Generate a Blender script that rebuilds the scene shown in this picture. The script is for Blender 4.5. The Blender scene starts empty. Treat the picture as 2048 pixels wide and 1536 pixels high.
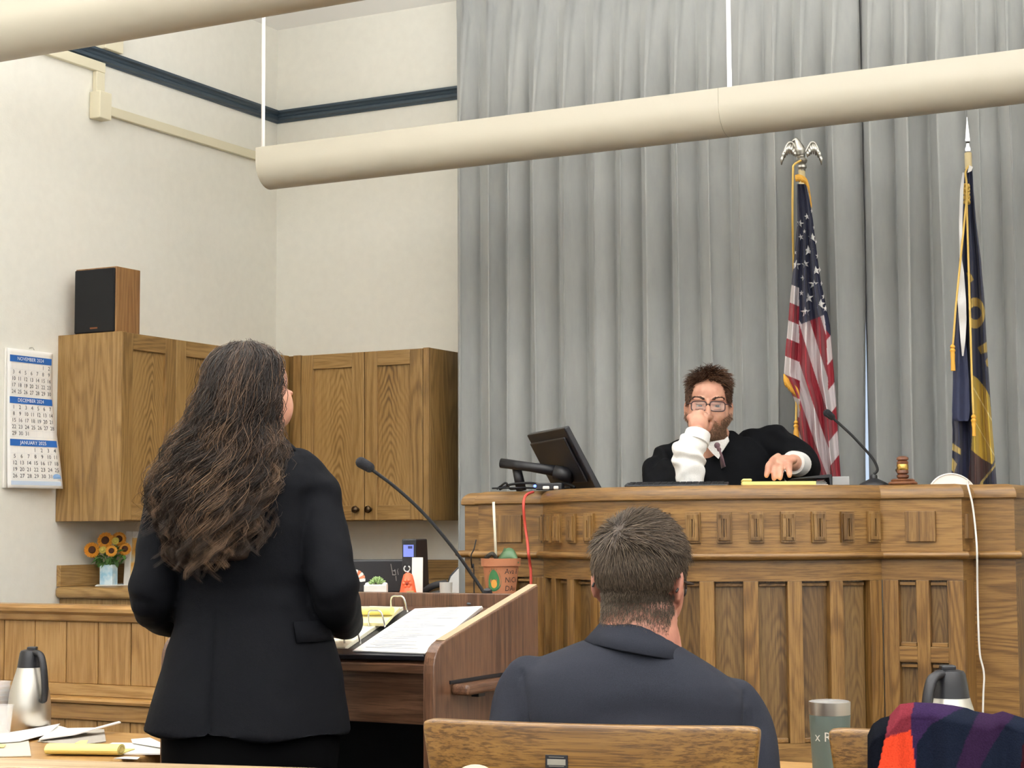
import bpy, bmesh, math, random
import numpy as np
from mathutils import Vector, Matrix, Quaternion, noise as mnoise

scene = bpy.context.scene
COL = scene.collection
rnd = random.Random(7)

# ------------------------------------------------------------------ camera
FPX, CXP, CYP = 3572.0, 1024.0, 768.0          # focal length in pixels of the 2048x1536 frame
PSI = math.radians(27.96)                       # the camera looks 28 degrees left of the room's long axis
PITCH = math.atan(292.0 / FPX)
ROLL = 0.0055
HC = 1.27                                       # seated eye height
cS, sS = math.cos(PSI), math.sin(PSI)
F0 = Vector((-sS, cS, 0)); R0 = Vector((cS, sS, 0)); Z0 = Vector((0, 0, 1))
fwd = F0 * math.cos(PITCH) + Z0 * math.sin(PITCH)
up0 = Z0 * math.cos(PITCH) - F0 * math.sin(PITCH)
upv = up0 * math.cos(ROLL) + R0 * math.sin(ROLL)
rgt = R0 * math.cos(ROLL) - up0 * math.sin(ROLL)
camd = bpy.data.cameras.new('camera')
camd.sensor_width = 36.0
camd.lens = FPX / 2048.0 * 36.0
camd.clip_start = 0.05
cam = bpy.data.objects.new('camera', camd); COL.objects.link(cam)
M = Matrix.Identity(4)
for i in range(3):
    M[i][0] = rgt[i]; M[i][1] = upv[i]; M[i][2] = -fwd[i]
M[2][3] = HC
cam.matrix_world = M
scene.camera = cam

def ray(px, py):
    return rgt * ((px - CXP) / FPX) + upv * ((CYP - py) / FPX) + fwd
def W(px, py, D):
    """world point seen at a photo pixel, D metres ahead of the camera"""
    d = ray(px, py); k = D / d.dot(F0)
    return Vector((0, 0, HC)) + d * k
def onY(px, py, Y):
    d = ray(px, py); return Vector((0, 0, HC)) + d * (Y / d.y)
def onX(px, py, X):
    d = ray(px, py); return Vector((0, 0, HC)) + d * (X / d.x)
def onZ(px, py, z):
    d = ray(px, py); return Vector((0, 0, HC)) + d * ((z - HC) / d.z)
def C(px, py, D):
    """the same in the camera's ground frame: x right, y ahead, z up"""
    p = W(px, py, D); return Vector((p.dot(R0), p.dot(F0), p.z))
def c2w(x, y, z=0.0):
    p = R0 * x + F0 * y; return Vector((p.x, p.y, z))

# ------------------------------------------------------------------ world, lights, exposure
world = bpy.data.worlds.new('World'); scene.world = world
world.use_nodes = True
bgn = world.node_tree.nodes['Background']
bgn.inputs[0].default_value = (0.75, 0.85, 1.0, 1)
bgn.inputs[1].default_value = 0.6
vs = scene.view_settings
vs.view_transform = 'Standard'
try: vs.look = 'None'
except Exception: pass
vs.exposure = 0.74; vs.gamma = 1.0; vs.use_curve_mapping = False
scene.cycles.max_bounces = 8
scene.cycles.diffuse_bounces = 5
scene.cycles.glossy_bounces = 3
scene.cycles.transmission_bounces = 6
scene.cycles.transparent_max_bounces = 8
scene.cycles.caustics_reflective = False
scene.cycles.caustics_refractive = False
scene.cycles.sample_clamp_indirect = 6.0

def area(name, loc, target, sx, sy, power, col):
    l = bpy.data.lights.new(name, 'AREA'); l.shape = 'RECTANGLE'; l.size = sx; l.size_y = sy
    l.energy = power; l.color = col
    o = bpy.data.objects.new(name, l); COL.objects.link(o); o.location = loc
    o.rotation_euler = (Vector(target) - Vector(loc)).to_track_quat('-Z', 'Y').to_euler()
    return o
ROOM = dict(x0=-4.79, x1=4.3, y0=-5.5, y1=6.71, zc=3.60)
# added frontal fill lamps, posed as unseen windows in the rear and right walls
for i, x in enumerate((-3.0, -0.4, 2.2)):
    area('added_window_fill', (x, ROOM['y0'] + 0.12, 1.95), (x, 0, 1.75), 1.5, 2.0, 15, (0.93, 0.97, 1.0))
for i, y in enumerate((-3.4, -0.6, 2.2)):
    area('added_window_fill', (ROOM['x1'] - 0.12, y, 1.95), (0, y, 1.75), 1.5, 2.0, 9, (0.93, 0.97, 1.0))
# the lamps inside the pendant uplight troughs (the troughs themselves are built further down)
TROUGH_Y = [5.64, 3.70, 1.5, -0.9, -3.2]
TROUGH_Z = 2.70
TROUGH_W = [27, 165, 172, 165, 165]
for i, y in enumerate(TROUGH_Y):
    x0 = -4.0 if i == 0 else -4.5
    area('trough_lamp', ((x0 + 3.4) / 2, y, TROUGH_Z + 0.035), ((x0 + 3.4) / 2, y, 9), 3.4 - x0 - 0.2, 0.12, TROUGH_W[i], (0.995, 0.995, 1.0))

# ------------------------------------------------------------------ materials
def lin(c):
    if isinstance(c, str):
        c = c.lstrip('#'); c = [int(c[i:i + 2], 16) / 255 for i in (0, 2, 4)]
    else:
        c = [v / 255 for v in c]
    return tuple(v / 12.92 if v <= 0.04045 else ((v + 0.055) / 1.055) ** 2.4 for v in c) + (1.0,)
class NT:
    def __init__(s, name):
        s.m = bpy.data.materials.new(name); s.m.use_nodes = True
        s.t = s.m.node_tree; s.b = s.t.nodes['Principled BSDF']
    def n(s, typ, **kw):
        nd = s.t.nodes.new(typ)
        for k, v in kw.items():
            if k.startswith('i_'):
                key = k[2:]
                key = int(key) if key.isdigit() else key.replace('_', ' ')
                nd.inputs[key].default_value = v
            else: setattr(nd, k, v)
        return nd
    def l(s, a, b): s.t.links.new(a, b)
    def set(s, **kw):
        for k, v in kw.items(): s.b.inputs[k.replace('_', ' ')].default_value = v
def ramp(nt, stops):
    r = nt.n('ShaderNodeValToRGB'); e = r.color_ramp.elements
    while len(e) < len(stops): e.new(0.5)
    for el, (p, c) in zip(e, stops): el.position = p; el.color = c
    return r
def math_(nt, op, a, b=None, c=None):
    m = nt.n('ShaderNodeMath', operation=op)
    for i, v in enumerate((a, b, c)):
        if v is None: continue
        if isinstance(v, (int, float)): m.inputs[i].default_value = v
        else: nt.l(v, m.inputs[i])
    return m.outputs[0]
def plain(name, col, rough=0.5, metal=0.0, spec=0.5, bump=0.0, bscale=80.0, var=0.0, coat=0.0, sheen=0.0, subs=0.0):
    nt = NT(name); c = lin(col); nt.set(Base_Color=c, Roughness=rough, Metallic=metal)
    nt.b.inputs['Specular IOR Level'].default_value = spec
    nt.b.inputs['Coat Weight'].default_value = coat
    nt.b.inputs['Sheen Weight'].default_value = sheen
    if subs:
        nt.b.inputs['Subsurface Weight'].default_value = subs
        nt.b.inputs['Subsurface Radius'].default_value = (0.012, 0.004, 0.002)
        nt.b.inputs['Subsurface Scale'].default_value = 1.0
    tc = nt.n('ShaderNodeTexCoord')
    if bump or var:
        ns = nt.n('ShaderNodeTexNoise', i_Scale=bscale, i_Detail=4.0); nt.l(tc.outputs['Object'], ns.inputs['Vector'])
        if bump:
            bp = nt.n('ShaderNodeBump', i_Strength=bump, i_Distance=0.002); nt.l(ns.outputs['Fac'], bp.inputs['Height'])
            nt.l(bp.outputs['Normal'], nt.b.inputs['Normal'])
        if var:
            mx = nt.n('ShaderNodeMix', data_type='RGBA', blend_type='MULTIPLY'); mx.inputs[6].default_value = c
            n2 = nt.n('ShaderNodeTexNoise', i_Scale=bscale * 0.15, i_Detail=3.0); nt.l(tc.outputs['Object'], n2.inputs['Vector'])
            rp = ramp(nt, [(0.3, (1 - var,) * 3 + (1,)), (0.7, (1 + var * 0.3,) * 3 + (1,))]); nt.l(n2.outputs['Fac'], rp.inputs['Fac'])
            mx.inputs['Factor'].default_value = 1.0
            nt.l(rp.outputs['Color'], mx.inputs[7]); nt.l(mx.outputs[2], nt.b.inputs['Base Color'])
    return nt.m
def wood(name, dark, mid, light, axis='Z', rings=9.0, rough=0.42, coat=0.15, scale=1.0, pore=0.35, contrast=1.0, cath=None, gain=0.76, plen=11.0):
    """oak and walnut: contour lines of a noise stretched along the grain make the cathedrals, fine streaks the pores"""
    nt = NT(name)
    tc = nt.n('ShaderNodeTexCoord'); oi = nt.n('ShaderNodeObjectInfo')
    add = nt.n('ShaderNodeVectorMath', operation='ADD'); nt.l(tc.outputs['Object'], add.inputs[0])
    cmb = nt.n('ShaderNodeCombineXYZ')
    for i, k in enumerate((7.3, 3.1, 11.7)): nt.l(math_(nt, 'MULTIPLY', oi.outputs['Random'], k), cmb.inputs[i])
    nt.l(cmb.outputs[0], add.inputs[1])
    def stretched(across, along):
        mp = nt.n('ShaderNodeMapping'); sc = [across * scale] * 3
        for ch in axis: sc['XYZ'.index(ch)] = along * scale
       
        mp.inputs['Scale'].default_value = sc; nt.l(add.outputs[0], mp.inputs['Vector']); return mp.outputs[0]
    n1 = nt.n('ShaderNodeTexNoise', i_Scale=1.0, i_Detail=1.5, i_Roughness=0.4); nt.l(stretched(7.0, 0.8), n1.inputs['Vector'])
    nw = nt.n('ShaderNodeTexNoise', i_Scale=1.0, i_Detail=3.0); nt.l(stretched(40, 9), nw.inputs['Vector'])
    ph = math_(nt, 'ADD', math_(nt, 'MULTIPLY', n1.outputs['Fac'], rings * 6.283), math_(nt, 'MULTIPLY', nw.outputs['Fac'], 2.6))
    if cath:                                            # flat-sawn panel: a stack of pointed arches up the middle
        gx, wd, hg, f_, A_ = cath
        sp = nt.n('ShaderNodeSeparateXYZ'); nt.l(tc.outputs['Generated'], sp.inputs[0])
        u = math_(nt, 'MULTIPLY', math_(nt, 'ADD', sp.outputs['XYZ'.index(gx)], math_(nt, 'MULTIPLY_ADD', oi.outputs['Random'], 0.3, -0.65)), wd)
        u = math_(nt, 'ADD', u, math_(nt, 'MULTIPLY_ADD', n1.outputs['Fac'], 0.10, -0.05))
        hyp = math_(nt, 'SQRT', math_(nt, 'MULTIPLY_ADD', u, u, 0.00006))
        n3b = nt.n('ShaderNodeTexNoise', i_Scale=1.0, i_Detail=2.0); nt.l(stretched(9, 4.5), n3b.inputs['Vector'])
        zz_ = math_(nt, 'MULTIPLY', sp.outputs[2], hg * f_ * 6.283)
        ph = math_(nt, 'ADD', math_(nt, 'SUBTRACT', zz_, math_(nt, 'MULTIPLY', hyp, -A_ * 6.283)), math_(nt, 'ADD', math_(nt, 'MULTIPLY', nw.outputs['Fac'], 3.0), math_(nt, 'MULTIPLY', n3b.outputs['Fac'], 26.0)))
    sn = math_(nt, 'MULTIPLY_ADD', math_(nt, 'SINE', ph), 0.5, 0.5)
    sn = math_(nt, 'POWER', sn, 1.7)
    if cath: sn = math_(nt, 'DIVIDE', sn, math_(nt, 'MULTIPLY_ADD', math_(nt, 'MULTIPLY', u, u), 1.0 / (cath[1] * 0.22) ** 2, 1.0))
    n2 = nt.n('ShaderNodeTexNoise', i_Scale=1.0, i_Detail=4.0, i_Roughness=0.65); nt.l(stretched(300, plen), n2.inputs['Vector'])
    n3 = nt.n('ShaderNodeTexNoise', i_Scale=1.0, i_Detail=2.0); nt.l(stretched(3.0, 0.8), n3.inputs['Vector'])
    po = nt.n('ShaderNodeMapRange'); po.inputs['From Min'].default_value = 0.47; po.inputs['From Max'].default_value = 0.63; nt.l(n2.outputs['Fac'], po.inputs['Value'])
    n4 = nt.n('ShaderNodeTexNoise', i_Scale=1.0, i_Detail=3.0, i_Roughness=0.6); nt.l(stretched(75, 1.6), n4.inputs['Vector'])
    amp = nt.n('ShaderNodeMapRange'); amp.inputs['From Min'].default_value = 0.35; amp.inputs['From Max'].default_value = 0.65; amp.inputs['To Min'].default_value = 0.35; nt.l(n3.outputs['Fac'], amp.inputs['Value'])
    f = math_(nt, 'MULTIPLY', math_(nt, 'MULTIPLY', sn, 0.30 * contrast), amp.outputs[0])
    f = math_(nt, 'ADD', f, math_(nt, 'MULTIPLY', po.outputs[0], pore * 0.42))
    f = math_(nt, 'ADD', f, math_(nt, 'MULTIPLY_ADD', n4.outputs['Fac'], 0.55, -0.14))
    f = math_(nt, 'ADD', f, math_(nt, 'MULTIPLY_ADD', n3.outputs['Fac'], 0.3, -0.06))
    f = math_(nt, 'ADD', f, math_(nt, 'MULTIPLY_ADD', oi.outputs['Random'], 0.14, -0.07))
    gn = lambda c: tuple(v * gain for v in lin(c)[:3]) + (1.0,)
    rp = ramp(nt, [(0.12, gn(light)), (0.45, gn(mid)), (0.92, gn(dark))]); nt.l(f, rp.inputs['Fac'])
    nt.l(rp.outputs['Color'], nt.b.inputs['Base Color'])
    bp = nt.n('ShaderNodeBump', i_Strength=0.12, i_Distance=0.001, invert=True); nt.l(f, bp.inputs['Height']); nt.l(bp.outputs['Normal'], nt.b.inputs['Normal'])
    nt.set(Roughness=rough); nt.b.inputs['Coat Weight'].default_value = coat; nt.b.inputs['Coat Roughness'].default_value = 0.25
    return nt.m
def oak3(tag, d, m, l, **k):
    return {a: wood('%s_%s' % (tag, a.lower()), d, m, l, axis=a, **k) for a in 'XYZ'}
MAT = {}
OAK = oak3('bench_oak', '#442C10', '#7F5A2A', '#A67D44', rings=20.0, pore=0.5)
CAB = oak3('cabinet_oak', '#5C421D', '#896838', '#A58350', rings=20.0, pore=0.5, gain=0.92)
RAIL = oak3('rail_oak', '#6E491C', '#A87C42', '#C69B60', rings=14.0, pore=0.45, contrast=0.8)
CHR = oak3('chair_oak', '#4A2E0E', '#7E5722', '#A57A3A', rings=8.0, pore=1.1, contrast=0.35, gain=0.66, plen=2.5, rough=0.35)
WAL = oak3('walnut_laminate', '#2E1C12', '#5A3C2A', '#7F5B43', rings=18.0, rough=0.33, coat=0.1, pore=0.6)
OAKC = wood('bench_oak_bowed', '#442C10', '#7F5A2A', '#A67D44', axis='XY', rings=7.0, pore=0.75, contrast=0.9)
CAB_PX = wood('cabinet_panel_x', '#5C421D', '#896838', '#A58350', axis='Z', pore=0.45, contrast=2.0, gain=0.96, cath=('X', 0.25, 0.6, 20.0, 46.0))
CAB_PY = wood('cabinet_panel_y', '#5C421D', '#896838', '#A58350', axis='Z', pore=0.45, contrast=2.0, gain=0.96, cath=('Y', 0.25, 0.6, 20.0, 46.0))
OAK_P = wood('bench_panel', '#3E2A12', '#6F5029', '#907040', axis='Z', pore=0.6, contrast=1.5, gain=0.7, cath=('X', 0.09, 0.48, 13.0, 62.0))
MAT['wall'] = plain('painted_plaster', '#E6E4DA', 0.85, bump=0.15, bscale=160, var=0.03)
MAT['ceil'] = plain('ceiling_paint', '#F3F2EF', 0.9, bump=0.1, bscale=120)
MAT['blue'] = plain('slate_blue_paint', '#34424E', 0.4, bump=0.05)
MAT['ivory'] = plain('ivory_painted_metal', '#D9D2B8', 0.5, bump=0.03, bscale=200)
MAT['trough'] = plain('cream_enamel', '#BBB5A4', 0.42, bump=0.02, bscale=40, coat=0.1)
MAT['white'] = plain('white_plastic', '#E9E6E0', 0.45)
MAT['paper'] = plain('white_paper', '#F3F1EC', 0.8, bump=0.05, bscale=60)
MAT['black'] = plain('black_plastic', '#15151A', 0.4, bump=0.05, bscale=300)
MAT['rubber'] = plain('matt_black_rubber', '#121214', 0.75, bump=0.1, bscale=400)
MAT['steel'] = plain('brushed_steel', '#B5B0A8', 0.28, metal=1.0, bump=0.03, bscale=200)
MAT['chrome'] = plain('polished_chrome', '#D0D0D0', 0.15, metal=1.0)
MAT['brass'] = plain('brass', '#C9A55A', 0.25, metal=1.0)
MAT['bronze'] = plain('dark_bronze', '#4E3E2C', 0.3, metal=0.9)
MAT['yellow'] = plain('yellow_legal_paper', '#EBDD8A', 0.75, bump=0.05)
MAT['carpet'] = plain('dark_carpet', '#4A4440', 0.95, bump=0.6, bscale=400, var=0.2)
MAT['red'] = plain('red_cable_jacket', '#C2483A', 0.5)
MAT['ink'] = plain('dark_print_ink', '#3C3F46', 0.8)

# ------------------------------------------------------------------ mesh helpers
class MB:
    def __init__(s): s.v = []; s.f = []
    def add(s, v, f):
        o = len(s.v); s.v += [tuple(p) for p in v]; s.f += [tuple(i + o for i in q) for q in f]; return s
    def box(s, lo, hi, mat=None):
        x0, y0, z0 = lo; x1, y1, z1 = hi
        v = [Vector(p) for p in ((x0, y0, z0), (x1, y0, z0), (x1, y1, z0), (x0, y1, z0), (x0, y0, z1), (x1, y0, z1), (x1, y1, z1), (x0, y1, z1))]
        if mat is not None: v = [mat @ p for p in v]
        return s.add(v, [(0, 3, 2, 1), (4, 5, 6, 7), (0, 1, 5, 4), (1, 2, 6, 5), (2, 3, 7, 6), (3, 0, 4, 7)])
    def lathe(s, prof, n=32, mat=None, cap=True):
        v = []; f = []
        for r, z in prof:
            for k in range(n):
                a = 2 * math.pi * k / n; p = Vector((r * math.cos(a), r * math.sin(a), z)); v.append(mat @ p if mat is not None else p)
        for i in range(len(prof) - 1):
            for k in range(n):
                k2 = (k + 1) % n; f.append((i * n + k, i * n + k2, (i + 1) * n + k2, (i + 1) * n + k))
        if cap:
            f.append(tuple(range(n - 1, -1, -1))); b = (len(prof) - 1) * n; f.append(tuple(range(b, b + n)))
        return s.add(v, f)
    def loft(s, rings, cap=True):
        n = len(rings[0]); v = [p for r in rings for p in r]; f = []
        for i in range(len(rings) - 1):
            for k in range(n):
                k2 = (k + 1) % n; f.append((i * n + k, i * n + k2, (i + 1) * n + k2, (i + 1) * n + k))
        if cap:
            f.append(tuple(range(n - 1, -1, -1))); b = (len(rings) - 1) * n; f.append(tuple(range(b, b + n)))
        return s.add(v, f)
    def tube(s, path, rad, n=10, flat=1.0, up=(0, 0, 1), cap=True):
        path = [Vector(p) for p in path]; m = len(path)
        if not hasattr(rad, '__len__'): rad = [rad] * m
        rings = []; prev = None
        for i, p in enumerate(path):
            t = (path[min(i + 1, m - 1)] - path[max(i - 1, 0)]).normalized()
            if prev is None:
                u = Vector(up); u = u - t * u.dot(t)
                if u.length < 1e-4: u = Vector((1, 0, 0)) - t * t.x
            else: u = prev - t * prev.dot(t)
            u.normalize(); prev = u; w = t.cross(u)
            r = rad[i]; ru, rw = (r if hasattr(r, '__len__') else (r * flat, r))
            rings.append([p + u * (ru * math.sin(2 * math.pi * k / n)) + w * (rw * math.cos(2 * math.pi * k / n)) for k in range(n)])
        return s.loft(rings, cap)
    def prism(s, poly, z0, z1, mat=None):
        """polygon in xy, extruded in z"""
        n = len(poly); v = [Vector((x, y, z0)) for x, y in poly] + [Vector((x, y, z1)) for x, y in poly]
        if mat is not None: v = [mat @ p for p in v]
        return s.add(v, [tuple(range(n - 1, -1, -1)), tuple(range(n, 2 * n))] + [(k, (k + 1) % n, n + (k + 1) % n, n + k) for k in range(n)])
    def sphere(s, c, r, nu=20, nv=12, mat=None):
        if not hasattr(r, '__len__'): r = (r, r, r)
        c = Vector(c); v = []; f = []
        for i in range(nv + 1):
            th = math.pi * i / nv; th = min(max(th, 0.02), math.pi - 0.02)
            for k in range(nu):
                a = 2 * math.pi * k / nu; p = Vector((r[0] * math.sin(th) * math.cos(a), r[1] * math.sin(th) * math.sin(a), -r[2] * math.cos(th)))
                v.append(c + (mat @ p if mat is not None else p))
        for i in range(nv):
            for k in range(nu):
                k2 = (k + 1) % nu; f.append((i * nu + k, i * nu + k2, (i + 1) * nu + k2, (i + 1) * nu + k))
        f.append(tuple(range(nu - 1, -1, -1))); f.append(tuple(range(nv * nu, nv * nu + nu)))
        return s.add(v, f)
    def sweep(s, path, prof, closed=False):
        """sweep a closed profile of (outward offset, z) along a plan polyline, mitred; outward is to the right of travel"""
        pts = [Vector((p[0], p[1])) for p in path]; m = len(pts); rings = []
        for i, p in enumerate(pts):
            d0 = (pts[i] - pts[i - 1]).normalized() if (i > 0) else None
            d1 = (pts[i + 1] - pts[i]).normalized() if (i < m - 1) else None
            d0 = d0 if d0 is not None else d1; d1 = d1 if d1 is not None else d0
            n0 = Vector((d0.y, -d0.x)); n1 = Vector((d1.y, -d1.x)); b = (n0 + n1)
            b = b / max(b.length_squared, 0.2) * 2
            rings.append([(p.x + b.x * o, p.y + b.y * o, z) for o, z in prof])
        return s.loft(rings)
    def mesh(s, name):
        me = bpy.data.meshes.new(name); me.from_pydata([tuple(p) for p in s.v], [], s.f); me.update()
        bm = bmesh.new(); bm.from_mesh(me); bmesh.ops.recalc_face_normals(bm, faces=bm.faces); bm.to_mesh(me); bm.free()
        return me
    def obj(s, name, mat, parent=None, smooth=False, bevel=0.0, seg=2, sub=0, loc=None, rot=None):
        return link(name, s.mesh(name), mat, parent, smooth, bevel, seg, sub, loc, rot)
def link(name, me, mat, parent=None, smooth=False, bevel=0.0, seg=2, sub=0, loc=None, rot=None):
    o = bpy.data.objects.new(name, me); COL.objects.link(o)
    if mat is not None and len(me.materials) == 0: me.materials.append(mat)
    if parent is not None: o.parent = parent
    if loc is not None: o.location = loc
    if rot is not None: o.rotation_euler = rot
    if smooth is True:
        me.polygons.foreach_set('use_smooth', [True] * len(me.polygons))
    elif smooth:
        me.polygons.foreach_set('use_smooth', [True] * len(me.polygons))
        try: me.set_sharp_from_angle(angle=math.radians(smooth))
        except Exception: pass
    if bevel:
        b = o.modifiers.new('bevel', 'BEVEL'); b.width = bevel; b.segments = seg; b.limit_method = 'ANGLE'; b.angle_limit = math.radians(40)
        b.harden_normals = False
    if sub:
        m = o.modifiers.new('sub', 'SUBSURF'); m.levels = sub; m.render_levels = sub
    return o
def thing(name, label, cat, loc=(0, 0, 0), rz=0.0, group=None):
    o = bpy.data.objects.new(name, None); COL.objects.link(o); o.empty_display_size = 0.05
    o.location = loc; o.rotation_euler = (0, 0, rz); return tag(o, label, cat, group)
def tag(o, label, cat, group=None, kind=None):
    if label: o['label'] = label
    if cat: o['category'] = cat
    if group: o['group'] = group
    if kind: o['kind'] = kind
    return o
def struct(o, label=None):
    o['kind'] = 'structure'
    if label: o['label'] = label
    return o
def frame(o_loc, ex, ey, ez):
    m = Matrix.Identity(4)
    for i in range(3): m[i][0] = ex[i]; m[i][1] = ey[i]; m[i][2] = ez[i]; m[i][3] = o_loc[i]
    return m
def spline(pts, n=8):
    """Catmull-Rom through points"""
    P = [Vector(p) for p in pts]; out = []
    for i in range(len(P) - 1):
        p0 = P[max(i - 1, 0)]; p1 = P[i]; p2 = P[i + 1]; p3 = P[min(i + 2, len(P) - 1)]
        for k in range(n):
            t = k / n
            out.append(0.5 * ((2 * p1) + (p2 - p0) * t + (2 * p0 - 5 * p1 + 4 * p2 - p3) * t * t + (3 * p1 - p0 - 3 * p2 + p3) * t ** 3))
    out.append(P[-1]); return out
_txt = {}
def glyphs(body, size, align='CENTER'):
    """flat text as verts and faces (built-in font)"""
    key = (body, align)
    if key not in _txt:
        cu = bpy.data.curves.new('t', 'FONT'); cu.body = body; cu.align_x = align; cu.align_y = 'CENTER'; cu.size = 1.0; cu.resolution_u = 2
        o = bpy.data.objects.new('t', cu); COL.objects.link(o); bpy.context.view_layer.update()
        me = o.evaluated_get(bpy.context.evaluated_depsgraph_get()).to_mesh()
        _txt[key] = ([v.co.copy() for v in me.vertices], [tuple(p.vertices) for p in me.polygons])
        bpy.data.objects.remove(o); bpy.data.curves.remove(cu)
    v, f = _txt[key]
    return [p * size for p in v], f
# ------------------------------------------------------------------ the room
X0, X1, Y0, Y1, ZC = ROOM['x0'], ROOM['x1'], ROOM['y0'], ROOM['y1'], ROOM['zc']
struct(MB().box((X0, Y0, -0.1), (X1, Y1, 0)).obj('floor', MAT['carpet']))
struct(MB().box((X0 - .15, Y0 - .15, ZC), (X1 + .15, Y1 + .15, ZC + 0.1)).obj('ceiling', MAT['ceil']))
struct(MB().box((X0 - 0.15, Y0 - .15, 0), (X0, Y1 + 0.15, ZC)).obj('wall_left', MAT['wall']))
# back wall with the tall window that stands hidden behind the curtain
WX0, WX1, WZ0, WZ1 = -2.6, -1.2, 0.8, 3.0
struct(MB().box((X0, Y1, 0), (WX0, Y1 + 0.15, ZC)).box((WX1, Y1, 0), (X1, Y1 + 0.15, ZC))
       .box((WX0, Y1, 0), (WX1, Y1 + 0.15, WZ0)).box((WX0, Y1, WZ1), (WX1, Y1 + 0.15, ZC)).obj('wall_back', MAT['wall']))
def wall_with_windows(name, axis, pos, out, a0, a1, cs, w, z0, z1):
    mb = MB(); cuts = [(c - w / 2, c + w / 2) for c in cs]; edges = [a0] + [v for c in cuts for v in c] + [a1]
    def bx(p, q, za, zb):
        lo, hi = min(pos, pos + out), max(pos, pos + out)
        if axis == 'Y': mb.box((p, lo, za), (q, hi, zb))
        else: mb.box((lo, p, za), (hi, q, zb))
    for i in range(0, len(edges), 2): bx(edges[i], edges[i + 1], 0, ZC)
    for p, q in cuts: bx(p, q, 0, z0); bx(p, q, z1, ZC)
    return struct(mb.obj(name, MAT['wall']))
wall_with_windows('wall_rear', 'Y', Y0, -0.15, X0, X1, (-3.0, -0.4, 2.2), 1.5, 0.95, 2.95)
wall_with_windows('wall_right', 'X', X1, 0.15, Y0, Y1, (-3.4, -0.6, 2.2), 1.5, 0.95, 2.95)
glass = NT('window_glass'); glass.set(Roughness=0.02); glass.b.inputs['Transmission Weight'].default_value = 1.0; glass.set(Base_Color=(0.9, 0.95, 1, 1)); MAT['glass'] = glass.m
wn = MB()
wnx = struct(MB().box((WX0, Y1 + 0.07, WZ0), (WX1, Y1 + 0.08, WZ1)).obj('window_1', MAT['glass']))
fr = MB()
for a, b in (((WX0, WZ0), (WX0 + .06, WZ1)), ((WX1 - .06, WZ0), (WX1, WZ1)), ((WX0, WZ0), (WX1, WZ0 + .06)), ((WX0, WZ1 - .06), (WX1, WZ1))):
    fr.box((a[0], Y1 + 0.02, a[1]), (b[0], Y1 + 0.11, b[1]))
fr.obj('window_frame', MAT['white'], wnx)

# slate-blue picture-rail moulding round the room
zb = onX(551, 246, X0 + 0.02).z
prof = [(0, 0), (0.012, 0), (0.016, 0.012), (0.03, 0.02), (0.034, 0.04), (0.022, 0.055), (0.03, 0.07), (0.045, 0.082), (0.045, 0.1), (0, 0.1)]
Zm = onY(700, 226, Y1 - .02).z
o = MB().sweep([(X1 - 0.001, Y1 - 0.0005), (X0 + 0.0005, Y1 - 0.0005), (X0 + 0.0005, Y0 + 0.01)][::-1], [(d * 0.7, Zm + z * 0.54) for d, z in prof]).obj('trim_1', MAT['blue'])
struct(o, 'slate blue picture rail moulding along the upper walls')

# ivory surface raceway and boxes on the left wall
rw = thing('cable_raceway', 'ivory metal cable raceway fixed along the upper left wall', 'raceway', (X0 + 0.0015, 5.0, 2.6))
def rel(o, p): return Vector(p) - o.location
def wx(px, py, off=0.0): return onX(px, py, X0 + off)
zr0 = wx(300, 252).z; zr1 = wx(300, 256.5).z
a = wx(224, 228); b = wx(224, 228).z
yb0 = wx(178, 215).y; yb1 = wx(224, 215).y
zlow = wx(224, 236).z; zhi = wx(224, 217).z
MB().box((0, onX(224, 215, X0 + 0.057).y + 0.002 - 5.0, zlow - 2.6), (0.022, Y1 - 0.002 - 5.0, zhi - 2.6)).obj('long_channel', MAT['ivory'], rw, bevel=0.003)
zc0 = wx(195, 146).z; zc1 = wx(195, 126).z; yv = wx(193, 150).y
MB().box((0, yv - 0.025 - 5.0, wx(200, 190).z + 0.002 - 2.6), (0.022, yv + 0.025 - 5.0, zc0 - 2.6)).obj('short_channel', MAT['ivory'], rw, bevel=0.003)
MB().box((0, 2.5 - 5.0, zc0 - 2.6), (0.024, yv + 0.026 - 5.0, zc1 - 2.6)).obj('upper_channel', MAT['ivory'], rw, bevel=0.003)
yj1 = onX(224, 215, X0 + 0.057).y
jb = MB().box((0, 0, 0), (0.055, yj1 - yb0, wx(200, 190).z - wx(200, 244).z)).obj('junction_box', MAT['ivory'], None, bevel=0.004, loc=(X0 + 0.002, yb0, wx(200, 244).z))
tag(jb, 'square ivory metal junction box on the left wall below the blue moulding', 'junction box')
z1 = Zm + 0.055
j2 = MB().box((0, 0, 0), (0.05, 0.11, 0.11)).obj('junction_box', MAT['ivory'], None, bevel=0.004, loc=(X0 + 0.001, wx(228, 100).y - 0.11, z1))
tag(j2, 'ivory metal box just above the blue moulding, half hidden by the light trough', 'junction box')

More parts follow.
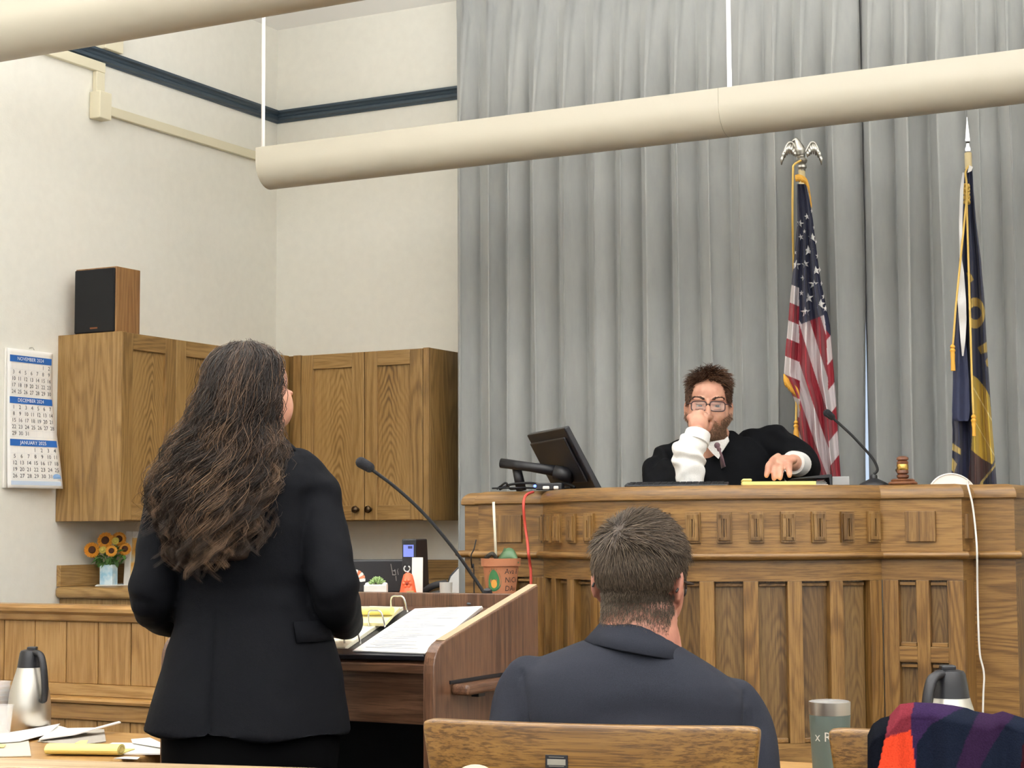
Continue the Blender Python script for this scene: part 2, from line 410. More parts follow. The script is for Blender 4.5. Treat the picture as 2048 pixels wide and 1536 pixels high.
# ------------------------------------------------------------------ pendant uplight troughs
RW, RH = 0.088, 0.15
def trough(x0, x1, y, label, rods, seam=2.55):
    t = thing('pendant_light_trough', label, 'ceiling light', (x0, y, TROUGH_Z), 0, 'pendant uplight troughs')
    prof = []
    N = 22
    for k in range(N + 1):
        a = math.pi * k / N
        prof.append((-RW * math.cos(a), -(RH - 0.055) * math.sin(a) - 0.005))
    outer = [(-RW, 0.05)] + prof + [(RW, 0.05)]
    inner = [(RW - 0.006, 0.05)] + [(p[0] * (RW - 0.006) / RW, p[1] * 0.94) for p in prof[::-1]] + [(-RW + 0.006, 0.05)]
    poly = outer + inner; n = len(poly); L = x1 - x0
    mb = MB(); seams = [0, seam, seam + 2.55, L] if L > 5.2 else [0, L]
    for q in range(len(seams) - 1):
        s0 = seams[q] + (0.0008 if q else 0); s1 = seams[q + 1] - (0.0008 if q < len(seams) - 2 else 0)
        v = [(s0, a, b) for a, b in poly] + [(s1, a, b) for a, b in poly]
        f = [(k, (k + 1) % n, n + (k + 1) % n, n + k) for k in range(n)]
        m = len(outer)
        for base in (0, n):
            for k in range(m - 1): f.append((base + k, base + k + 1, base + n - 2 - k, base + n - 1 - k))
        mb.add(v, f)
    mb.obj('trough', MAT['trough'], t, smooth=35)
    em = bpy.data.materials.get('lit_lamp_tube')
    if em is None:
        nt = NT('lit_lamp_tube'); nt.set(Base_Color=(1, .95, .85, 1)); nt.b.inputs['Emission Color'].default_value = (1, .94, .82, 1); nt.b.inputs['Emission Strength'].default_value = 3.0; em = nt.m
    MB().tube([(0.05, 0, 0.005), (L - 0.05, 0, 0.005)], 0.013, 10).obj('lamp_tube', em, t, smooth=True)
    for rx in rods:
        MB().tube([(rx - x0, 0, -0.05), (rx - x0, 0, ZC - TROUGH_Z)], 0.0075, 10).obj('hanging_rod', MAT['white'], t, smooth=True)
    return t
xe = onY(511, 308, TROUGH_Y[0] - RW).x
xr1 = onY(526, 270, TROUGH_Y[0]).x; xr2 = onY(1459, 165, TROUGH_Y[0]).x
trough(xe, 3.4, TROUGH_Y[0], 'long cream light trough hanging on white rods in front of the grey curtain', (xr1, xr2, 1.5), xr2 - xe - 0.008)
trough(-4.55, 3.4, TROUGH_Y[1], 'nearer cream light trough crossing the top left corner of the picture', (-3.9, -1.3, 1.5))
for y, lb in zip(TROUGH_Y[2:], ('cream light trough hanging just ahead of the camera above the frame', 'cream light trough hanging just behind the camera', 'rearmost cream light trough near the back windows')):
    trough(-4.55, 3.4, y, lb, (-3.9, -1.3, 1.5))
# ------------------------------------------------------------------ curtain
CY = Y1 - 0.17
def sm01(t):
    t = min(1, max(0, t)); return t * t * (3 - 2 * t)
def curtain(name, x0, x1, seed, label, gap0=0.0, gap1=0.0, dy=0.0):
    r = random.Random(seed); z0, z1 = 0.04, ZC - 0.03
    folds = []; x = x0
    while x < x1 - 0.03:
        w = r.uniform(0.10, 0.145); folds.append((x, w, r.uniform(0.75, 1.15), r.uniform(-0.18, 0.18), r.uniform(0, 6.28))); x += w
    k = (x1 - x0) / (x - x0)
    folds = [(x0 + (f[0] - x0) * k, f[1] * k) + f[2:] for f in folds]
    PER = 20; nz = 90; zs = np.linspace(0, 1, nz) ** 0.8
    cols = []
    for i, (fx, fw, am, sk, ph) in enumerate(folds):
        for j in range(PER): cols.append((i, j / PER))
    cols.append((len(folds) - 1, 1.0))
    V = np.zeros((nz, len(cols), 3)); pinch_z = onY(980, 27, CY - 0.05).z
    for a, t in enumerate(zs):
        z = z0 + (z1 - z0) * t
        d = (pinch_z - z)
        opening = min(1.0, max(0.0, d / 0.5)) ** 0.75 if d > 0 else 0.0   # how far the fold has opened below the pinch
        for b, (i, u) in enumerate(cols):
            fx, fw, am, sk, ph = folds[i]
            drift = 0.005 * math.sin(ph + z * 1.3) + 0.002 * math.sin(2.1 * ph + z * 3.1)
            # round crest over u 0.15..0.85, deep narrow valley between folds
            c = 0.5 - 0.5 * math.cos(2 * math.pi * u)
            full = c ** 0.55
            lean = 0.30 * fw * math.sin(2 * math.pi * u + sk * 3) * 0.55
            second = 0.10 * math.sin(4 * math.pi * u + ph) * math.sin(math.pi * u) ** 2 * (0.4 + 0.6 * math.sin(ph + z * 0.7) ** 2)
            dep_low = (0.10 * am * full + 0.03 * second)
            # pinch: three fingers gathered round the middle of each fold
            e = abs(u - 0.5); fing = math.exp(-(e / 0.075) ** 2) * (0.72 + 0.28 * math.cos(u * 2 * math.pi * 13))
            dep_top = 0.085 * fing + 0.004
            if d < 0: dep_top = 0.008 + 0.05 * math.exp(-(e / (0.10 + 0.9 * min(-d, 0.12))) ** 2) * (0.7 + 0.3 * math.cos(u * 2 * math.pi * 9))
            dep = dep_low * opening + dep_top * (1 - opening)
            xx = fx + u * fw + (lean + drift * (0.3 + 0.7 * u * (1 - u) * 4)) * opening * math.sin(math.pi * u) + (0.5 - u) * fw * 0.3 * (1 - opening) * math.exp(-(d / 0.08) ** 2) * math.exp(-(e / 0.2) ** 2)
            if i == 0: xx += gap0 * (1 - u)
            if i == len(folds) - 1: xx += gap1 * u * (1 - sm01((t - 0.38) / 0.25))
            V[a, b] = (xx, CY - dep + dy, z)
    n = len(cols); v = V.reshape(-1, 3)
    f = [(a * n + b, a * n + b + 1, (a + 1) * n + b + 1, (a + 1) * n + b) for a in range(nz - 1) for b in range(n - 1)]
    me = bpy.data.meshes.new(name); me.from_pydata(v.tolist(), [], f); me.update()
    o = link(name, me, MAT['velvet'], None, smooth=True)
    s = o.modifiers.new('thick', 'SOLIDIFY'); s.thickness = 0.003; s.offset = 1
    return tag(o, label, 'curtain', 'grey curtain panels')
def velvet():
    nt = NT('grey_velour'); c = lin('#8B8F8C')
    tc = nt.n('ShaderNodeTexCoord'); mp = nt.n('ShaderNodeMapping'); mp.inputs['Scale'].default_value = (9, 9, 2.2); nt.l(tc.outputs['Object'], mp.inputs['Vector'])
    n1 = nt.n('ShaderNodeTexNoise', i_Scale=1.6, i_Detail=6.0, i_Roughness=0.65); nt.l(mp.outputs[0], n1.inputs['Vector'])
    rp = ramp(nt, [(0.25, lin('#939593')), (0.75, lin('#A4A5A1'))]); nt.l(n1.outputs['Fac'], rp.inputs['Fac']); nt.l(rp.outputs['Color'], nt.b.inputs['Base Color'])
    nt.set(Roughness=0.9); nt.b.inputs['Sheen Weight'].default_value = 0.35; nt.b.inputs['Sheen Roughness'].default_value = 0.4
    nt.b.inputs['Sheen Tint'].default_value = (0.8, 0.83, 0.85, 1)
    n2 = nt.n('ShaderNodeTexNoise', i_Scale=500.0, i_Detail=2.0); nt.l(tc.outputs['Object'], n2.inputs['Vector'])
    bp = nt.n('ShaderNodeBump', i_Strength=0.15, i_Distance=0.001); nt.l(n2.outputs['Fac'], bp.inputs['Height']); nt.l(bp.outputs['Normal'], nt.b.inputs['Normal'])
    return nt.m
MAT['velvet'] = velvet()
cx0 = onY(917, 500, CY).x; cxs = onY(1734, 900, CY - 0.02).x
curtain('curtain', cx0, cxs, 3, 'grey velour pinch-pleat curtain panel hanging behind the judge', 0, -0.016)
curtain('curtain', cxs - 0.006, 0.2, 5, 'grey velour curtain panel hanging behind the dark blue flag', 0.0, 0, 0.03)
ct = MB().box((cx0 - 0.02, CY - 0.02, ZC - 0.028), (0.25, CY + 0.02, ZC - 0.001)).obj('curtain_track', MAT['white'])
tag(ct, 'white ceiling track that carries the grey curtain', 'curtain track')

# ------------------------------------------------------------------ wall cabinets
CZ0, CZ1, CD = 1.312, 2.032, 0.32
XF, YF = X0 + CD, Y1 - CD
def shaker_door(parent, w, h, m, knob=None, th=0.02):
    """door in local xz, front at y=-th; m places it under its cabinet"""
    fw = 0.062
    d = MB().box((fw - 0.004, -th * 0.45, fw - 0.004), (w - fw + 0.004, -0.002, h - fw + 0.004), m).obj('door', CAB_PX if abs(m[0][0]) > 0.5 else CAB_PY, parent)
    ax = 'X' if abs(m[0][0]) > 0.5 else 'Y'
    for a, b in ((0, fw), (w - fw, w)): MB().box((a, -th, 0), (b, 0, h), m).obj('stile', CAB['Z'], d, bevel=0.002)
    for a, b in ((0, fw), (h - fw, h)): MB().box((fw, -th, a), (w - fw, 0, b), m).obj('rail', CAB[ax], d, bevel=0.002)
    if knob is not None:
        km = m @ Matrix.Translation((knob[0], -th, knob[1])) @ Matrix.Rotation(math.radians(90), 4, 'X')
        MB().lathe([(0.009, -0.001), (0.006, 0.004), (0.005, 0.011), (0.012, 0.016), (0.016, 0.023), (0.014, 0.029), (0.007, 0.033), (0.001, 0.034)], 20, km).obj('knob', MAT['bronze'], d, smooth=40)
    return d
yl0 = onX(243, 800, XF).y
Hc = CZ1 - CZ0
LC = thing('wall_cabinet', 'oak wall cabinet on the left wall, under the black loudspeaker', 'cabinet', (X0, yl0, CZ0), 0, 'oak wall cabinets')
Ll = YF - yl0
MB().box((0.001, 0, 0), (CD - 0.02, Ll - 0.001, Hc)).obj('body', CAB['Z'], LC, bevel=0.002)
MB().box((CD - 0.02, 0.0, 0), (CD - 0.001, 0.025, Hc)).obj('face_stile', CAB['Z'], LC)
yd1 = onX(352, 800, XF).y - yl0; 
mL = lambda y: Matrix.Translation((CD - 0.02, y, 0)) @ Matrix.Rotation(math.radians(90), 4, 'Z')
w1 = yd1 - 0.004 - 0.004
shaker_door(LC, w1, Hc - 0.006, mL(0.004) @ Matrix.Translation((0, 0, 0.003)), (w1 - 0.03, 0.045))
w2 = min(w1, Ll - yd1 - 0.03)
shaker_door(LC, w2, Hc - 0.006, mL(yd1) @ Matrix.Translation((0, 0, 0.003)), (0.03, 0.045))
xb1 = onY(858, 850, YF).x
BC = thing('wall_cabinet', 'oak two-door wall cabinet on the back wall beside the curtain', 'cabinet', (X0, YF, CZ0), 0, 'oak wall cabinets')
Lb = xb1 - X0
MB().box((0.001, 0.02, 0), (Lb, CD - 0.001, Hc)).obj('body', CAB['Z'], BC, bevel=0.002)
xd0 = onY(602, 850, YF).x - X0; xdm = onY(729, 850, YF).x - X0
MB().box((CD + 0.001, 0.0, 0), (xd0 - 0.003, 0.02, Hc)).obj('corner_filler', CAB['Z'], BC, bevel=0.001)
MB().box((Lb - 0.028, 0.0, 0), (Lb, 0.02, Hc)).obj('face_stile', CAB['Z'], BC, bevel=0.001)
wA = xdm - xd0 - 0.003
shaker_door(BC, wA, Hc - 0.006, Matrix.Translation((xd0, 0.02, 0.003)), (wA - 0.03, 0.045))
wB = Lb - 0.028 - 0.003 - (xdm + 0.001)
shaker_door(BC, wB, Hc - 0.006, Matrix.Translation((xdm + 0.001, 0.02, 0.003)), (0.03, 0.045))

# ------------------------------------------------------------------ base cabinets and the worktop under them
KZ = 1.04          # worktop height
kd = 0.62
ky0 = onX(116, 1150, X0 + 0.02).y; 
zt = onY(140, 1174, ky0).z; KZ = zt
base = thing('base_cabinet', 'oak base cabinet run against the left wall below the wall cabinet', 'cabinet', (X0, ky0, 0))
MB().box((0.001, 0.03, 0.0), (kd - 0.04, Y1 - ky0 - 0.001, KZ - 0.045)).obj('body', CAB['Z'], base, bevel=0.002)
base2 = thing('base_cabinet', 'oak base cabinet run along the back wall behind the clerk desk', 'cabinet', (X0 + kd - 0.035, Y1, 0))
MB().box((0, -(kd - 0.04), 0.0), (xb1 - X0 - kd, -0.001, KZ - 0.045)).obj('body', CAB['Z'], base2, bevel=0.002)
wt = thing('worktop', 'L-shaped oak worktop with backsplash below the wall cabinets', 'counter', (X0, ky0, KZ))
MB().prism([(0.001, 0), (kd, 0), (kd, Y1 - ky0 - kd), (xb1 - X0 + 0.01, Y1 - ky0 - kd), (xb1 - X0 + 0.01, Y1 - ky0 - 0.001), (0.001, Y1 - ky0 - 0.001)], -0.044, 0).obj('top', CAB['X'], wt, bevel=0.016, seg=4)
hb = onY(140, 1131, ky0).z - KZ
MB().box((0.001, 0.012, 0.0), (0.022, Y1 - ky0 - 0.001, hb)).obj('backsplash', CAB['Y'], wt, bevel=0.002)
MB().box((0.023, Y1 - ky0 - 0.022, 0.0), (xb1 - X0, Y1 - ky0 - 0.001, hb)).obj('backsplash', CAB['X'], wt, bevel=0.002)

# ------------------------------------------------------------------ panelled partition in front of the clerk's area
PY = onZ(60, 1207, 1.03).y if False else 4.57
pt0 = onY(60, 1208, PY).z
def py_z(px, py): return onY(px, py, PY).z
PXL, PXR = X0, onY(1035, 1300, PY).x
P = thing('panelled_partition', 'honey oak panelled partition with vertical boards at the far left', 'partition', (PXL, PY, 0))
zc0_, zc1_ = py_z(100, 1241), pt0
prof = [(-0.06, zc1_), (0.028, zc1_), (0.036, zc1_ - 0.01), (0.034, zc1_ - 0.022), (0.018, zc1_ - 0.032), (0.014, zc0_ + 0.004), (0.010, zc0_), (-0.06, zc0_)]
L_ = PXR - PXL - 0.002
MB().sweep([(0.001, 0), (L_, 0)], prof).obj('cap_rail', RAIL['X'], P, smooth=30)
zr1, zr2, zr3, zr4 = py_z(150, 1367), py_z(150, 1391), py_z(150, 1406), py_z(150, 1438)
MB().box((0.001, 0.012, 0.0), (L_, 0.06, zc0_)).obj('backing', RAIL['X'], P)
MB().box((0.001, -0.01, zr2 + 0.0005), (L_, 0.012, zr1)).obj('upper_rail', RAIL['X'], P, bevel=0.003)
MB().sweep([(0.001, 0), (L_, 0)], [(-0.012, zr2), (0.012, zr2), (0.026, zr2 - 0.006), (0.030, (zr2 + zr3) / 2), (0.026, zr3 + 0.004), (0.012, zr3), (-0.012, zr3)]).obj('nosing', RAIL['X'], P, smooth=30)
MB().box((0.001, -0.012, zr4), (L_, 0.012, zr3 - 0.0005)).obj('lower_rail', RAIL['X'], P, bevel=0.003)
MB().box((0.001, -0.018, 0.0), (L_, 0.012, 0.12)).obj('skirting', RAIL['X'], P, bevel=0.003)
bw = (onY(262, 1300, PY).x - onY(8, 1300, PY).x) / 4
xk = onY(8, 1300, PY).x - PXL - 8 * bw
board_hi = board_lo = None
i = 0
while xk + i * bw < L_ - 0.01:
    xa = max(xk + i * bw, 0.002); xb = min(xk + (i + 1) * bw - 0.003, L_)
    if xb - xa > 0.02:
        MB().box((0, 0, 0), (xb - xa, 0.011, zc0_ - zr1 - 0.001)).obj('board', RAIL['Z'], P, bevel=0.003, loc=(xa, 0.001, zr1))
        MB().box((0, 0, 0), (xb - xa, 0.011, zr4 - 0.121)).obj('board', RAIL['Z'], P, bevel=0.003, loc=(xa, 0.001, 0.12))
    i += 1

# ------------------------------------------------------------------ clerk's desk with a raised ledge between partition and bench
DZ = 1.06
dx0, dx1 = onY(640, 1185, 5.0).x, -2.63
CDk = thing('clerk_desk', 'oak clerk desk with raised ledge half hidden behind the lectern', 'desk', (dx0, PY + 0.075, 0))
MB().box((0, 0, DZ - 0.03), (dx1 - dx0, 0.40, DZ)).obj('top', RAIL['X'], CDk, bevel=0.006)
MB().box((0.01, 0.02, 0), (0.035, 0.38, DZ - 0.031)).obj('side_panel', RAIL['Z'], CDk, bevel=0.002)
MB().box((dx1 - dx0 - 0.035, 0.02, 0), (dx1 - dx0 - 0.01, 0.38, DZ - 0.031)).obj('side_panel', RAIL['Z'], CDk, bevel=0.002)
MB().box((0.036, 0.03, 0.05), (dx1 - dx0 - 0.036, 0.05, DZ - 0.031)).obj('front_panel', RAIL['X'], CDk)

# ------------------------------------------------------------------ judge's bench
BXc, BYc, BR = -2.16, 5.73, 0.677
PH = math.radians(59)
BT, BS = 1.402, 1.357           # top of the rounded cap, seam under it
TRZ = 1.186                     # half-round string course
RT, RB = 1.112, 0.63            # recessed panels top and bottom
fY = BYc - BR * math.cos(PH)
AX = BR * math.sin(PH)
path = [(-0.957, 6.3 - BYc), (-0.957, fY + 0.13 - BYc), (-0.83, fY + 0.13 - BYc), (-0.83, fY - BYc)]
arc = [(BR * math.sin(a), -BR * math.cos(a)) for a in np.linspace(-PH, PH, 41)]
path = path + arc + [(-x, y) for x, y in path[::-1]]
path = [(x, y) for x, y in path]
B = thing('judge_bench', 'carved oak judge bench with a bowed panelled front and dentil blocks', 'bench', (BXc, BYc, 0))
def bsweep(name, prof, mat, smooth=30, pth=None):
    return MB().sweep(pth or path, prof).obj(name, mat, B, smooth=smooth)
left_p, mid_p, right_p = path[:5], path[4:-4], path[-5:]
segs = [path[0:2], path[1:3], path[2:4], path[3:5], path[4:-4], path[-5:-3], path[-4:-2], path[-3:-1], path[-2:]]
def full_sweep(name, prof, pick):
    """one mitred length per straight run, so every run carries its own grain"""
    m = len(path); pts = [Vector(p) for p in path]
    def miter(i):
        d0 = (pts[i] - pts[i - 1]).normalized() if i > 0 else None; d1 = (pts[i + 1] - pts[i]).normalized() if i < m - 1 else None
        d0 = d0 or d1; d1 = d1 or d0
        b = Vector((d0.y, -d0.x)) + Vector((d1.y, -d1.x)); return b / max(b.length_squared, 0.2) * 2
    runs = [(0, 1), (1, 2), (2, 3), (3, 4), (4, m - 5), (m - 5, m - 4), (m - 4, m - 3), (m - 3, m - 2), (m - 2, m - 1)]
    out = []
    for a, b in runs:
        rings = []
        for i in range(a, b + 1):
            n = miter(i); rings.append([(pts[i].x + n.x * o, pts[i].y + n.y * o, z) for o, z in prof])
        d = pts[b] - pts[a]
        out.append(MB().loft(rings).obj(name, OAKC if b - a > 2 else OAK[pick or ('X' if abs(d.x) > abs(d.y) else 'Y')], B, smooth=30))
    return out
capprof = [(-0.24, BS), (0.006, BS), (0.010, BS + 0.004), (0.010, BS + 0.010)] + [(0.010 - 0.035 * (1 - math.cos(a)), BS + 0.010 + 0.035 * math.sin(a)) for a in np.linspace(0.15, math.pi / 2, 7)] + [(-0.24, BT)]
full_sweep('cap', capprof, None)
full_sweep('frieze', [(-0.05, TRZ), (0, TRZ), (0, BS - 0.0005), (-0.05, BS - 0.0005)], None)
tr = [(-0.01, TRZ - 0.012), (0.008, TRZ - 0.012)] + [(0.010 + 0.016 * math.cos(a), TRZ + 0.001 + 0.0125 * math.sin(a)) for a in np.linspace(-1.4, 1.4, 8)] + [(-0.01, TRZ + 0.013)]
full_sweep('string_course', tr, None)
BK = -0.026                     # face of the recessed panels behind the stiles
full_sweep('top_rail', [(-0.03, RT), (0, RT), (0, TRZ - 0.0125), (-0.03, TRZ - 0.0125)], None)
full_sweep('bottom_rail', [(-0.03, 0.30), (0, 0.30), (0, RB), (-0.03, RB)], None)
full_sweep('plinth', [(-0.03, 0.0), (0.02, 0.0), (0.02, 0.28), (0.012, 0.295), (0, 0.2995), (-0.03, 0.2995)], None)
# stiles and panels of the bow
def arc_piece(name, a0, a1, off0, off1, z0, z1, mat, bevel=0.0, n=4, parent=None):
    inner = [((BR + off0) * math.sin(a), -(BR + off0) * math.cos(a)) for a in np.linspace(a0, a1, n)]
    outer = [((BR + off1) * math.sin(a), -(BR + off1) * math.cos(a)) for a in np.linspace(a0, a1, n)]
    return MB().prism(outer + inner[::-1], z0, z1).obj(name, mat, parent or B, bevel=bevel)
sd = math.radians(11.25); hw = 0.0225 / BR
for k in range(-5, 6):
    a = k * sd
    if abs(k) == 5: a0, a1 = (a - hw * 0.6, PH) if k > 0 else (-PH, a + hw * 0.6)
    else: a0, a1 = a - hw, a + hw
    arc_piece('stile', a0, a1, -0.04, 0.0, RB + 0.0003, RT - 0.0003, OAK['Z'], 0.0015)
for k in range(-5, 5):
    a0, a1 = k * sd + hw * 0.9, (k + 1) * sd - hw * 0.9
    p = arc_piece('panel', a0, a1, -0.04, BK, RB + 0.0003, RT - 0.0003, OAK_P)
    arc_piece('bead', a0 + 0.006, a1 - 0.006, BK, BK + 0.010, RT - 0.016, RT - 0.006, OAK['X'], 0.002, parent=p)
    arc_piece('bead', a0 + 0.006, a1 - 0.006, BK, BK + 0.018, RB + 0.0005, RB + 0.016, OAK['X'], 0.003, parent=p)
# dentil blocks with three flutes
dme = MB(); dw, dh, dt = 0.045, 0.094, 0.016
dme.box((-dw / 2, -dt * 0.55, -dh / 2), (dw / 2, 0.004, dh / 2))
for fx in (-1.5, -0.5, 0.5, 1.5):
    wv = dw * 0.62 / 4 * 0.62; cxv = fx * dw * 0.62 / 3.3
    dme.box((cxv - wv / 2 - (0.0035 if abs(fx) > 1 else 0), -dt, -dh / 2 + 0.007), (cxv + wv / 2 + (0.0035 if abs(fx) > 1 else 0), -dt * 0.5, dh / 2 - 0.007))
dme.box((-dw / 2 + 0.006, -dt, dh / 2 - 0.022), (dw / 2 - 0.006, -dt * 0.5, dh / 2 - 0.007)); dme.box((-dw / 2 + 0.006, -dt, -dh / 2 + 0.007), (dw / 2 - 0.006, -dt * 0.5, -dh / 2 + 0.018))
dmesh = dme.mesh('dentil_block'); OAKD = wood('dentil_oak', '#4A3216', '#7E5A2B', '#A27C46', 'Z', rings=12, pore=0.6)
zd = 1.274
for k in range(15):
    a = math.radians(-56.3 + 112.6 * k / 14)
    link('dentil_block', dmesh, OAKD, B, bevel=0.0012, loc=((BR + 0.0) * math.sin(a), -(BR + 0.0) * math.cos(a), zd), rot=(0, 0, a))
# flanks: square rosette blocks, stiles and narrow panels
def rosette(x, y, rz, w=0.092):
    mb = MB().box((-w / 2, -0.011, -w / 2), (w / 2, 0.004, w / 2)); q = w / 2 - 0.006
    mb.add([(-q, -0.011, -q), (q, -0.011, -q), (q, -0.011, q), (-q, -0.011, q), (0, -0.006, 0)], [(0, 1, 4), (1, 2, 4), (2, 3, 4), (3, 0, 4)])
    mb.obj('rosette_block', OAKD, B, bevel=0.0015, loc=(x, y, zd), rot=(0, 0, rz))
fyl = fY - BYc
for s in (-1, 1):
    rosette(s * (AX + 0.83) / 2, fyl, 0)
    rosette(s * 0.83, fyl + 0.065, s * math.pi / 2, 0.075)
    xa, xb = (AX, 0.83) if s > 0 else (-0.83, -AX)
    wst = 0.05; xm = (xa + xb) / 2; wi = (xb - xa - 2 * wst)
    def fb(name, x_0, x_1, y0_, z_0, z_1, ax='Z', par=None, bev=0.0015): return MB().box((x_0, fyl + y0_, z_0), (x_1, fyl + 0.03, z_1)).obj(name, OAK[ax], par or B, bevel=bev)
    fb('stile', xa + 0.002, xa + wst, 0, RB, RT - 0.0003); fb('stile', xb - wst, xb, 0, RB, RT - 0.0003); fb('stile', xm - 0.02, xm + 0.02, 0, RB, RT - 0.0003)
    zm0, zm1 = 0.865, 0.912
    for x_0, x_1 in ((xa + wst, xm - 0.02), (xm + 0.02, xb - wst)):
        fb('cross_rail', x_0, x_1, 0, zm0, zm1, 'X')
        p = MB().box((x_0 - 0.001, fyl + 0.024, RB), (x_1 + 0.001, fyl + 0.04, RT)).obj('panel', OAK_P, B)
        fb('bead', x_0 + 0.003, x_1 - 0.003, 0.008, RT - 0.016, RT - 0.006, 'X', p); fb('bead', x_0 + 0.003, x_1 - 0.003, 0.006, zm1 + 0.0005, zm1 + 0.012, 'X', p); fb('bead', x_0 + 0.003, x_1 - 0.003, 0.008, zm0 - 0.016, zm0 - 0.006, 'X', p)
    # plain return and wing panels
    MB().box((s * 0.83 - (0.03 if s > 0 else 0.0), fyl + 0.031, RB), (s * 0.83 + (0.0 if s > 0 else 0.03), fyl + 0.129, RT)).obj('return_panel', OAK['Z'], B)
    MB().box((min(s * 0.801, s * 0.957), fyl + 0.13, RB), (max(s * 0.801, s * 0.957), fyl + 0.16, RT)).obj('wing_panel', OAK['X'], B)
    MB().box((s * 0.957 - (0.03 if s > 0 else 0), fyl + 0.161, RB), (s * 0.957 + (0 if s > 0 else 0.03), 0.57, RT)).obj('side_panel', OAK['Z'], B)
# writing surface set behind the cap
inn = [(x * (1 - 0.235 / BR), y * (1 - 0.235 / BR)) for x, y in arc]
MB().prism([(-0.72, 0.5), (-0.72, fyl + 0.37), (-0.5, fyl + 0.30)] + inn + [(0.5, fyl + 0.30), (0.72, fyl + 0.37), (0.72, 0.5), (0.42, 0.5), (0.36, -0.10), (-0.36, -0.10), (-0.42, 0.5)], BS - 0.03, BS + 0.012).obj('writing_surface', OAK['X'], B, bevel=0.002)

# ------------------------------------------------------------------ lectern
LE = onZ(0, 0, 0) if False else None
p_lo = W(868, 1296, 3.86); p_hi = W(1066, 1170, 4.30)
ln = thing('lectern', 'dark walnut lectern with sloping reading top and side shelf', 'lectern', (p_lo.x, p_lo.y, 0))
LW, LD = 0.74, p_hi.y - p_lo.y
zlo, zhi_ = p_lo.z, p_hi.z
th = 0.028
def side_poly():
    r = 0.03; pts = [(0, 0), (LD, 0), (LD, zhi_)]
    sl = (zhi_ - zlo) / LD
    for k in range(7):
        a = math.radians(15 * k); t = k / 6
        # rounded top front corner
        pts.append(((1 - t) ** 2 * 0.05 + 0, zlo + sl * 0.05 * (1 - t) ** 2 - 0.055 * t * t))
    return pts
my = Matrix(((0, 0, 1, 0), (1, 0, 0, 0), (0, 1, 0, 0), (0, 0, 0, 1)))   # polygon (y,z) extruded along x
MB().prism(side_poly(), -th, 0, my).obj('side_panel', WAL['Z'], ln, bevel=0.003)
MB().prism(side_poly(), -LW, -LW + th, my).obj('side_panel', WAL['Z'], ln, bevel=0.003)
sl = (zhi_ - zlo) / LD
edge = plain('pale_worn_edge', '#B59B7C', 0.4)
def edge_strip(x):
    MB().prism([(0.05, zlo + sl * 0.05 + 0.0003), (LD - 0.001, zhi_ + 0.0003), (LD - 0.001, zhi_ + 0.002), (0.05, zlo + sl * 0.05 + 0.002)], x - th + 0.003, x - 0.003, my).obj('edge_band', edge, ln)
edge_strip(0); edge_strip(-LW + th)
zf = onY(850, 1185, p_hi.y).z
MB().box((-LW + th + 0.0005, LD - 0.024, 0.0), (-th - 0.0005, LD, zf)).obj('front_panel', WAL['Z'], ln, bevel=0.002)
# sloping desk surface
ts = 0.047                     # how far the reading surface lies below the side panels
dn = MB().prism([(0.03, zlo + sl * 0.03 - ts), (LD - 0.026, zlo + sl * (LD - 0.026) - ts), (LD - 0.026, zlo + sl * (LD - 0.026) - ts - 0.02), (0.03, zlo + sl * 0.03 - ts - 0.02)], -LW + th + 0.001, -th - 0.001, my).obj('reading_surface', WAL['X'], ln, bevel=0.003)
def surf(x, y, h=0.0): return Vector((x, y, zlo + sl * y - ts + h))
MB().box((-LW + th + 0.001, 0.06, zlo - ts - 0.125), (-th - 0.001, 0.08, zlo - ts - 0.012)).obj('apron', WAL['X'], ln, bevel=0.002)
VOID_SHADE = plain('black_void_shade', '#0A0908', 0.9)  # black boards put the shade of the lectern's open inside into colour
MB().box((-LW + th + 0.001, LD - 0.034, 0.02), (-th - 0.001, LD - 0.025, zlo - ts - 0.03)).obj('back_void_shade', VOID_SHADE, ln)
for xx in (-LW + th + 0.001, -th - 0.006): MB().box((xx, 0.081, 0.02), (xx + 0.005, LD - 0.035, zlo - ts - 0.03)).obj('side_void_shade', VOID_SHADE, ln)
MB().box((-LW + th + 0.007, 0.1, 0.4), (-th - 0.007, LD - 0.036, 0.42)).obj('inner_shelf', VOID_SHADE, ln)
zs = onX(930, 1375, p_lo.x).z
MB().box((0.0005, 0.07, zs - 0.012), (0.045, LD - 0.02, zs + 0.012)).obj('pull_out_shelf', WAL['Y'], ln, bevel=0.008, seg=3)
MB().box((0.0004, 0.065, zs + 0.0125), (0.003, LD - 0.02, zs + 0.020)).obj('shelf_slot', MAT['black'], ln)
MB().box((0.002, 0.16, zs - 0.022), (0.02, 0.19, zs - 0.0122)).obj('shelf_bracket', MAT['black'], ln)

# ------------------------------------------------------------------ counsel tables
TZ = 0.75
def table(name, label, x0, x1, y0, y1, top):
    t = thing(name, label, 'table', (x0, y0, 0), 0, 'counsel tables'); w, d = x1 - x0, y1 - y0
    MB().box((0, 0, TZ - 0.035), (w, d, TZ)).obj('top', top, t, bevel=0.006, seg=3)
    MB().box((0.06, 0.06, TZ - 0.12), (w - 0.06, 0.08, TZ - 0.036)).box((0.06, d - 0.08, TZ - 0.12), (w - 0.06, d - 0.06, TZ - 0.036)).box((0.06, 0.081, TZ - 0.12), (0.08, d - 0.081, TZ - 0.036)).box((w - 0.08, 0.081, TZ - 0.12), (w - 0.06, d - 0.081, TZ - 0.036)).obj('apron', top, t)
    for lx in (0.04, w - 0.11):
        for ly in (0.04, d - 0.11): MB().box((lx, ly, 0), (lx + 0.07, ly + 0.07, TZ - 0.0355)).obj('leg', RAIL['Z'], t, bevel=0.006)
    return t
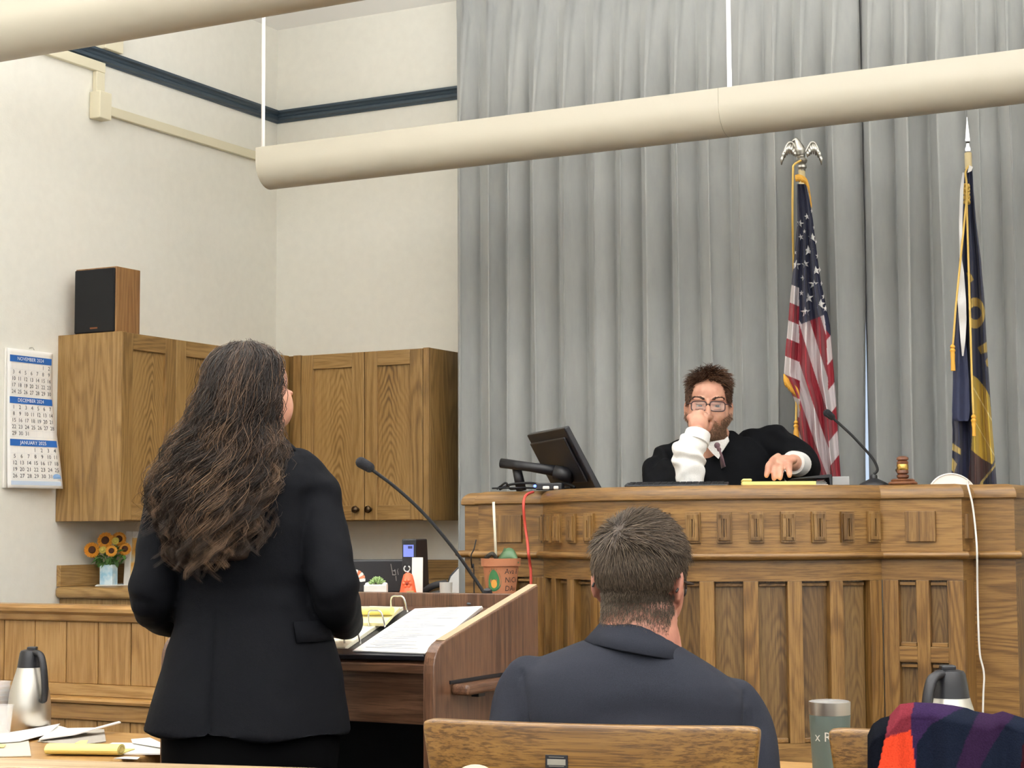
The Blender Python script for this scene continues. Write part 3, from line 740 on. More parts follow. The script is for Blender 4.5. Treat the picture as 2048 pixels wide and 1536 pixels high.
pr = onZ(352, 1500, TZ); pfar = onZ(240, 1464, TZ)
T1 = table('counsel_table', 'oak counsel table at the left strewn with papers', -4.3, pr.x + 0.0, pfar.y - 0.92, pfar.y, RAIL['X'])
q = onZ(1570, 1522, TZ)
T2 = table('counsel_table', 'oak counsel table in front of the seated man', -1.62, 0.6, q.y - 0.66, q.y, RAIL['X'])
# ------------------------------------------------------------------ people: tools
def remesh(mb, voxel, smooth=4, factor=0.5, ratio=None):
    me = bpy.data.meshes.new('tmp'); me.from_pydata([tuple(p) for p in mb.v], [], mb.f); me.update()
    bm = bmesh.new(); bm.from_mesh(me); bmesh.ops.recalc_face_normals(bm, faces=bm.faces); bm.to_mesh(me); bm.free()
    o = bpy.data.objects.new('tmp', me); COL.objects.link(o)
    m = o.modifiers.new('r', 'REMESH'); m.mode = 'VOXEL'; m.voxel_size = voxel; m.adaptivity = 0
    if smooth: s = o.modifiers.new('s', 'SMOOTH'); s.factor = factor; s.iterations = smooth
    if ratio: d = o.modifiers.new('d', 'DECIMATE'); d.ratio = ratio
    bpy.context.view_layer.update()
    out = bpy.data.meshes.new_from_object(o.evaluated_get(bpy.context.evaluated_depsgraph_get()))
    bpy.data.objects.remove(o); bpy.data.meshes.remove(me)
    out.polygons.foreach_set('use_smooth', [True] * len(out.polygons))
    return out
def capsule(mb, pts, rad, n=12, flat=1.0, up=(0, 0, 1), sub=4):
    """a limb: tapered tube along a smooth path with rounded ends"""
    P = spline(pts, sub); m = len(P); k = len(pts) - 1
    if not hasattr(rad, '__len__'): rad = [rad] * len(pts)
    R = [float(np.interp(i / sub, range(len(rad)), rad)) for i in range(m)]
    mb.tube(P, R, n, flat, up)
    mb.sphere(P[0], R[0] * 0.99, n, 8); mb.sphere(P[-1], R[-1] * 0.99, n, 8)
    return mb
def verts_np(me):
    a = np.empty(len(me.vertices) * 3); me.vertices.foreach_get('co', a); return a.reshape(-1, 3)
def set_verts(me, a):
    me.vertices.foreach_set('co', a.reshape(-1)); me.update()
def normals_np(me):
    a = np.empty(len(me.vertices) * 3); me.vertices.foreach_get('normal', a); return a.reshape(-1, 3)
def wrinkle(me, fn):
    v = verts_np(me); n = normals_np(me); d = np.array([fn(*p) for p in v]); set_verts(me, v + n * d[:, None])
def strands(name, lines, radius, shades, mat, parent, sides=3):
    """hair: lines (S,P,3) become thin tapered tubes in one mesh, with a shade per strand"""
    L = np.asarray(lines, dtype=np.float64); S, Pn, _ = L.shape
    T = np.gradient(L, axis=1); T /= np.linalg.norm(T, axis=2, keepdims=True) + 1e-9
    ref = np.array([0.31, -0.77, 0.55]); U = np.cross(T, ref); U /= np.linalg.norm(U, axis=2, keepdims=True) + 1e-9; Vv = np.cross(T, U)
    rad = np.asarray(radius).reshape(-1, 1) * np.interp(np.linspace(0, 1, Pn), [0, 0.08, 0.75, 1], [0.7, 1, 0.9, 0.15])[None, :]
    rings = []
    for k in range(sides):
        a = 2 * math.pi * k / sides; rings.append(L + (U * math.cos(a) + Vv * math.sin(a)) * rad[..., None])
    V = np.stack(rings, axis=2).reshape(-1, 3)
    s = np.arange(S)[:, None, None] * Pn * sides; p = np.arange(Pn - 1)[None, :, None] * sides; k = np.arange(sides)[None, None, :]
    a = s + p + k; b = s + p + (k + 1) % sides
    F = np.stack([a, b, b + sides, a + sides], axis=-1).reshape(-1, 4)
    me = bpy.data.meshes.new(name); nv, nf = len(V), len(F)
    me.vertices.add(nv); me.vertices.foreach_set('co', V.reshape(-1))
    me.loops.add(nf * 4); me.loops.foreach_set('vertex_index', F.reshape(-1).astype(np.int32))
    me.polygons.add(nf); me.polygons.foreach_set('loop_start', np.arange(nf, dtype=np.int32) * 4)
    me.polygons.foreach_set('use_smooth', np.ones(nf, dtype=bool)); me.update(calc_edges=True)
    at_ = me.attributes.new('shade', 'FLOAT', 'POINT')
    tt = np.linspace(0, 1, Pn)[None, :, None] * np.ones((S, 1, sides))
    sh = np.asarray(shades)[:, None, None] + 0.25 * tt
    at_.data.foreach_set('value', sh.reshape(-1).astype(np.float32))
    return link(name, me, mat, parent)
def hair_mat(name, dark, mid, light, rough=0.42):
    nt = NT(name); at_ = nt.n('ShaderNodeAttribute', attribute_name='shade')
    rp = ramp(nt, [(0.0, lin(dark)), (0.5, lin(mid)), (1.0, lin(light))]); nt.l(at_.outputs['Fac'], rp.inputs['Fac'])
    nt.l(rp.outputs['Color'], nt.b.inputs['Base Color']); nt.set(Roughness=rough); nt.b.inputs['Specular IOR Level'].default_value = 0.35
    return nt.m
def skin_mat(name, col, red):
    nt = NT(name); tc = nt.n('ShaderNodeTexCoord'); n1 = nt.n('ShaderNodeTexNoise', i_Scale=28.0, i_Detail=4.0); nt.l(tc.outputs['Object'], n1.inputs['Vector'])
    rp = ramp(nt, [(0.35, lin(col)), (0.7, lin(red))]); nt.l(n1.outputs['Fac'], rp.inputs['Fac']); nt.l(rp.outputs['Color'], nt.b.inputs['Base Color'])
    nt.set(Roughness=0.5); nt.b.inputs['Subsurface Weight'].default_value = 0.12; nt.b.inputs['Subsurface Radius'].default_value = (0.01, 0.004, 0.002)
    n2 = nt.n('ShaderNodeTexNoise', i_Scale=300.0, i_Detail=3.0); nt.l(tc.outputs['Object'], n2.inputs['Vector'])
    bp = nt.n('ShaderNodeBump', i_Strength=0.12, i_Distance=0.001); nt.l(n2.outputs['Fac'], bp.inputs['Height']); nt.l(bp.outputs['Normal'], nt.b.inputs['Normal'])
    return nt.m
def cloth_mat(name, col, rough=0.85, weave=900.0, bump=0.12, sheen=0.15, spec=0.25):
    nt = NT(name); tc = nt.n('ShaderNodeTexCoord'); c = lin(col)
    n1 = nt.n('ShaderNodeTexNoise', i_Scale=weave, i_Detail=2.0); nt.l(tc.outputs['Object'], n1.inputs['Vector'])
    rp = ramp(nt, [(0.3, tuple(v * 0.75 for v in c[:3]) + (1,)), (0.7, tuple(min(1, v * 1.2) for v in c[:3]) + (1,))]); nt.l(n1.outputs['Fac'], rp.inputs['Fac']); nt.l(rp.outputs['Color'], nt.b.inputs['Base Color'])
    nt.set(Roughness=rough); nt.b.inputs['Sheen Weight'].default_value = sheen; nt.b.inputs['Specular IOR Level'].default_value = spec
    n2 = nt.n('ShaderNodeTexNoise', i_Scale=22.0, i_Detail=3.0); nt.l(tc.outputs['Object'], n2.inputs['Vector'])
    s = math_(nt, 'ADD', math_(nt, 'MULTIPLY', n1.outputs['Fac'], 0.25), n2.outputs['Fac'])
    bp = nt.n('ShaderNodeBump', i_Strength=bump, i_Distance=0.006); nt.l(s, bp.inputs['Height']); nt.l(bp.outputs['Normal'], nt.b.inputs['Normal'])
    return nt.m
SKIN = skin_mat('fair_skin', '#C3947C', '#B27C67')
SKIN2 = skin_mat('rosy_skin', '#AE7762', '#98604F')
def head_shapes(mb, H, neck=0.19, nr=0.056, ears=True):
    """skull, face, nose, lips, ears and neck in the head frame H: x right, y towards the face, z up"""
    k = H.to_scale()[0]
    def el(c, r, rot=None):
        m3 = H.to_3x3(); m3 = m3 @ rot if rot is not None else m3
        mb.sphere(H @ Vector(c), r, 28, 18, m3)
    el((0, -0.014, 0.028), (0.076, 0.097, 0.090)); el((0, 0.02, 0.045), (0.068, 0.07, 0.066))
    el((0, 0.028, -0.04), (0.062, 0.062, 0.075)); el((0, 0.032, -0.085), (0.048, 0.052, 0.036)); el((0, 0.062, -0.103), (0.026, 0.024, 0.020))
    for s in (-1, 1):
        el((s * 0.037, 0.056, -0.032), (0.028, 0.028, 0.026)); el((s * 0.030, 0.080, 0.024), (0.026, 0.012, 0.009)); el((s * 0.058, 0.02, -0.02), (0.018, 0.035, 0.05))
        el((s * 0.011, 0.098, -0.035), (0.009, 0.011, 0.008))
        e = Matrix.Rotation(s * math.radians(22), 3, 'Z') @ Matrix.Rotation(math.radians(-12), 3, 'X')
        if ears: el((s * 0.080, -0.012, -0.008), (0.008, 0.019, 0.031), e); el((s * 0.085, -0.020, 0.004), (0.006, 0.010, 0.022), e); el((s * 0.076, -0.004, -0.034), (0.007, 0.009, 0.011), e)
        el((s * 0.031, 0.0795, 0.0072), (0.018, 0.011, 0.0056)); el((s * 0.031, 0.0785, -0.0095), (0.017, 0.010, 0.0052))
    mb.tube([H @ Vector(p) for p in ((0, 0.082, 0.02), (0, 0.092, 0.0), (0, 0.106, -0.022), (0, 0.110, -0.034), (0, 0.098, -0.042))], [0.008 * k, 0.008 * k, 0.011 * k, 0.0125 * k, 0.009 * k], 12)
    el((0, 0.088, -0.066), (0.024, 0.010, 0.0055)); el((0, 0.086, -0.076), (0.020, 0.011, 0.006))
    a, b, c = H @ Vector((0, -0.018, -0.03)), H @ Vector((0, -0.028, -0.03 - neck * 0.5)), H @ Vector((0, -0.045, -0.03 - neck))
    capsule(mb, [a, b, c], [nr, nr * 0.98, nr * 1.15], 20)
def eyes(parent, H, iris='#4A5A62'):
    k = H.to_scale()[0]
    wm = bpy.data.materials.get('eye_white') or plain('eye_white', '#A59C96', 0.25)
    im = plain('iris', iris, 0.2)
    for s in (-1, 1):
        e = MB().sphere(H @ Vector((s * 0.031, 0.0690, -0.001)), 0.0125 * k, 18, 12).obj('eye', wm, parent, smooth=True)
        MB().sphere(H @ Vector((s * 0.031 - 0.002, 0.0800, 0.0)), (0.0070, 0.0035, 0.0070), 14, 8, H.to_3x3()).obj('iris', im, e, smooth=True)
def rot_head(c, yaw, pitch=0.0, roll=0.0, k=1.0):
    """face direction: yaw clockwise from straight ahead (away from the camera)"""
    return Matrix.Translation(c) @ Matrix.Rotation(-math.radians(yaw), 4, 'Z') @ Matrix.Rotation(math.radians(pitch), 4, 'X') @ Matrix.Rotation(math.radians(roll), 4, 'Y') @ Matrix.Scale(k, 4)
def ring(cx, cy, cz, rx, ry, n=40, tilt=0.0, e=2.2, rz=0.0):
    """flattened oval; tilt lifts the left and lowers the right"""
    out = []
    for k in range(n):
        a = 2 * math.pi * k / n; ca, sa = math.cos(a), math.sin(a)
        x = rx * math.copysign(abs(ca) ** (2 / e), ca); y = ry * math.copysign(abs(sa) ** (2 / e), sa)
        xr = x * math.cos(rz) - y * math.sin(rz); yr = x * math.sin(rz) + y * math.cos(rz)
        out.append(Vector((cx + xr, cy + yr, cz - tilt * xr)))
    return out
def sm(x, a, b):
    t = min(1.0, max(0.0, (x - a) / (b - a))); return t * t * (3 - 2 * t)

# ------------------------------------------------------------------ woman at the lectern
WD = 3.78
wb = C(490, 1500, WD); wbase = Vector((wb.x, WD, 0))
woman = thing('person', 'woman with long wavy brown hair and black suit standing at the lectern', 'person', c2w(wbase.x, wbase.y), PSI)
def w_(px, py, D=WD): return C(px, py, D) - wbase
# body: head, neck, arms and hands as one surface
Hw = rot_head(w_(500, 800, WD + 0.0), 33, -4, 0, 0.95)
bm_ = MB(); head_shapes(bm_, Hw, 0.2, 0.05, False)
for s in (-1, 1): bm_.sphere(Hw @ Vector((s * 0.046, 0.048, -0.012)), (0.029, 0.034, 0.048), 24, 16, Hw.to_3x3())
capsule(bm_, [w_(500, 925), w_(490, 1000), w_(488, 1120)], [0.09, 0.11, 0.10], 20, 1.0)
# right forearm and hand on the binder
wr = w_(690, 1254, WD +0.200)
capsule(bm_, [w_(640, 1000), w_(664, 1180, WD -0.050), wr], [0.04, 0.036, 0.026], 12)
hd = w_(672, 1266, WD +0.270) - wr
palm = wr + hd * 0.35 + Vector((0, 0.02, -0.006))
bm_.sphere(palm, (0.036, 0.042, 0.017), 16, 10)
for i in range(4):
    st = palm + Vector((-0.028 + 0.018 * i - 0.006, 0.032, -0.002)); L_f = (0.055, 0.066, 0.07, 0.06)[i]
    capsule(bm_, [st, st + Vector((-0.008, L_f * 0.5, 0.004)), st + Vector((-0.014, L_f, -0.010))], [0.0085, 0.008, 0.0065], 8)
capsule(bm_, [palm + Vector((-0.03, -0.005, -0.004)), palm + Vector((-0.05, 0.018, -0.004)), palm + Vector((-0.056, 0.045, -0.008))], [0.0105, 0.0095, 0.0075], 8)
# left forearm and hand, held in front of her
wl = w_(372, 1240, WD +0.220)
capsule(bm_, [w_(345, 1000), w_(300, 1195, WD -0.030), wl], [0.04, 0.036, 0.026], 12)
palm = wl + Vector((0.035, 0.025, 0.0)); bm_.sphere(palm, (0.042, 0.036, 0.017), 16, 10)
for i in range(4):
    st = palm + Vector((0.032, -0.024 + 0.016 * i, 0)); capsule(bm_, [st, st + Vector((0.03, 0.004, 0.003)), st + Vector((0.052, 0.006, -0.010))], [0.0085, 0.008, 0.0065], 8)
capsule(bm_, [palm + Vector((0, 0.03, 0)), palm + Vector((0.022, 0.045, 0.002)), palm + Vector((0.042, 0.05, -0.002))], [0.0105, 0.0095, 0.0075], 8)
link('body', remesh(bm_, 0.0038, 3), SKIN, woman, smooth=True)
eyes(woman, Hw)
BLK = cloth_mat('black_suiting', '#0F1014', 0.8, bump=0.3, sheen=0.0, spec=0.10)
BLK2 = cloth_mat('black_trousers', '#050506', 0.85, sheen=0.0, spec=0.05)
JR = [(878, 508, 58, .062), (898, 505, 92, .078), (920, 497, 128, .094), (945, 490, 152, .106), (975, 484, 163, .114), (1015, 482, 160, .12), (1060, 484, 152, .122),
      (1120, 490, 143, .116), (1175, 496, 136, .108), (1225, 500, 146, .114), (1285, 502, 163, .128), (1345, 499, 178, .142), (1405, 494, 191, .155), (1462, 490, 203, .166)]
jb_ = MB(); rr = []
for py, cx, hwp, ry in JR:
    c = w_(cx, py); r0 = hwp * WD / FPX
    rr.append(ring(c.x, c.y, c.z, r0, ry, 48, e=2.3, tilt=0.06 if py < 960 else (0.03 if py > 1400 else 0)))
jb_.loft(rr)
capsule(jb_, [w_(372, 962), w_(345, 1010, WD +0.000), w_(326, 1080, WD -0.020), w_(312, 1150, WD -0.040), w_(304, 1198, WD -0.030), w_(318, 1222, WD +0.060), w_(348, 1236, WD +0.170)], [.058, .060, .054, .051, .050, .046, .041], 20, sub=5)
capsule(jb_, [w_(596, 952), w_(624, 990, WD +0.000), w_(640, 1050, WD -0.020), w_(654, 1110, WD -0.050), w_(668, 1170, WD -0.070), w_(672, 1205, WD -0.040), w_(692, 1246, WD +0.185)], [.060, .062, .056, .053, .052, .049, .042], 20, sub=5)
jm = remesh(jb_, 0.0055, 3)
zW = w_(496, 1175).z; zH = w_(496, 1462).z; xv = w_(438, 1400).x
el_r = w_(672, 1190, WD -0.060); sh_r = w_(630, 985, WD -0.020); el_l = w_(303, 1196, WD -0.030)
def fold_w(x, y, z):
    d = 0.0
    t = sm(z, zW, zH)
    if z < zW: d += t * 0.007 * math.sin((math.atan2(y, x) * 5) + 1.2) * (1 if abs(x) < 0.26 else 0)
    if y < 0.02 and z < zW - 0.03: d -= 0.006 * math.exp(-((x - xv - 0.004) / 0.004) ** 2) * sm(z, zW - 0.03, zW - 0.09)     # centre vent
    for q, amp in ((el_r, 0.005), (el_l, 0.005), (sh_r, 0.004)):
        r = math.sqrt((x - q.x) ** 2 + (y - q.y) ** 2 + (z - q.z) ** 2)
        if r < 0.16: d += amp * math.exp(-(r / 0.085) ** 2) * math.sin(62 * (z - q.z) + 26 * (x - q.x) + 3 * mnoise.noise(Vector((x, y, z)) * 14))
    d += 0.0035 * mnoise.noise(Vector((x * 7, y * 7, z * 4))) + 0.0015 * mnoise.noise(Vector((x * 22, y * 22, z * 16)))
    return d
wrinkle(jm, fold_w)
jk = link('jacket', jm, BLK, woman, smooth=True)
# pocket flap, vent flap, collar
mbp = MB(); outr, innr = [], []
for py in (1239, 1258, 1279):
    hwp = np.interp(py, [r[0] for r in JR], [r[2] for r in JR]) * WD / FPX; ry = np.interp(py, [r[0] for r in JR], [r[3] for r in JR]); c = w_(501, py)
    for lst, off in ((outr, 0.0075), (innr, 0.001)):
        lst.append([Vector((c.x + (hwp + off) * math.copysign(abs(math.cos(a)) ** (2 / 2.3), math.cos(a)), c.y + (ry + off) * math.copysign(abs(math.sin(a)) ** (2 / 2.3), math.sin(a)), c.z)) for a in np.linspace(-0.95, -0.12, 9)])
mbp.add([p for r in outr for p in r], [(i * 9 + k, i * 9 + k + 1, (i + 1) * 9 + k + 1, (i + 1) * 9 + k) for i in range(2) for k in range(8)])
fo = mbp.obj('pocket_flap', BLK, jk, smooth=True); so = fo.modifiers.new('t', 'SOLIDIFY'); so.thickness = 0.004
cb = MB(); cr = []
for py, hwp, ry in ((862, 54, .062), (876, 66, .070), (892, 84, .082), (900, 92, .084)):
    c = w_(508, py); cr.append(ring(c.x, c.y, c.z, hwp * WD / FPX, ry, 40, tilt=0.05))
cb.loft(cr); cb.obj('collar', BLK, jk, smooth=True)
# cuff tip of the left sleeve
cf = MB(); capsule(cf, [w_(336, 1240, WD +0.110), w_(322, 1266, WD +0.110)], [0.014, 0.004], 8, 0.4); cf.obj('cuff_flap', BLK, jk, smooth=True)
# trousers and shoes
tb = MB(); rr = []
for z, rx, ry in ((zH + 0.16, .15, .11), (zH + 0.02, .185, .14), (zH - 0.06, .185, .145), (zH - 0.12, .165, .13)):
    rr.append(ring(0.012, 0.0, z, rx, ry, 36))
tb.loft(rr)
for s in (-1, 1):
    capsule(tb, [(0.012 + s * 0.088, 0, zH - 0.08), (s * 0.095, 0.0, 0.46), (s * 0.10, 0.0, 0.12)], [0.095, 0.072, 0.06], 20)
link('trousers', remesh(tb, 0.012, 4), BLK2, woman, smooth=True)
for s in (-1, 1):
    MB().loft([ring(s * 0.10, 0.0 + dy, z, rx, ry, 20) for dy, z, rx, ry in ((0.03, 0.001, .042, .12), (0.03, 0.03, .044, .122), (0.0, 0.06, .042, .08), (-0.01, 0.09, .038, .05))]).obj('shoe', MAT['black'], woman, smooth=50)
# hair: wavy locks that fan from the crown and fall down her back
HY = [688, 700, 720, 760, 800, 850, 900, 950, 1000, 1050, 1100, 1140, 1170]
HL = [480, 446, 422, 406, 399, 380, 346, 322, 308, 318, 330, 342, 352]
HR = [500, 540, 558, 557, 552, 543, 560, 568, 556, 545, 538, 530, 520]
HT = [.02, .055, .085, .108, .118, .125, .135, .15, .165, .175, .178, .176, .172]
WH = hair_mat('brown_hair', '#120C08', '#35261B', '#6E553F', 0.45)
rh = np.random.RandomState(11)
def hair_pt(u, py, dep):
    l, r, t = np.interp(py, HY, HL), np.interp(py, HY, HR), np.interp(py, HY, HT)
    return np.array([(l + r) / 2 + u * (r - l) / 2, py, WD - dep * t * math.sqrt(max(0.0, 1 - 0.85 * u * u))])
def to_local(a):
    p = C(a[0], a[1], a[2]) - wbase; return (p.x, p.y, p.z)
lines = []; rad = []; shd = []; NP = 26
def add_lock(u, y0, y1, dep, nst, amp, wl, spread, du=0.0, shade=0.4):
    ph1 = 5.0 * mnoise.noise(Vector((u * 2.2, dep * 6, 0.3))) + rh.normal(0, 0.5); ph2 = ph1 + 1.5 + rh.normal(0, 0.4); g = []
    for i in range(NP):
        t = i / (NP - 1); py = y0 + (y1 - y0) * t
        a = hair_pt(np.clip(u + du * t, -1.06, 1.06), py, dep); g.append(to_local(a))
    g = np.array(g); t = np.linspace(0, 1, NP); arcl = np.concatenate([[0], np.cumsum(np.linalg.norm(np.diff(g, axis=0), axis=1))])
    A = amp * np.clip((arcl - 0.03) / 0.22, 0, 1.15)
    g[:, 0] += A * np.sin(arcl / wl * 6.283 + ph1); g[:, 1] += 0.55 * A * np.sin(arcl / wl * 6.283 + ph2) - 0.3 * A
    # tips flick outwards
    fk = np.clip((t - 0.86) / 0.14, 0, 1) ** 2; g[:, 0] += fk * rh.uniform(-0.03, 0.03); g[:, 1] -= fk * 0.012
    sprd = spread * np.interp(t, [0, 0.3, 0.8, 1], [0.9, 1.0, 0.8, 0.35])
    for s in range(nst):
        o = rh.normal(0, 1, 3); o /= max(1, np.linalg.norm(o)); fr = rh.uniform(0.7, 1.3); q = rh.uniform(0, 6.28)
        ln_ = g + o[None, :] * sprd[:, None]
        ln_[:, 0] += 0.0022 * np.sin(arcl * 60 * fr + q); ln_[:, 1] += 0.0018 * np.cos(arcl * 48 * fr + q)
        if s % 5 == 0: ln_ = g + (ln_ - g) * 1.6
        lines.append(ln_); rad.append(rh.uniform(0.0004, 0.0008)); shd.append(np.clip(shade + rh.normal(0, 0.10), 0, 1))
for k in range(250):
    u = rh.uniform(-1, 1); bot = np.interp(u, [-1, -0.75, -0.4, 0, 0.4, 1], [1105, 1150, 1168, 1140, 1118, 1095])
    y0 = rh.choice([690, 695, 705, 720, 745, 780]); y1 = bot - abs(rh.normal(0, 70)) if rh.rand() < 0.8 else rh.uniform(900, bot)
    add_lock(u, y0, max(y1, 880), rh.uniform(0.86, 1.08), 27, rh.uniform(0.010, 0.022), rh.uniform(0.085, 0.105), rh.uniform(0.006, 0.012), rh.uniform(-0.14, 0.14), rh.choice([0.03, 0.2, 0.42, 0.68], p=[0.3, 0.3, 0.25, 0.15]))
for k in range(26):      # looser strands over the right shoulder and at the left edge
    if k < 12: add_lock(rh.uniform(0.6, 1.0), 780, rh.uniform(930, 990), 1.0, 8, 0.012, 0.11, 0.014, rh.uniform(0.1, 0.35), 0.5)
    else: add_lock(rh.uniform(-1.05, -0.8), 800, rh.uniform(960, 1080), 0.9, 8, 0.016, 0.10, 0.016, rh.uniform(-0.2, 0.0), 0.5)
for k in range(90):
    u = rh.uniform(-1.1, 1.1); add_lock(u, rh.uniform(692, 800), rh.uniform(900, 1130), rh.uniform(1.05, 1.2), 1, rh.uniform(0.012, 0.03), rh.uniform(0.09, 0.2), 0.004, rh.uniform(-0.25, 0.25), 0.6)
strands('hair', lines, rad, shd, WH, woman)
hb_ = MB(); rr = []
for py in (694, 705, 725, 760, 800, 850, 900, 950, 1000, 1050, 1095, 1120):
    l, r, t = np.interp(py, HY, HL), np.interp(py, HY, HR), np.interp(py, HY, HT)
    kk = 0.93 if py < 1000 else 0.86
    c = w_((l + r) / 2, py, WD); near = t * 0.86; far = 0.075 if py < 860 else -0.03
    cy_ = (far - near) / 2; rr.append(ring(c.x, cy_, c.z, (r - l) / 2 * kk * WD / FPX, (near + far) / 2, 36, e=2.1))
hb_.loft(rr)
HB = plain('brown_hair_underlayer', '#2A1E16', 0.55, bump=0.6, bscale=120)
link('hair_underlayer', remesh(hb_, 0.008, 6), HB, woman, smooth=True)

# ------------------------------------------------------------------ man seated at the counsel table
MD = 3.12
mb0 = C(1275, 1500, MD); mbase = Vector((mb0.x, MD, 0))
man = thing('person', 'man with short brown hair in a slate blue suit jacket, seated with his back turned', 'person', c2w(mbase.x, mbase.y), PSI)
def m_(px, py, D=MD): return C(px, py, D) - mbase
Hm = rot_head(m_(1282, 1164, MD + 0.02), 24, -6, 3, 0.93)
bm_ = MB(); head_shapes(bm_, Hm, 0.16, 0.057)
capsule(bm_, [m_(1285, 1240), m_(1278, 1290), m_(1270, 1400)], [0.062, 0.075, 0.12], 20)
for s, xs in ((-1, (1060, 1025, 1090)), (1, (1465, 1498, 1440))):
    a = m_(xs[0], 1440); b = m_(xs[1], 1640, 3.10); c_ = m_(xs[2], 1640, 3.42); c_.z = 0.80
    capsule(bm_, [a, b, c_], [0.03, 0.03, 0.026], 12)
    palm = c_ + Vector((-s * 0.02, 0.05, -0.008)); bm_.sphere(palm, (0.042, 0.048, 0.018), 14, 8)
    for i in range(4):
        st = palm + Vector((-0.028 + 0.019 * i, 0.036, 0)); capsule(bm_, [st, st + Vector((0, 0.035, 0.004)), st + Vector((0, 0.062, -0.010))], [0.0095, 0.009, 0.0075], 8)
    capsule(bm_, [palm + Vector((-s * 0.035, 0, 0)), palm + Vector((-s * 0.06, 0.03, 0)), palm + Vector((-s * 0.06, 0.055, -0.004))], [0.012, 0.011, 0.009], 8)
mbody = remesh(bm_, 0.0040, 3)
link('body', mbody, SKIN2, man, smooth=True)
eyes(man, Hm)
NAVY = cloth_mat('slate_navy_suiting', '#282A32', 0.8, bump=0.12, sheen=0.0, spec=0.12)
NAVY2 = cloth_mat('slate_navy_trousers', '#333A48', 0.8)
jb_ = MB(); rr = []
for xl, yl, xr, yr, ry in ((1212, 1262, 1338, 1278, .062), (1178, 1276, 1372, 1298, .078), (1130, 1293, 1412, 1322, .094), (1085, 1312, 1450, 1347, .106), (1050, 1334, 1482, 1374, .115), (1028, 1362, 1502, 1406, .122),
                           (1020, 1410, 1508, 1458, .13), (1028, 1480, 1500, 1520, .135), (1045, 1600, 1490, 1620, .14), (1060, 1760, 1480, 1770, .15), (1050, 1900, 1490, 1905, .16)):
    a, b = m_(xl, yl), m_(xr, yr); c = (a + b) / 2
    rr.append(ring(c.x, c.y, c.z, (b.x - a.x) / 2, ry, 44, tilt=(a.z - b.z) / (b.x - a.x), e=2.3))
jb_.loft(rr)
capsule(jb_, [m_(1058, 1362), m_(1042, 1410, 3.12), m_(1030, 1520, 3.09), m_(1022, 1640, 3.08), m_(1060, 1645, 3.24), m_(1088, 1640, 3.38)], [.046, .052, .052, .05, .044, .04], 20)
capsule(jb_, [m_(1471, 1404), m_(1492, 1452, 3.12), m_(1506, 1540, 3.09), m_(1506, 1650, 3.08), m_(1470, 1645, 3.24), m_(1442, 1640, 3.38)], [.043, .048, .048, .048, .044, .04], 20)
jm = remesh(jb_, 0.007, 5)
cS_ = m_(1275, 1400)
def fold_m(x, y, z):
    d = 0.0025 * mnoise.noise(Vector((x * 8, y * 8, z * 6))) + 0.0012 * mnoise.noise(Vector((x * 25, y * 20, z * 14)))
    d += 0.003 * math.exp(-((z - cS_.z - 0.0) / 0.05) ** 2) * math.sin(z * 70 + 14 * abs(x)) * math.exp(-(x / 0.1) ** 2)
    if y < 0: d -= 0.0016 * math.exp(-(x / 0.0022) ** 2)          # back seam
    for s, q in ((-1, m_(1046, 1372)), (1, m_(1482, 1412))):
        d -= 0.004 * math.exp(-((x - q.x + s * 0.10 * (q.z - z)) / 0.004) ** 2) * (1 if z < q.z + 0.03 else 0)   # armhole seams
    return d
wrinkle(jm, fold_m)
jk2 = link('jacket', jm, NAVY, man, smooth=True)
# turned-down jacket collar and the white shirt collar above it
def collar(parent, name, mat, rows, thick, mk, e=2.0):
    outer = [ring((mk(xl, yl).x + mk(xr, yr).x) / 2, yy, (mk(xl, yl).z + mk(xr, yr).z) / 2, (mk(xr, yr).x - mk(xl, yl).x) / 2, ry, 48, tilt=(mk(xl, yl).z - mk(xr, yr).z) / (mk(xr, yr).x - mk(xl, yl).x), e=e) for xl, yl, xr, yr, ry, yy in rows]
    me_ = MB(); n = 48; v = [p for r in outer for p in r]; f = [(i * n + k, i * n + (k + 1) % n, (i + 1) * n + (k + 1) % n, (i + 1) * n + k) for i in range(len(rows) - 1) for k in range(n)]
    me_.add(v, f); o = me_.obj(name, mat, parent, smooth=True); s = o.modifiers.new('t', 'SOLIDIFY'); s.thickness = thick; s.offset = -1
    return o
collar(jk2, 'jacket_collar', NAVY, [(1214, 1236, 1338, 1258, .066, 0.010), (1208, 1236, 1344, 1260, .071, 0.006), (1190, 1257, 1360, 1290, .084, 0.0), (1168, 1280, 1378, 1318, .099, -0.006), (1171, 1284, 1375, 1321, .096, -0.004)], 0.004, m_)
collar(man, 'shirt_collar', plain('white_shirt_cotton', '#E8E6E2', 0.8), [(1218, 1224, 1340, 1242, .062, 0.012), (1214, 1256, 1340, 1280, .065, 0.010)], 0.003, m_)
# trousers, seated
tb = MB()
tb.loft([ring(0, 0.0, z, rx, ry, 30) for z, rx, ry in ((0.70, .17, .12), (0.60, .19, .14), (0.50, .19, .15), (0.475, .17, .14))])
for s in (-1, 1): capsule(tb, [(s * 0.09, 0.02, 0.56), (s * 0.12, 0.25, 0.56), (s * 0.13, 0.44, 0.54), (s * 0.13, 0.46, 0.30), (s * 0.13, 0.46, 0.09)], [.085, .08, .068, .058, .05], 18)
link('trousers', remesh(tb, 0.012, 4), NAVY2, man, smooth=True)
for s in (-1, 1):
    MB().loft([ring(s * 0.13, 0.49 + dy, z, rx, ry, 20) for dy, z, rx, ry in ((0.03, 0.001, .046, .13), (0.03, 0.03, .048, .132), (0.0, 0.06, .046, .09), (-0.03, 0.09, .042, .055))]).obj('shoe', MAT['black'], man, smooth=50)
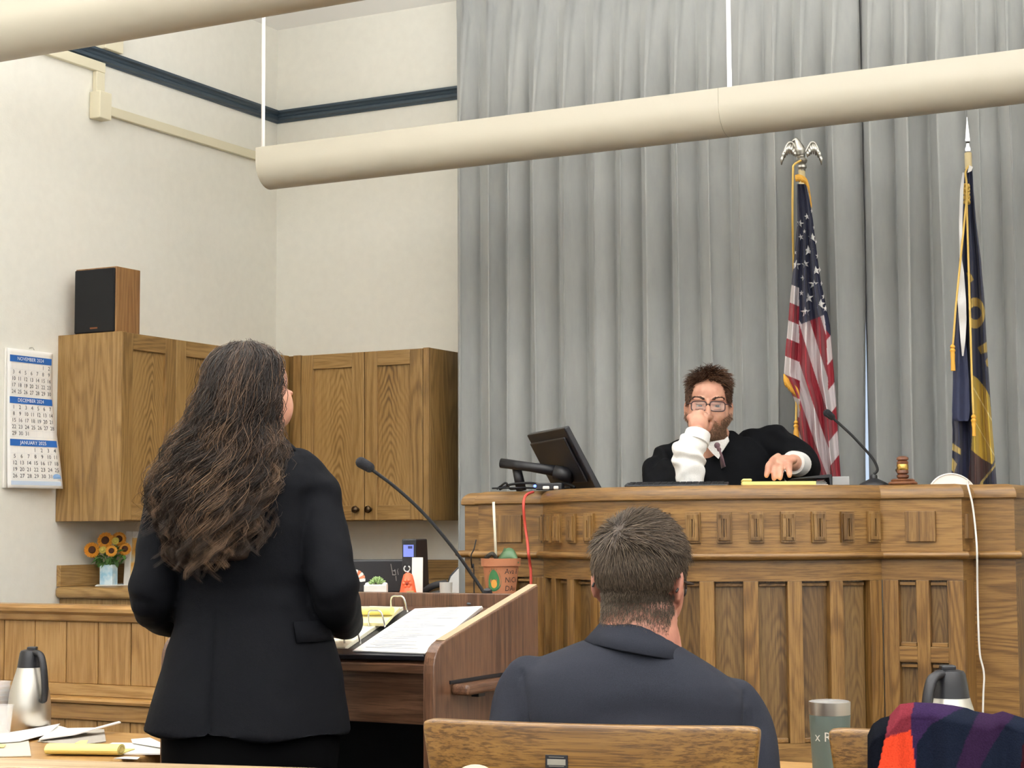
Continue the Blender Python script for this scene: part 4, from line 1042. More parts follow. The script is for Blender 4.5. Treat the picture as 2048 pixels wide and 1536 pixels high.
# glasses
def glasses(parent, H, col, k=1.0, w=0.052, h=0.034):
    gm = plain('spectacle_frame', col, 0.3); g = MB()
    for s in (-1, 1):
        pts = []
        for i in range(25):
            a = 2 * math.pi * i / 24; ca, sa = math.cos(a), math.sin(a)
            pts.append(H @ Vector((s * 0.0335 * k + w / 2 * math.copysign(abs(ca) ** 0.5, ca), 0.100 * k - 0.012 * abs(s * 0.0335 + w / 2 * ca) / 0.06, -0.003 + h / 2 * math.copysign(abs(sa) ** 0.55, sa))))
        g.tube(pts, 0.0021, 6)
        g.tube([H @ Vector((s * (0.0335 * k + w / 2), 0.088 * k, 0.006)), H @ Vector((s * 0.079 * k, 0.07 * k, 0.006)), H @ Vector((s * 0.085 * k, -0.01, 0.006)), H @ Vector((s * 0.083 * k, -0.035, -0.016))], 0.002, 6)
    g.tube([H @ Vector((-0.008, 0.1 * k, 0.002)), H @ Vector((0, 0.103 * k, 0.004)), H @ Vector((0.008, 0.1 * k, 0.002))], 0.0016, 6)
    o = g.obj('glasses', gm, parent, smooth=True)
    lm = bpy.data.materials.get('spectacle_lens')
    if lm is None:
        nt = NT('spectacle_lens'); nt.set(Base_Color=(1, 1, 1, 1), Roughness=0.02); nt.b.inputs['Alpha'].default_value = 0.07; lm = nt.m
    for s in (-1, 1):
        pts = [(s * 0.0335 * k + w / 2 * math.copysign(abs(math.cos(a)) ** 0.5, math.cos(a)), -0.003 + h / 2 * math.copysign(abs(math.sin(a)) ** 0.55, math.sin(a))) for a in [2 * math.pi * i / 24 for i in range(24)]]
        v = [H @ Vector((x, 0.100 * k - 0.012 * abs(x) / 0.06 - 0.0004, z)) for x, z in pts] + [H @ Vector((x, 0.100 * k - 0.012 * abs(x) / 0.06 + 0.0008, z)) for x, z in pts]
        MB().add(v, [tuple(range(23, -1, -1)), tuple(range(24, 48))] + [(i, (i + 1) % 24, 24 + (i + 1) % 24, 24 + i) for i in range(24)]).obj('lens', lm, o)
    return o
glasses(man, Hm, '#2A2624')
def short_hair(name, H, k, parent, mat, count, whorl, seed, length, cover, lift=0.35, radius=0.0006, shade=0.35, jit=0.25, rnd_dir=0.25):
    """roots on the skull ellipsoid; each hair leaves the whorl along the skull and lies down"""
    r = np.random.RandomState(seed); L, Rr, S_ = [], [], []
    c0 = np.array((0, -0.014, 0.028)); ax = np.array((0.077, 0.098, 0.092)) * k; wv = np.array(whorl) / np.linalg.norm(whorl)
    M3 = np.array(H.to_3x3()); t0 = np.array(H.translation); n = 0
    while n < count:
        d = r.normal(0, 1, 3); d /= np.linalg.norm(d); p = d * ax + c0 * k
        ln_ = length(d, p)
        if ln_ <= 0 or not cover(d, p, r.rand()): continue
        nrm = d / ax; nrm /= np.linalg.norm(nrm)
        fl = d - wv; fl = fl - nrm * fl.dot(nrm); fl /= np.linalg.norm(fl) + 1e-6
        sw = np.cross(nrm, fl); fl = fl + 0.35 * sw * math.exp(-np.linalg.norm(d - wv) ** 2 / 0.25)
        down = np.array((0, 0, -1.0)); down -= nrm * down.dot(nrm); fl = fl + down * (0.9 if d[2] < 0.35 else 0.0) + (rnd_dir + 0.9 * math.exp(-np.linalg.norm(d - wv) ** 2 / 0.02)) * r.normal(0, 1, 3); fl -= nrm * fl.dot(nrm); fl /= np.linalg.norm(fl) + 1e-6
        pts = []; q = p.copy(); ll = ln_ * r.uniform(1 - jit, 1 + jit)
        lf = lift * r.uniform(0.6, 1.3)
        for i in range(6):
            pts.append(q.copy()); st = ll / 5; dirv = fl + nrm * lf * (1 - i / 5.0); dirv /= np.linalg.norm(dirv); q = q + dirv * st
            rel_ = (q - c0 * k) / ax; nl = np.linalg.norm(rel_)
            if nl < 1.004: q = c0 * k + rel_ / nl * 1.004 * ax
        L.append(np.array(pts) @ M3.T + t0); Rr.append(radius * r.uniform(0.7, 1.2)); S_.append(np.clip(shade + r.normal(0, 0.15), 0, 1)); n += 1
    return strands(name, np.array(L), Rr, S_, mat, parent)
MH = hair_mat('short_brown_hair', '#231C16', '#4E4135', '#85745F', 0.45)
def man_cover(d, p, q):
    x, y, z = d
    if y > 0.35 and z < 0.55: return False                         # face
    if y > 0.62: return False
    if z < -0.93: return False
    if z < -0.70: return q < 0.35 + (z + 0.93) * 2.6                # tapered nape
    if abs(x) > 0.80 and -0.62 < z < -0.05 and y > -0.22: return False   # round the ears
    return True
def man_len(d, p):
    return 0.045 if d[2] > 0.45 else (0.028 if d[2] > 0.0 else (0.017 if d[2] > -0.35 else 0.008))
short_hair('hair', Hm, 1.02, man, MH, 17000, (-0.25, -0.72, 0.62), 4, man_len, man_cover, 0.30, 0.0006, 0.32)
ub = MB(); ub.sphere(Hm @ Vector((0, -0.016, 0.030)), (0.0785 * 1.02, 0.0985 * 1.02, 0.0935 * 1.02), 40, 28, Hm.to_3x3())
# under-layer covers only the hairy part of the skull
um = ub.mesh('hair_underlayer'); bmx = bmesh.new(); bmx.from_mesh(um); Hi = Hm.inverted()
kill = [v for v in bmx.verts if not man_cover(((Hi @ v.co) - Vector((0, -0.014, 0.028))).normalized(), None, 0.12)]
bmesh.ops.delete(bmx, geom=kill, context='VERTS'); bmx.to_mesh(um); bmx.free()
link('hair_underlayer', um, plain('brown_stubble', '#3C3026', 0.7, bump=0.4, bscale=500), man, smooth=True)

# clipped hair fading down the nape
vv = verts_np(mbody); nn = normals_np(mbody); Hin = np.array(Hm.inverted()); lc = vv @ Hin[:3, :3].T + Hin[:3, 3]
nlc = nn @ Hin[:3, :3].T; rb2 = np.random.RandomState(3)
x, y, z = lc.T; cand = np.where((z < -0.02) & (z > -0.098) & (y < 0.0 - 0.2 * np.abs(x)) & (np.abs(x) < 0.074))[0]
L = []; R_ = []; S2 = []
pr = np.clip((lc[cand, 2] + 0.108) / 0.05, 0.02, 1.0); pr /= pr.sum(); M3 = np.array(Hm.to_3x3()); t3 = np.array(Hm.translation)
for i in rb2.choice(cand, 13000, p=pr):
    p = lc[i] + rb2.normal(0, 0.0016, 3); d = nlc[i] * 0.12 + np.array((0, 0, -0.9)) + rb2.normal(0, 0.15, 3); d /= np.linalg.norm(d); ln_ = 0.003 + 0.008 * np.clip((p[2] + 0.105) / 0.07, 0, 1)
    L.append(np.array([p + d * ln_ * q for q in np.linspace(0, 1, 3)]) @ M3.T + t3); R_.append(rb2.uniform(0.0002, 0.00034)); S2.append(rb2.uniform(0.1, 0.7))
strands('nape_hair', np.array(L), R_, S2, MH, man)
# ------------------------------------------------------------------ the judge
JD = 6.12
jbs = C(1440, 980, JD); jbase = Vector((jbs.x, JD, 0))
judge = thing('person', 'bearded judge in a black robe and glasses resting his chin on his fist', 'person', c2w(jbase.x, jbase.y), PSI)
def j_(px, py, D=JD): return C(px, py, D) - jbase
Hj = rot_head(j_(1417, 816, 6.06), 187, 2, -2, 0.92)
body = MB(); head_shapes(body, Hj, 0.15, 0.058)
capsule(body, [j_(1428, 875, 6.10), j_(1438, 900, 6.14), j_(1445, 960, 6.16), j_(1445, 1100, 6.2)], [0.056, 0.05, 0.07, 0.10], 20)
# right arm propped on the ledge, fist against the nose
capsule(body, [j_(1352, 915, 6.16), j_(1379, 950, 5.775), j_(1384, 905, 5.78), j_(1395, 868, 5.80)], [0.03, 0.018, 0.018, 0.027], 14)
body.sphere(j_(1397, 849, 5.835), (0.034, 0.028, 0.036), 18, 12)
kn = [(1380, 833), (1389, 825), (1401, 824), (1412, 832)]
for i, (kx, ky) in enumerate(kn):
    a = j_(1390 + i * 4, 852, 5.83); k0 = j_(kx, ky + 2, 5.838); k1 = j_(kx + 9, ky + 4, 5.880); k2 = j_(kx + 10, ky + 18, 5.885)
    capsule(body, [a, k0], [0.012, 0.0125], 10); capsule(body, [k0, k1], [0.0120, 0.0100], 10); capsule(body, [k1, k2], [0.0100, 0.0090], 10)
capsule(body, [j_(1402, 866, 5.84), j_(1416, 858, 5.86), j_(1421, 846, 5.885)], [0.013, 0.011, 0.009], 10)
# left arm along the ledge, hand resting on the pad
capsule(body, [j_(1530, 895, 6.15), j_(1618, 938, 5.95), j_(1586, 925, 5.74)], [0.045, 0.036, 0.027], 14)
body.sphere(j_(1571, 921, 5.665), (0.038, 0.036, 0.018), 18, 12)
body.sphere(j_(1563, 926, 5.64), (0.034, 0.03, 0.016), 18, 12)
fing = [((1549, 920), (1538, 930), (1533, 951)), ((1557, 926), (1549, 938), (1548, 957)), ((1566, 929), (1561, 940), (1560, 956)), ((1578, 929), (1578, 938), (1579, 951))]
for i, f in enumerate(fing):
    capsule(body, [j_(f[0][0], f[0][1], 5.64), j_(f[1][0], f[1][1], 5.585), j_((f[1][0] + f[2][0]) / 2, (f[1][1] + f[2][1]) / 2, 5.565), j_(f[2][0], f[2][1], 5.560)], [0.0115, 0.0105, 0.0098, 0.0080], 10)
capsule(body, [j_(1556, 914, 5.68), j_(1544, 922, 5.66), j_(1542, 934, 5.63)], [0.013, 0.011, 0.009], 10)
bmsh = remesh(body, 0.0030, 3, 0.45)
link('body', bmsh, SKIN, judge, smooth=True)
eyes(judge, Hj, '#2A3238')
rg = MB(); pts = [j_(1561, 941, 5.586) + Vector((0.0108 * math.cos(a), 0.004 * math.sin(a), 0.0100 * math.sin(a))) for a in np.linspace(0, 6.283, 17)]
rg.tube(pts, 0.0016, 6); rg.obj('finger_ring', MAT['chrome'], judge, smooth=True)
glasses(judge, Hj, '#3A1F1E', 1.0, 0.056, 0.036)
# robe
ROBE = cloth_mat('black_robe', '#0B0C0F', 0.75, bump=0.3, sheen=0.0, spec=0.08)
rb_ = MB(); rr = []
for py, cx, hwp, ry in ((864, 1446, 22, .05), (874, 1450, 36, .066), (887, 1450, 58, .088), (902, 1450, 80, .108), (922, 1452, 104, .125), (955, 1452, 118, .14), (1010, 1448, 125, .15), (1120, 1445, 125, .16), (1260, 1445, 125, .17)):
    c = j_(cx, py); rr.append(ring(c.x, 0.02, c.z, hwp * JD / FPX, ry, 44, tilt=-0.10 if py < 930 else 0))
rb_.loft(rr)
capsule(rb_, [j_(1500, 893, 6.18), j_(1545, 887, 6.12), j_(1588, 915, 6.02), j_(1604, 938, 5.92), j_(1597, 931, 5.83)], [.060, .063, .068, .064, .050], 22)
capsule(rb_, [j_(1392, 905, 6.18), j_(1345, 922, 6.12), j_(1322, 955, 6.02), j_(1335, 990, 5.92)], [.055, .066, .068, .075], 22)
capsule(rb_, [j_(1330, 962, 5.98), j_(1362, 972, 5.88), j_(1384, 985, 5.82)], [.07, .058, .045], 18)
jm = remesh(rb_, 0.006, 4)
s1 = j_(1545, 870, 6.1); s2 = j_(1335, 930, 6.05)
def fold_j(x, y, z):
    d = 0.005 * mnoise.noise(Vector((x * 9, y * 9, z * 5))) + 0.0022 * mnoise.noise(Vector((x * 28, y * 26, z * 14)))
    for q, ph in ((s1, 0.0), (s2, 1.0)):
        r = math.sqrt((x - q.x) ** 2 + (y - q.y) ** 2 + (z - q.z) ** 2)
        if r < 0.25: d += 0.008 * math.exp(-(r / 0.13) ** 2) * math.sin(60 * (x - q.x) + 34 * (z - q.z) + ph + 4 * mnoise.noise(Vector((x, y, z)) * 9))
    return d
wrinkle(jm, fold_j)
link('robe', jm, ROBE, judge, smooth=True)
# white shirt: propped sleeve, cuff, collar and tie
SH = cloth_mat('white_shirt', '#F1EFEA', 0.8, bump=0.35, sheen=0.1)
sl_ = MB(); capsule(sl_, [j_(1381, 976, 5.765), j_(1379, 945, 5.77), j_(1377, 905, 5.775), j_(1388, 889, 5.78), j_(1392, 884, 5.785)], [.040, .050, .054, .045, .036], 24, sub=6)
sm_ = remesh(sl_, 0.0045, 2); e0 = j_(1378, 920, 5.77)
wrinkle(sm_, lambda x, y, z: 0.005 * math.sin(75 * (z - e0.z) + 40 * (x - e0.x) + 5 * mnoise.noise(Vector((x, y, z)) * 16)) * (1 - sm(z, j_(0, 890).z, j_(0, 872).z)) + 0.0025 * mnoise.noise(Vector((x, y, z)) * 30))
link('shirt_sleeve', sm_, SH, judge, smooth=True)
cu = MB(); a0, a1 = j_(1391, 886, 5.78), j_(1396, 866, 5.795); ax = (a1 - a0).normalized()
cu.tube([a0, a0.lerp(a1, 0.5), a1, a1 - ax * 0.004], [0.043, 0.043, 0.0415, 0.032], 26, cap=True); cu.obj('shirt_cuff', SH, judge, smooth=45)
c2 = MB(); a0, a1 = j_(1600, 930, 5.83), j_(1586, 925, 5.745); c2.tube([a0, a0.lerp(a1, .5), a1, a1 + (a0 - a1) * 0.05], [0.042, 0.041, 0.038, 0.030], 26); c2.obj('shirt_cuff', SH, judge, smooth=45)
for s, pp in ((-1, ((1432, 887), (1418, 880), (1412, 889), (1428, 902))), (1, ((1440, 888), (1456, 872), (1459, 882), (1446, 902)))):
    v = [j_(p[0], p[1], 6.005) for p in pp]; v2 = [p + Vector((0, 0.03, 0)) for p in v]
    MB().add(v + v2, [(0, 1, 2, 3), (7, 6, 5, 4), (0, 4, 5, 1), (1, 5, 6, 2), (2, 6, 7, 3), (3, 7, 4, 0)]).obj('shirt_collar', SH, judge, bevel=0.002)
sf = ((1408, 886), (1458, 877), (1437, 918), (1424, 906))
MB().add([j_(p[0], p[1], 5.995) for p in sf] + [j_(p[0], p[1], 6.04) for p in sf], [(0, 1, 2, 3), (7, 6, 5, 4), (0, 4, 5, 1), (1, 5, 6, 2), (2, 6, 7, 3), (3, 7, 4, 0)]).obj('shirt_front', SH, judge)
TIE = cloth_mat('mauve_tie', '#6E545A', 0.6, weave=260)
tk = MB(); capsule(tk, [j_(1434, 891, 6.0), j_(1438, 899, 5.998)], [0.012, 0.0085], 10, 0.7); tk.tube([j_(1438, 899, 5.998), j_(1442, 912, 6.0), j_(1447, 935, 5.995)], [(0.004, 0.008), (0.004, 0.014), (0.004, 0.02)], 10); tk.obj('tie', TIE, judge, smooth=True)
# hair, brows and beard
JH = hair_mat('tousled_brown_hair', '#1C120C', '#40291B', '#755239', 0.42)
def j_cover(d, p, q):
    x, y, z = d
    if z < -0.45: return False
    if y > 0.2:
        lim = 0.60 + 0.10 * (1 - abs(x) / 0.6) if abs(x) < 0.6 else 0.55 - (abs(x) - 0.6) * 2.6
        if z < lim and not (abs(x) > 0.78 and y < 0.42): return False
    if abs(x) > 0.82 and z < -0.18 and y > -0.25: return False
    return True
def j_len(d, p): return float(np.interp(d[2], [-0.2, 0.3, 0.6, 0.8, 1.0], [0.008, 0.013, 0.026, 0.042, 0.050]))
short_hair('hair', Hj, 1.03, judge, JH, 6500, (0.2, -0.35, 0.92), 9, j_len, j_cover, 1.15, 0.0010, 0.4, 0.45, 0.75)
ub = MB(); ub.sphere(Hj @ Vector((0, -0.016, 0.030)), (0.0795 * 1.02, 0.0985 * 1.02, 0.095 * 1.02), 40, 28, Hj.to_3x3())
um = ub.mesh('hair_underlayer'); bmx = bmesh.new(); bmx.from_mesh(um); Hi = Hj.inverted()
bmesh.ops.delete(bmx, geom=[v for v in bmx.verts if not j_cover(((Hi @ v.co) - Vector((0, -0.014, 0.028))).normalized(), None, 0.2)], context='VERTS'); bmx.to_mesh(um); bmx.free()
link('hair_underlayer', um, plain('brown_hair_roots', '#2B1C13', 0.7), judge, smooth=True)
BM = hair_mat('reddish_beard', '#38231A', '#70503C', '#9A7A60', 0.5)
vv = verts_np(bmsh); nn = normals_np(bmsh); Hin = np.array(Hj.inverted()); loc_ = vv @ Hin[:3, :3].T + Hin[:3, 3]; nl_ = nn @ Hin[:3, :3].T
rb2 = np.random.RandomState(5); L = []; R_ = []; S2 = []
x, y, z = loc_.T
top = np.interp(np.abs(x), [0, 0.02, 0.045, 0.06, 0.08], [-0.043, -0.045, -0.058, -0.035, -0.012])
sel = (z < top) & (z > -0.135) & (np.abs(x) < 0.085) & (y > -0.015) & (y < 0.105)
sel &= ~((np.abs(x) < 0.022) & (z > -0.080) & (z < -0.060) & (y > 0.07))
fade = np.clip((top - z) / 0.022, 0, 1) * (0.35 + 0.65 * np.clip((np.abs(x) + (-z - 0.05)) / 0.05, 0, 1))
sel &= rb2.rand(len(z)) < fade
cand = np.where(sel)[0]
# keep to the face: nothing from the fist
fist = np.array(j_(1398, 848, 5.84)); cand = [i for i in cand if np.linalg.norm(vv[i] - fist) > 0.062]
for i in rb2.choice(cand, 5600):
    p = loc_[i] + rb2.normal(0, 0.0012, 3); d = nl_[i] * 0.55 + np.array((0, 0.1, -0.9)) + rb2.normal(0, 0.22, 3); d /= np.linalg.norm(d)
    ln_ = rb2.uniform(0.006, 0.012); pts = np.array([p + d * ln_ * t + nl_[i] * 0.002 * math.sin(3.1 * t) for t in np.linspace(0, 1, 4)])
    M3 = np.array(Hj.to_3x3()); L.append(pts @ M3.T + np.array(Hj.translation)); R_.append(rb2.uniform(0.00035, 0.0007)); S2.append(rb2.uniform(0.0, 1.0))
strands('beard', np.array(L), R_, S2, BM, judge)
L = []; R_ = []; S2 = []
for s in (-1, 1):
    for k in range(220):
        t = rb2.rand(); p = np.array((s * (0.013 + 0.040 * t), 0.0905 - 0.016 * t * t, 0.0225 + 0.006 * math.sin(t * 2.6) + rb2.normal(0, 0.0016))); d = np.array((s * 0.9, 0.15, 0.25)) + rb2.normal(0, 0.15, 3)
        pts = np.array([p + d * 0.009 * q for q in np.linspace(0, 1, 4)]); M3 = np.array(Hj.to_3x3()); L.append(pts @ M3.T + np.array(Hj.translation)); R_.append(0.0012); S2.append(rb2.uniform(0, 0.5))
strands('eyebrows', np.array(L), R_, S2, JH, judge)
# ------------------------------------------------------------------ flags
def flag_cloth(name, parent, base, rows, nu, nv, fold, colour, mat, D, thick=0.05):
    """draped cloth: rows of (py, left px, right px); fold(u,v) is the depth in metres, colour(px,py,u) the dye"""
    ys = np.array([r[0] for r in rows]); lf = np.array([r[1] for r in rows]); rt = np.array([r[2] for r in rows])
    V = []; Cc = []
    for a in range(nv):
        py = ys[0] + (ys[-1] - ys[0]) * a / (nv - 1); l, r = np.interp(py, ys, lf), np.interp(py, ys, rt)
        for b in range(nu):
            u = b / (nu - 1); px = l + (r - l) * u
            V.append(tuple(C(px, py, D + fold(u, py)) - base)); Cc.append(colour(px, py, u))
    # back layer closes the cloth into a hanging, hollow fold
    front = len(V)
    for a in range(nv):
        py = ys[0] + (ys[-1] - ys[0]) * a / (nv - 1); l, r = np.interp(py, ys, lf), np.interp(py, ys, rt)
        for b in range(nu):
            u = b / (nu - 1); px = l + (r - l) * u
            V.append(tuple(C(px, py, D + thick * math.sin(math.pi * u) ** 0.5 + max(0.002, fold(u, py)) * 0 + 0.004 + fold(u, py) * (0.0 if 0.02 < u < 0.98 else 1.0)) - base)); Cc.append(Cc[a * nu + b])
    f = [(a * nu + b, a * nu + b + 1, (a + 1) * nu + b + 1, (a + 1) * nu + b) for a in range(nv - 1) for b in range(nu - 1)]
    f += [tuple(front + i for i in q[::-1]) for q in f]
    me = bpy.data.meshes.new(name); me.from_pydata(V, [], f); me.update()
    ca = me.color_attributes.new('dye', 'FLOAT_COLOR', 'POINT'); ca.data.foreach_set('color', np.array([c[:3] + (1.0,) for c in Cc], dtype=np.float32).reshape(-1))
    return link(name, me, mat, parent, smooth=True)
def dyed(name, rough=0.6):
    nt = NT(name); at_ = nt.n('ShaderNodeAttribute', attribute_name='dye'); nt.l(at_.outputs['Color'], nt.b.inputs['Base Color']); nt.set(Roughness=rough); nt.b.inputs['Sheen Weight'].default_value = 0.1
    tc = nt.n('ShaderNodeTexCoord'); n1 = nt.n('ShaderNodeTexNoise', i_Scale=700.0); nt.l(tc.outputs['Object'], n1.inputs['Vector']); bp = nt.n('ShaderNodeBump', i_Strength=0.1, i_Distance=0.001); nt.l(n1.outputs['Fac'], bp.inputs['Height']); nt.l(bp.outputs['Normal'], nt.b.inputs['Normal'])
    return nt.m
DYE = dyed('dyed_nylon')
GOLD = plain('gold_fringe', '#D9A23A', 0.6, bump=0.5, bscale=300)
CORD = plain('gold_cord', '#D8B35C', 0.55, bump=0.4, bscale=400)
POLE = plain('varnished_pole', '#C8B68A', 0.35)
NAVYC, REDC, WHT, GLD, BRN = lin('#191E3A'), lin('#8C1526'), lin('#CFC5C6'), lin('#B0913F'), lin('#3E2320')
FD = 6.55
def inside(poly, x, y):
    c = False; n = len(poly)
    for i in range(n):
        x1, y1 = poly[i]; x2, y2 = poly[(i + 1) % n]
        if (y1 > y) != (y2 > y) and x < (x2 - x1) * (y - y1) / (y2 - y1) + x1: c = not c
    return c
# --- stars and stripes
fb0 = C(1640, 980, FD); fbase = Vector((fb0.x + 0.02, FD + 0.03, 0))
us = thing('flag', 'red, white and blue flag with gold fringe draped on its eagle-topped pole', 'flag', c2w(fbase.x, fbase.y), PSI)
def f_(px, py, D=FD): return C(px, py, D) - fbase
def pole_of(root, fn, ptop, pbot, D):
    a = fn(ptop[0], ptop[1], D); b = fn(pbot[0], pbot[1], D); d = (b - a); low = a + d * ((a.z - 0.03) / (a.z - b.z))
    MB().tube([a, low], 0.0125, 14).obj('pole', POLE, root, smooth=True)
    MB().lathe([(0.09, 0.0), (0.09, 0.02), (0.08, 0.03), (0.03, 0.045), (0.022, 0.10)], 28, Matrix.Translation((low.x, low.y, 0.001))).obj('base', MAT['brass'], root, smooth=40)
    return a
pa = pole_of(us, f_, (1603, 340), (1655, 985), FD + 0.03)
rowsU = [(368, 1594, 1612), (400, 1594, 1619), (440, 1595, 1626), (500, 1590, 1633), (560, 1584, 1641), (600, 1580, 1650), (650, 1576, 1660), (700, 1571, 1664), (745, 1568, 1668), (760, 1570, 1669), (790, 1585, 1671), (815, 1594, 1673), (870, 1598, 1676), (920, 1606, 1679), (975, 1628, 1683), (1040, 1648, 1690)]
def foldU(u, py):
    g = min(1.0, max(0.15, (py - 360) / 260))
    xx = (u * 3.1 + 0.15)
    return g * (0.030 * math.cos(xx * 2 * math.pi / 1.0) - 0.012 * math.cos(xx * 4 * math.pi)) - 0.03 * math.sin(math.pi * u) * g
def stripes(px, py, u):
    # canton first
    xs = 1598 + (py - 560) * 0.0
    fold_x = np.interp(py, [560, 650, 780, 860], [1598, 1598, 1600, 1598])
    if py < 562: return NAVYC
    if px < fold_x:                                        # the folded-back left edge: stripes run across it
        s = py - 0.42 * (px - 1575) * 1.0
        k = int((s - 566) // 37)
        if s < 566: return NAVYC
        return WHT if k % 2 == 0 else REDC
    can = np.interp(px, [1598, 1603, 1648, 1652, 1662], [640, 648, 630, 660, 672])
    if py < can: return NAVYC
    if px > np.interp(py, [630, 760, 850, 1000], [1651, 1656, 1656, 1663]):       # right-hand fold
        s = py + 1.25 * (px - 1660); k = int((s - 672) // 52); return WHT if k % 2 == 0 else REDC
    # long stripes fall from upper left to lower right, fanning out
    lean = 0.30 * (py - 640) + 0.00012 * (py - 640) ** 2
    s = (px - lean) - 1600
    k = math.floor((s + 400) / 23.5 + 0.15)
    return REDC if k % 2 == 0 else WHT
flag_cloth('cloth', us, fbase, rowsU, 110, 520, foldU, stripes, DYE, FD)
# stars sewn to the canton, set at the cloth's own depth
def star_poly(r): return [((r if i % 2 == 0 else r * 0.40) * math.sin(math.pi * i / 5), (r if i % 2 == 0 else r * 0.40) * math.cos(math.pi * i / 5)) for i in range(10)]
STW = plain('white_embroidery', '#EFEDEA', 0.7)
ysU = [r[0] for r in rowsU]
stars = [(1614, 433, 6, .2), (1600, 447, 7, -.2), (1609, 463, 4, 0), (1602, 474, 6, .3), (1625, 475, 8, 0), (1634, 484, 5, 0), (1617, 501, 9, .1), (1636, 512, 6, 0), (1592, 530, 9, -.1), (1611, 528, 7, .2), (1632, 541, 8, .1), (1642, 540, 6, 0), (1606, 556, 6, .3), (1627, 568, 9, 0), (1645, 567, 5, 0), (1617, 596, 9, .1), (1603, 586, 5, 0), (1648, 593, 6, 0), (1641, 608, 9, -.1), (1651, 617, 6, 0), (1611, 624, 9, .1), (1625, 422, 4, 0), (1629, 455, 4, 0), (1590, 505, 4, .2)]
for i, (sx, sy, sr, ro) in enumerate(stars):
    l, r = np.interp(sy, ysU, [q[1] for q in rowsU]), np.interp(sy, ysU, [q[2] for q in rowsU])
    u0 = (sx - l) / (r - l); v = []
    R_ = Matrix.Rotation(ro, 2)
    for x, y in star_poly(sr * 1.18):
        p = R_ @ Vector((x * (1.0 if sr > 6 else 0.75), y)); px_, py_ = sx + p.x, sy - p.y
        u = min(0.99, max(0.01, (px_ - l) / (r - l))); v.append(f_(l + (r - l) * u, py_, FD + foldU(u, py_) - 0.0035))
    cpt = f_(sx, sy, FD + foldU(min(.99, max(.01, u0)), sy) - 0.0045)
    v2 = [p + Vector((0, 0.002, 0)) for p in v]; n = 10
    MB().add(v + [cpt] + v2, [(k, (k + 1) % 10, 10) for k in range(10)] + [(k, (k + 1) % 10, 11 + (k + 1) % 10, 11 + k) for k in range(10)]).obj('star', STW, us)
# gold fringe: at the top edge, and along the lifted lower-left corner
def fringe(name, root, pts, drop, fn, D, mat, n=60):
    mb = MB()
    P = spline([Vector((p[0], p[1], 0)) for p in pts], 10)
    for i in range(n):
        t = i / (n - 1) * (len(P) - 1); k = min(int(t), len(P) - 2); q = P[k].lerp(P[k + 1], t - k)
        jx = rnd.uniform(-1.0, 1.0)
        mb.tube([fn(q.x, q.y, D), fn(q.x + jx * 0.6, q.y + drop * 0.5, D - 0.004), fn(q.x + jx + drop * 0.10, q.y + drop * rnd.uniform(0.9, 1.1), D - 0.002)], [0.0022, 0.0022, 0.0014], 5)
    o = mb.obj(name, mat, root, smooth=True); o['kind'] = 'stuff'; return o
fringe('top_fringe', us, [(1591, 350), (1598, 349), (1606, 352), (1613, 358), (1618, 372)], 14, f_, FD - 0.035, GOLD, 34)
fringe('side_fringe', us, [(1612, 358), (1617, 375), (1621, 395), (1622, 408)], 7, f_, FD - 0.03, GOLD, 26)
fringe('corner_fringe', us, [(1568, 748), (1576, 757), (1587, 768), (1596, 780), (1599, 800)], 22, f_, FD - 0.035, GOLD, 60)
def cord(root, fn, pts, r, name='cord', mat=None):
    return MB().tube(spline([fn(*p) for p in pts], 8), r, 8).obj(name, mat or CORD, root, smooth=True)
cord(us, f_, [(1602, 321, FD - 0.02), (1588, 330, FD - 0.03), (1586, 345, FD - 0.04), (1585, 430, FD - 0.045), (1587, 520, FD + 0.03), (1590, 620, FD + 0.04), (1593, 760, FD + 0.03), (1592, 842, FD - 0.0)], 0.0042)
def tassel(root, fn, px, py, D, h=38, w=5.5):
    k = D / FPX; c = fn(px, py, D)
    MB().lathe([(0.002, 0), (0.006, -0.004), (0.009, -0.010), (0.006, -0.016), (0.010, -0.022), (0.007, -0.030), (0.008, -0.034), (w * k, -h * k * 0.62), (w * k * 1.1, -h * k), (0.002, -h * k - 0.001)], 14, Matrix.Translation(c)).obj('tassel', GOLD, root, smooth=40)
tassel(us, f_, 1592, 840, FD - 0.0)
# eagle finial
def feather_wing(s, root, fn, D):
    e = thing_part = None
    mb = MB(); sx = lambda x: 1603 + s * x
    lead = [fn(sx(7), 305, D), fn(sx(12), 296, D), fn(sx(18), 286, D), fn(sx(25), 285, D), fn(sx(31), 293, D), fn(sx(35), 306, D)]
    L = spline(lead, 5)
    mb.tube(L, [0.0045] * len(L), 8)
    for i in range(8):
        t = i / 7; a = L[int((0.12 + 0.88 * t) * (len(L) - 1))]; ln_ = 14 + 12 * math.sin(t * 2.2); b = a + (fn(sx(0) + s * (2 + 3 * t), ln_, D) - fn(sx(0), 0, D)); m = a.lerp(b, .5) + Vector((s * 0.004, -0.003, 0))
        mb.tube([a, m, b], [(0.0015, 0.005), (0.0015, 0.0065), (0.001, 0.002)], 6, up=(0, 1, 0))
    return mb
SILV = plain('silver_plated_metal', '#B4B1A8', 0.3, metal=1.0)
De = FD + 0.03
eb = MB(); capsule(eb, [f_(1602, 312, De), f_(1600, 300, De), f_(1595, 286, De), f_(1592, 280, De)], [.016, .021, .013, .010], 12); capsule(eb, [f_(1592, 279, De), f_(1587, 281, De - .004), f_(1585, 284, De - .004)], [.008, .005, .002], 8)
capsule(eb, [f_(1602, 312, De), f_(1603, 320, De + .005)], [.010, .006], 10)
for s in (-1, 1):
    w = feather_wing(s, us, f_, De - 0.002); eb.add(w.v, w.f)
eb.obj('eagle_finial', SILV, us, smooth=True)
k = FD / FPX; cc = f_(1604, 342, De)
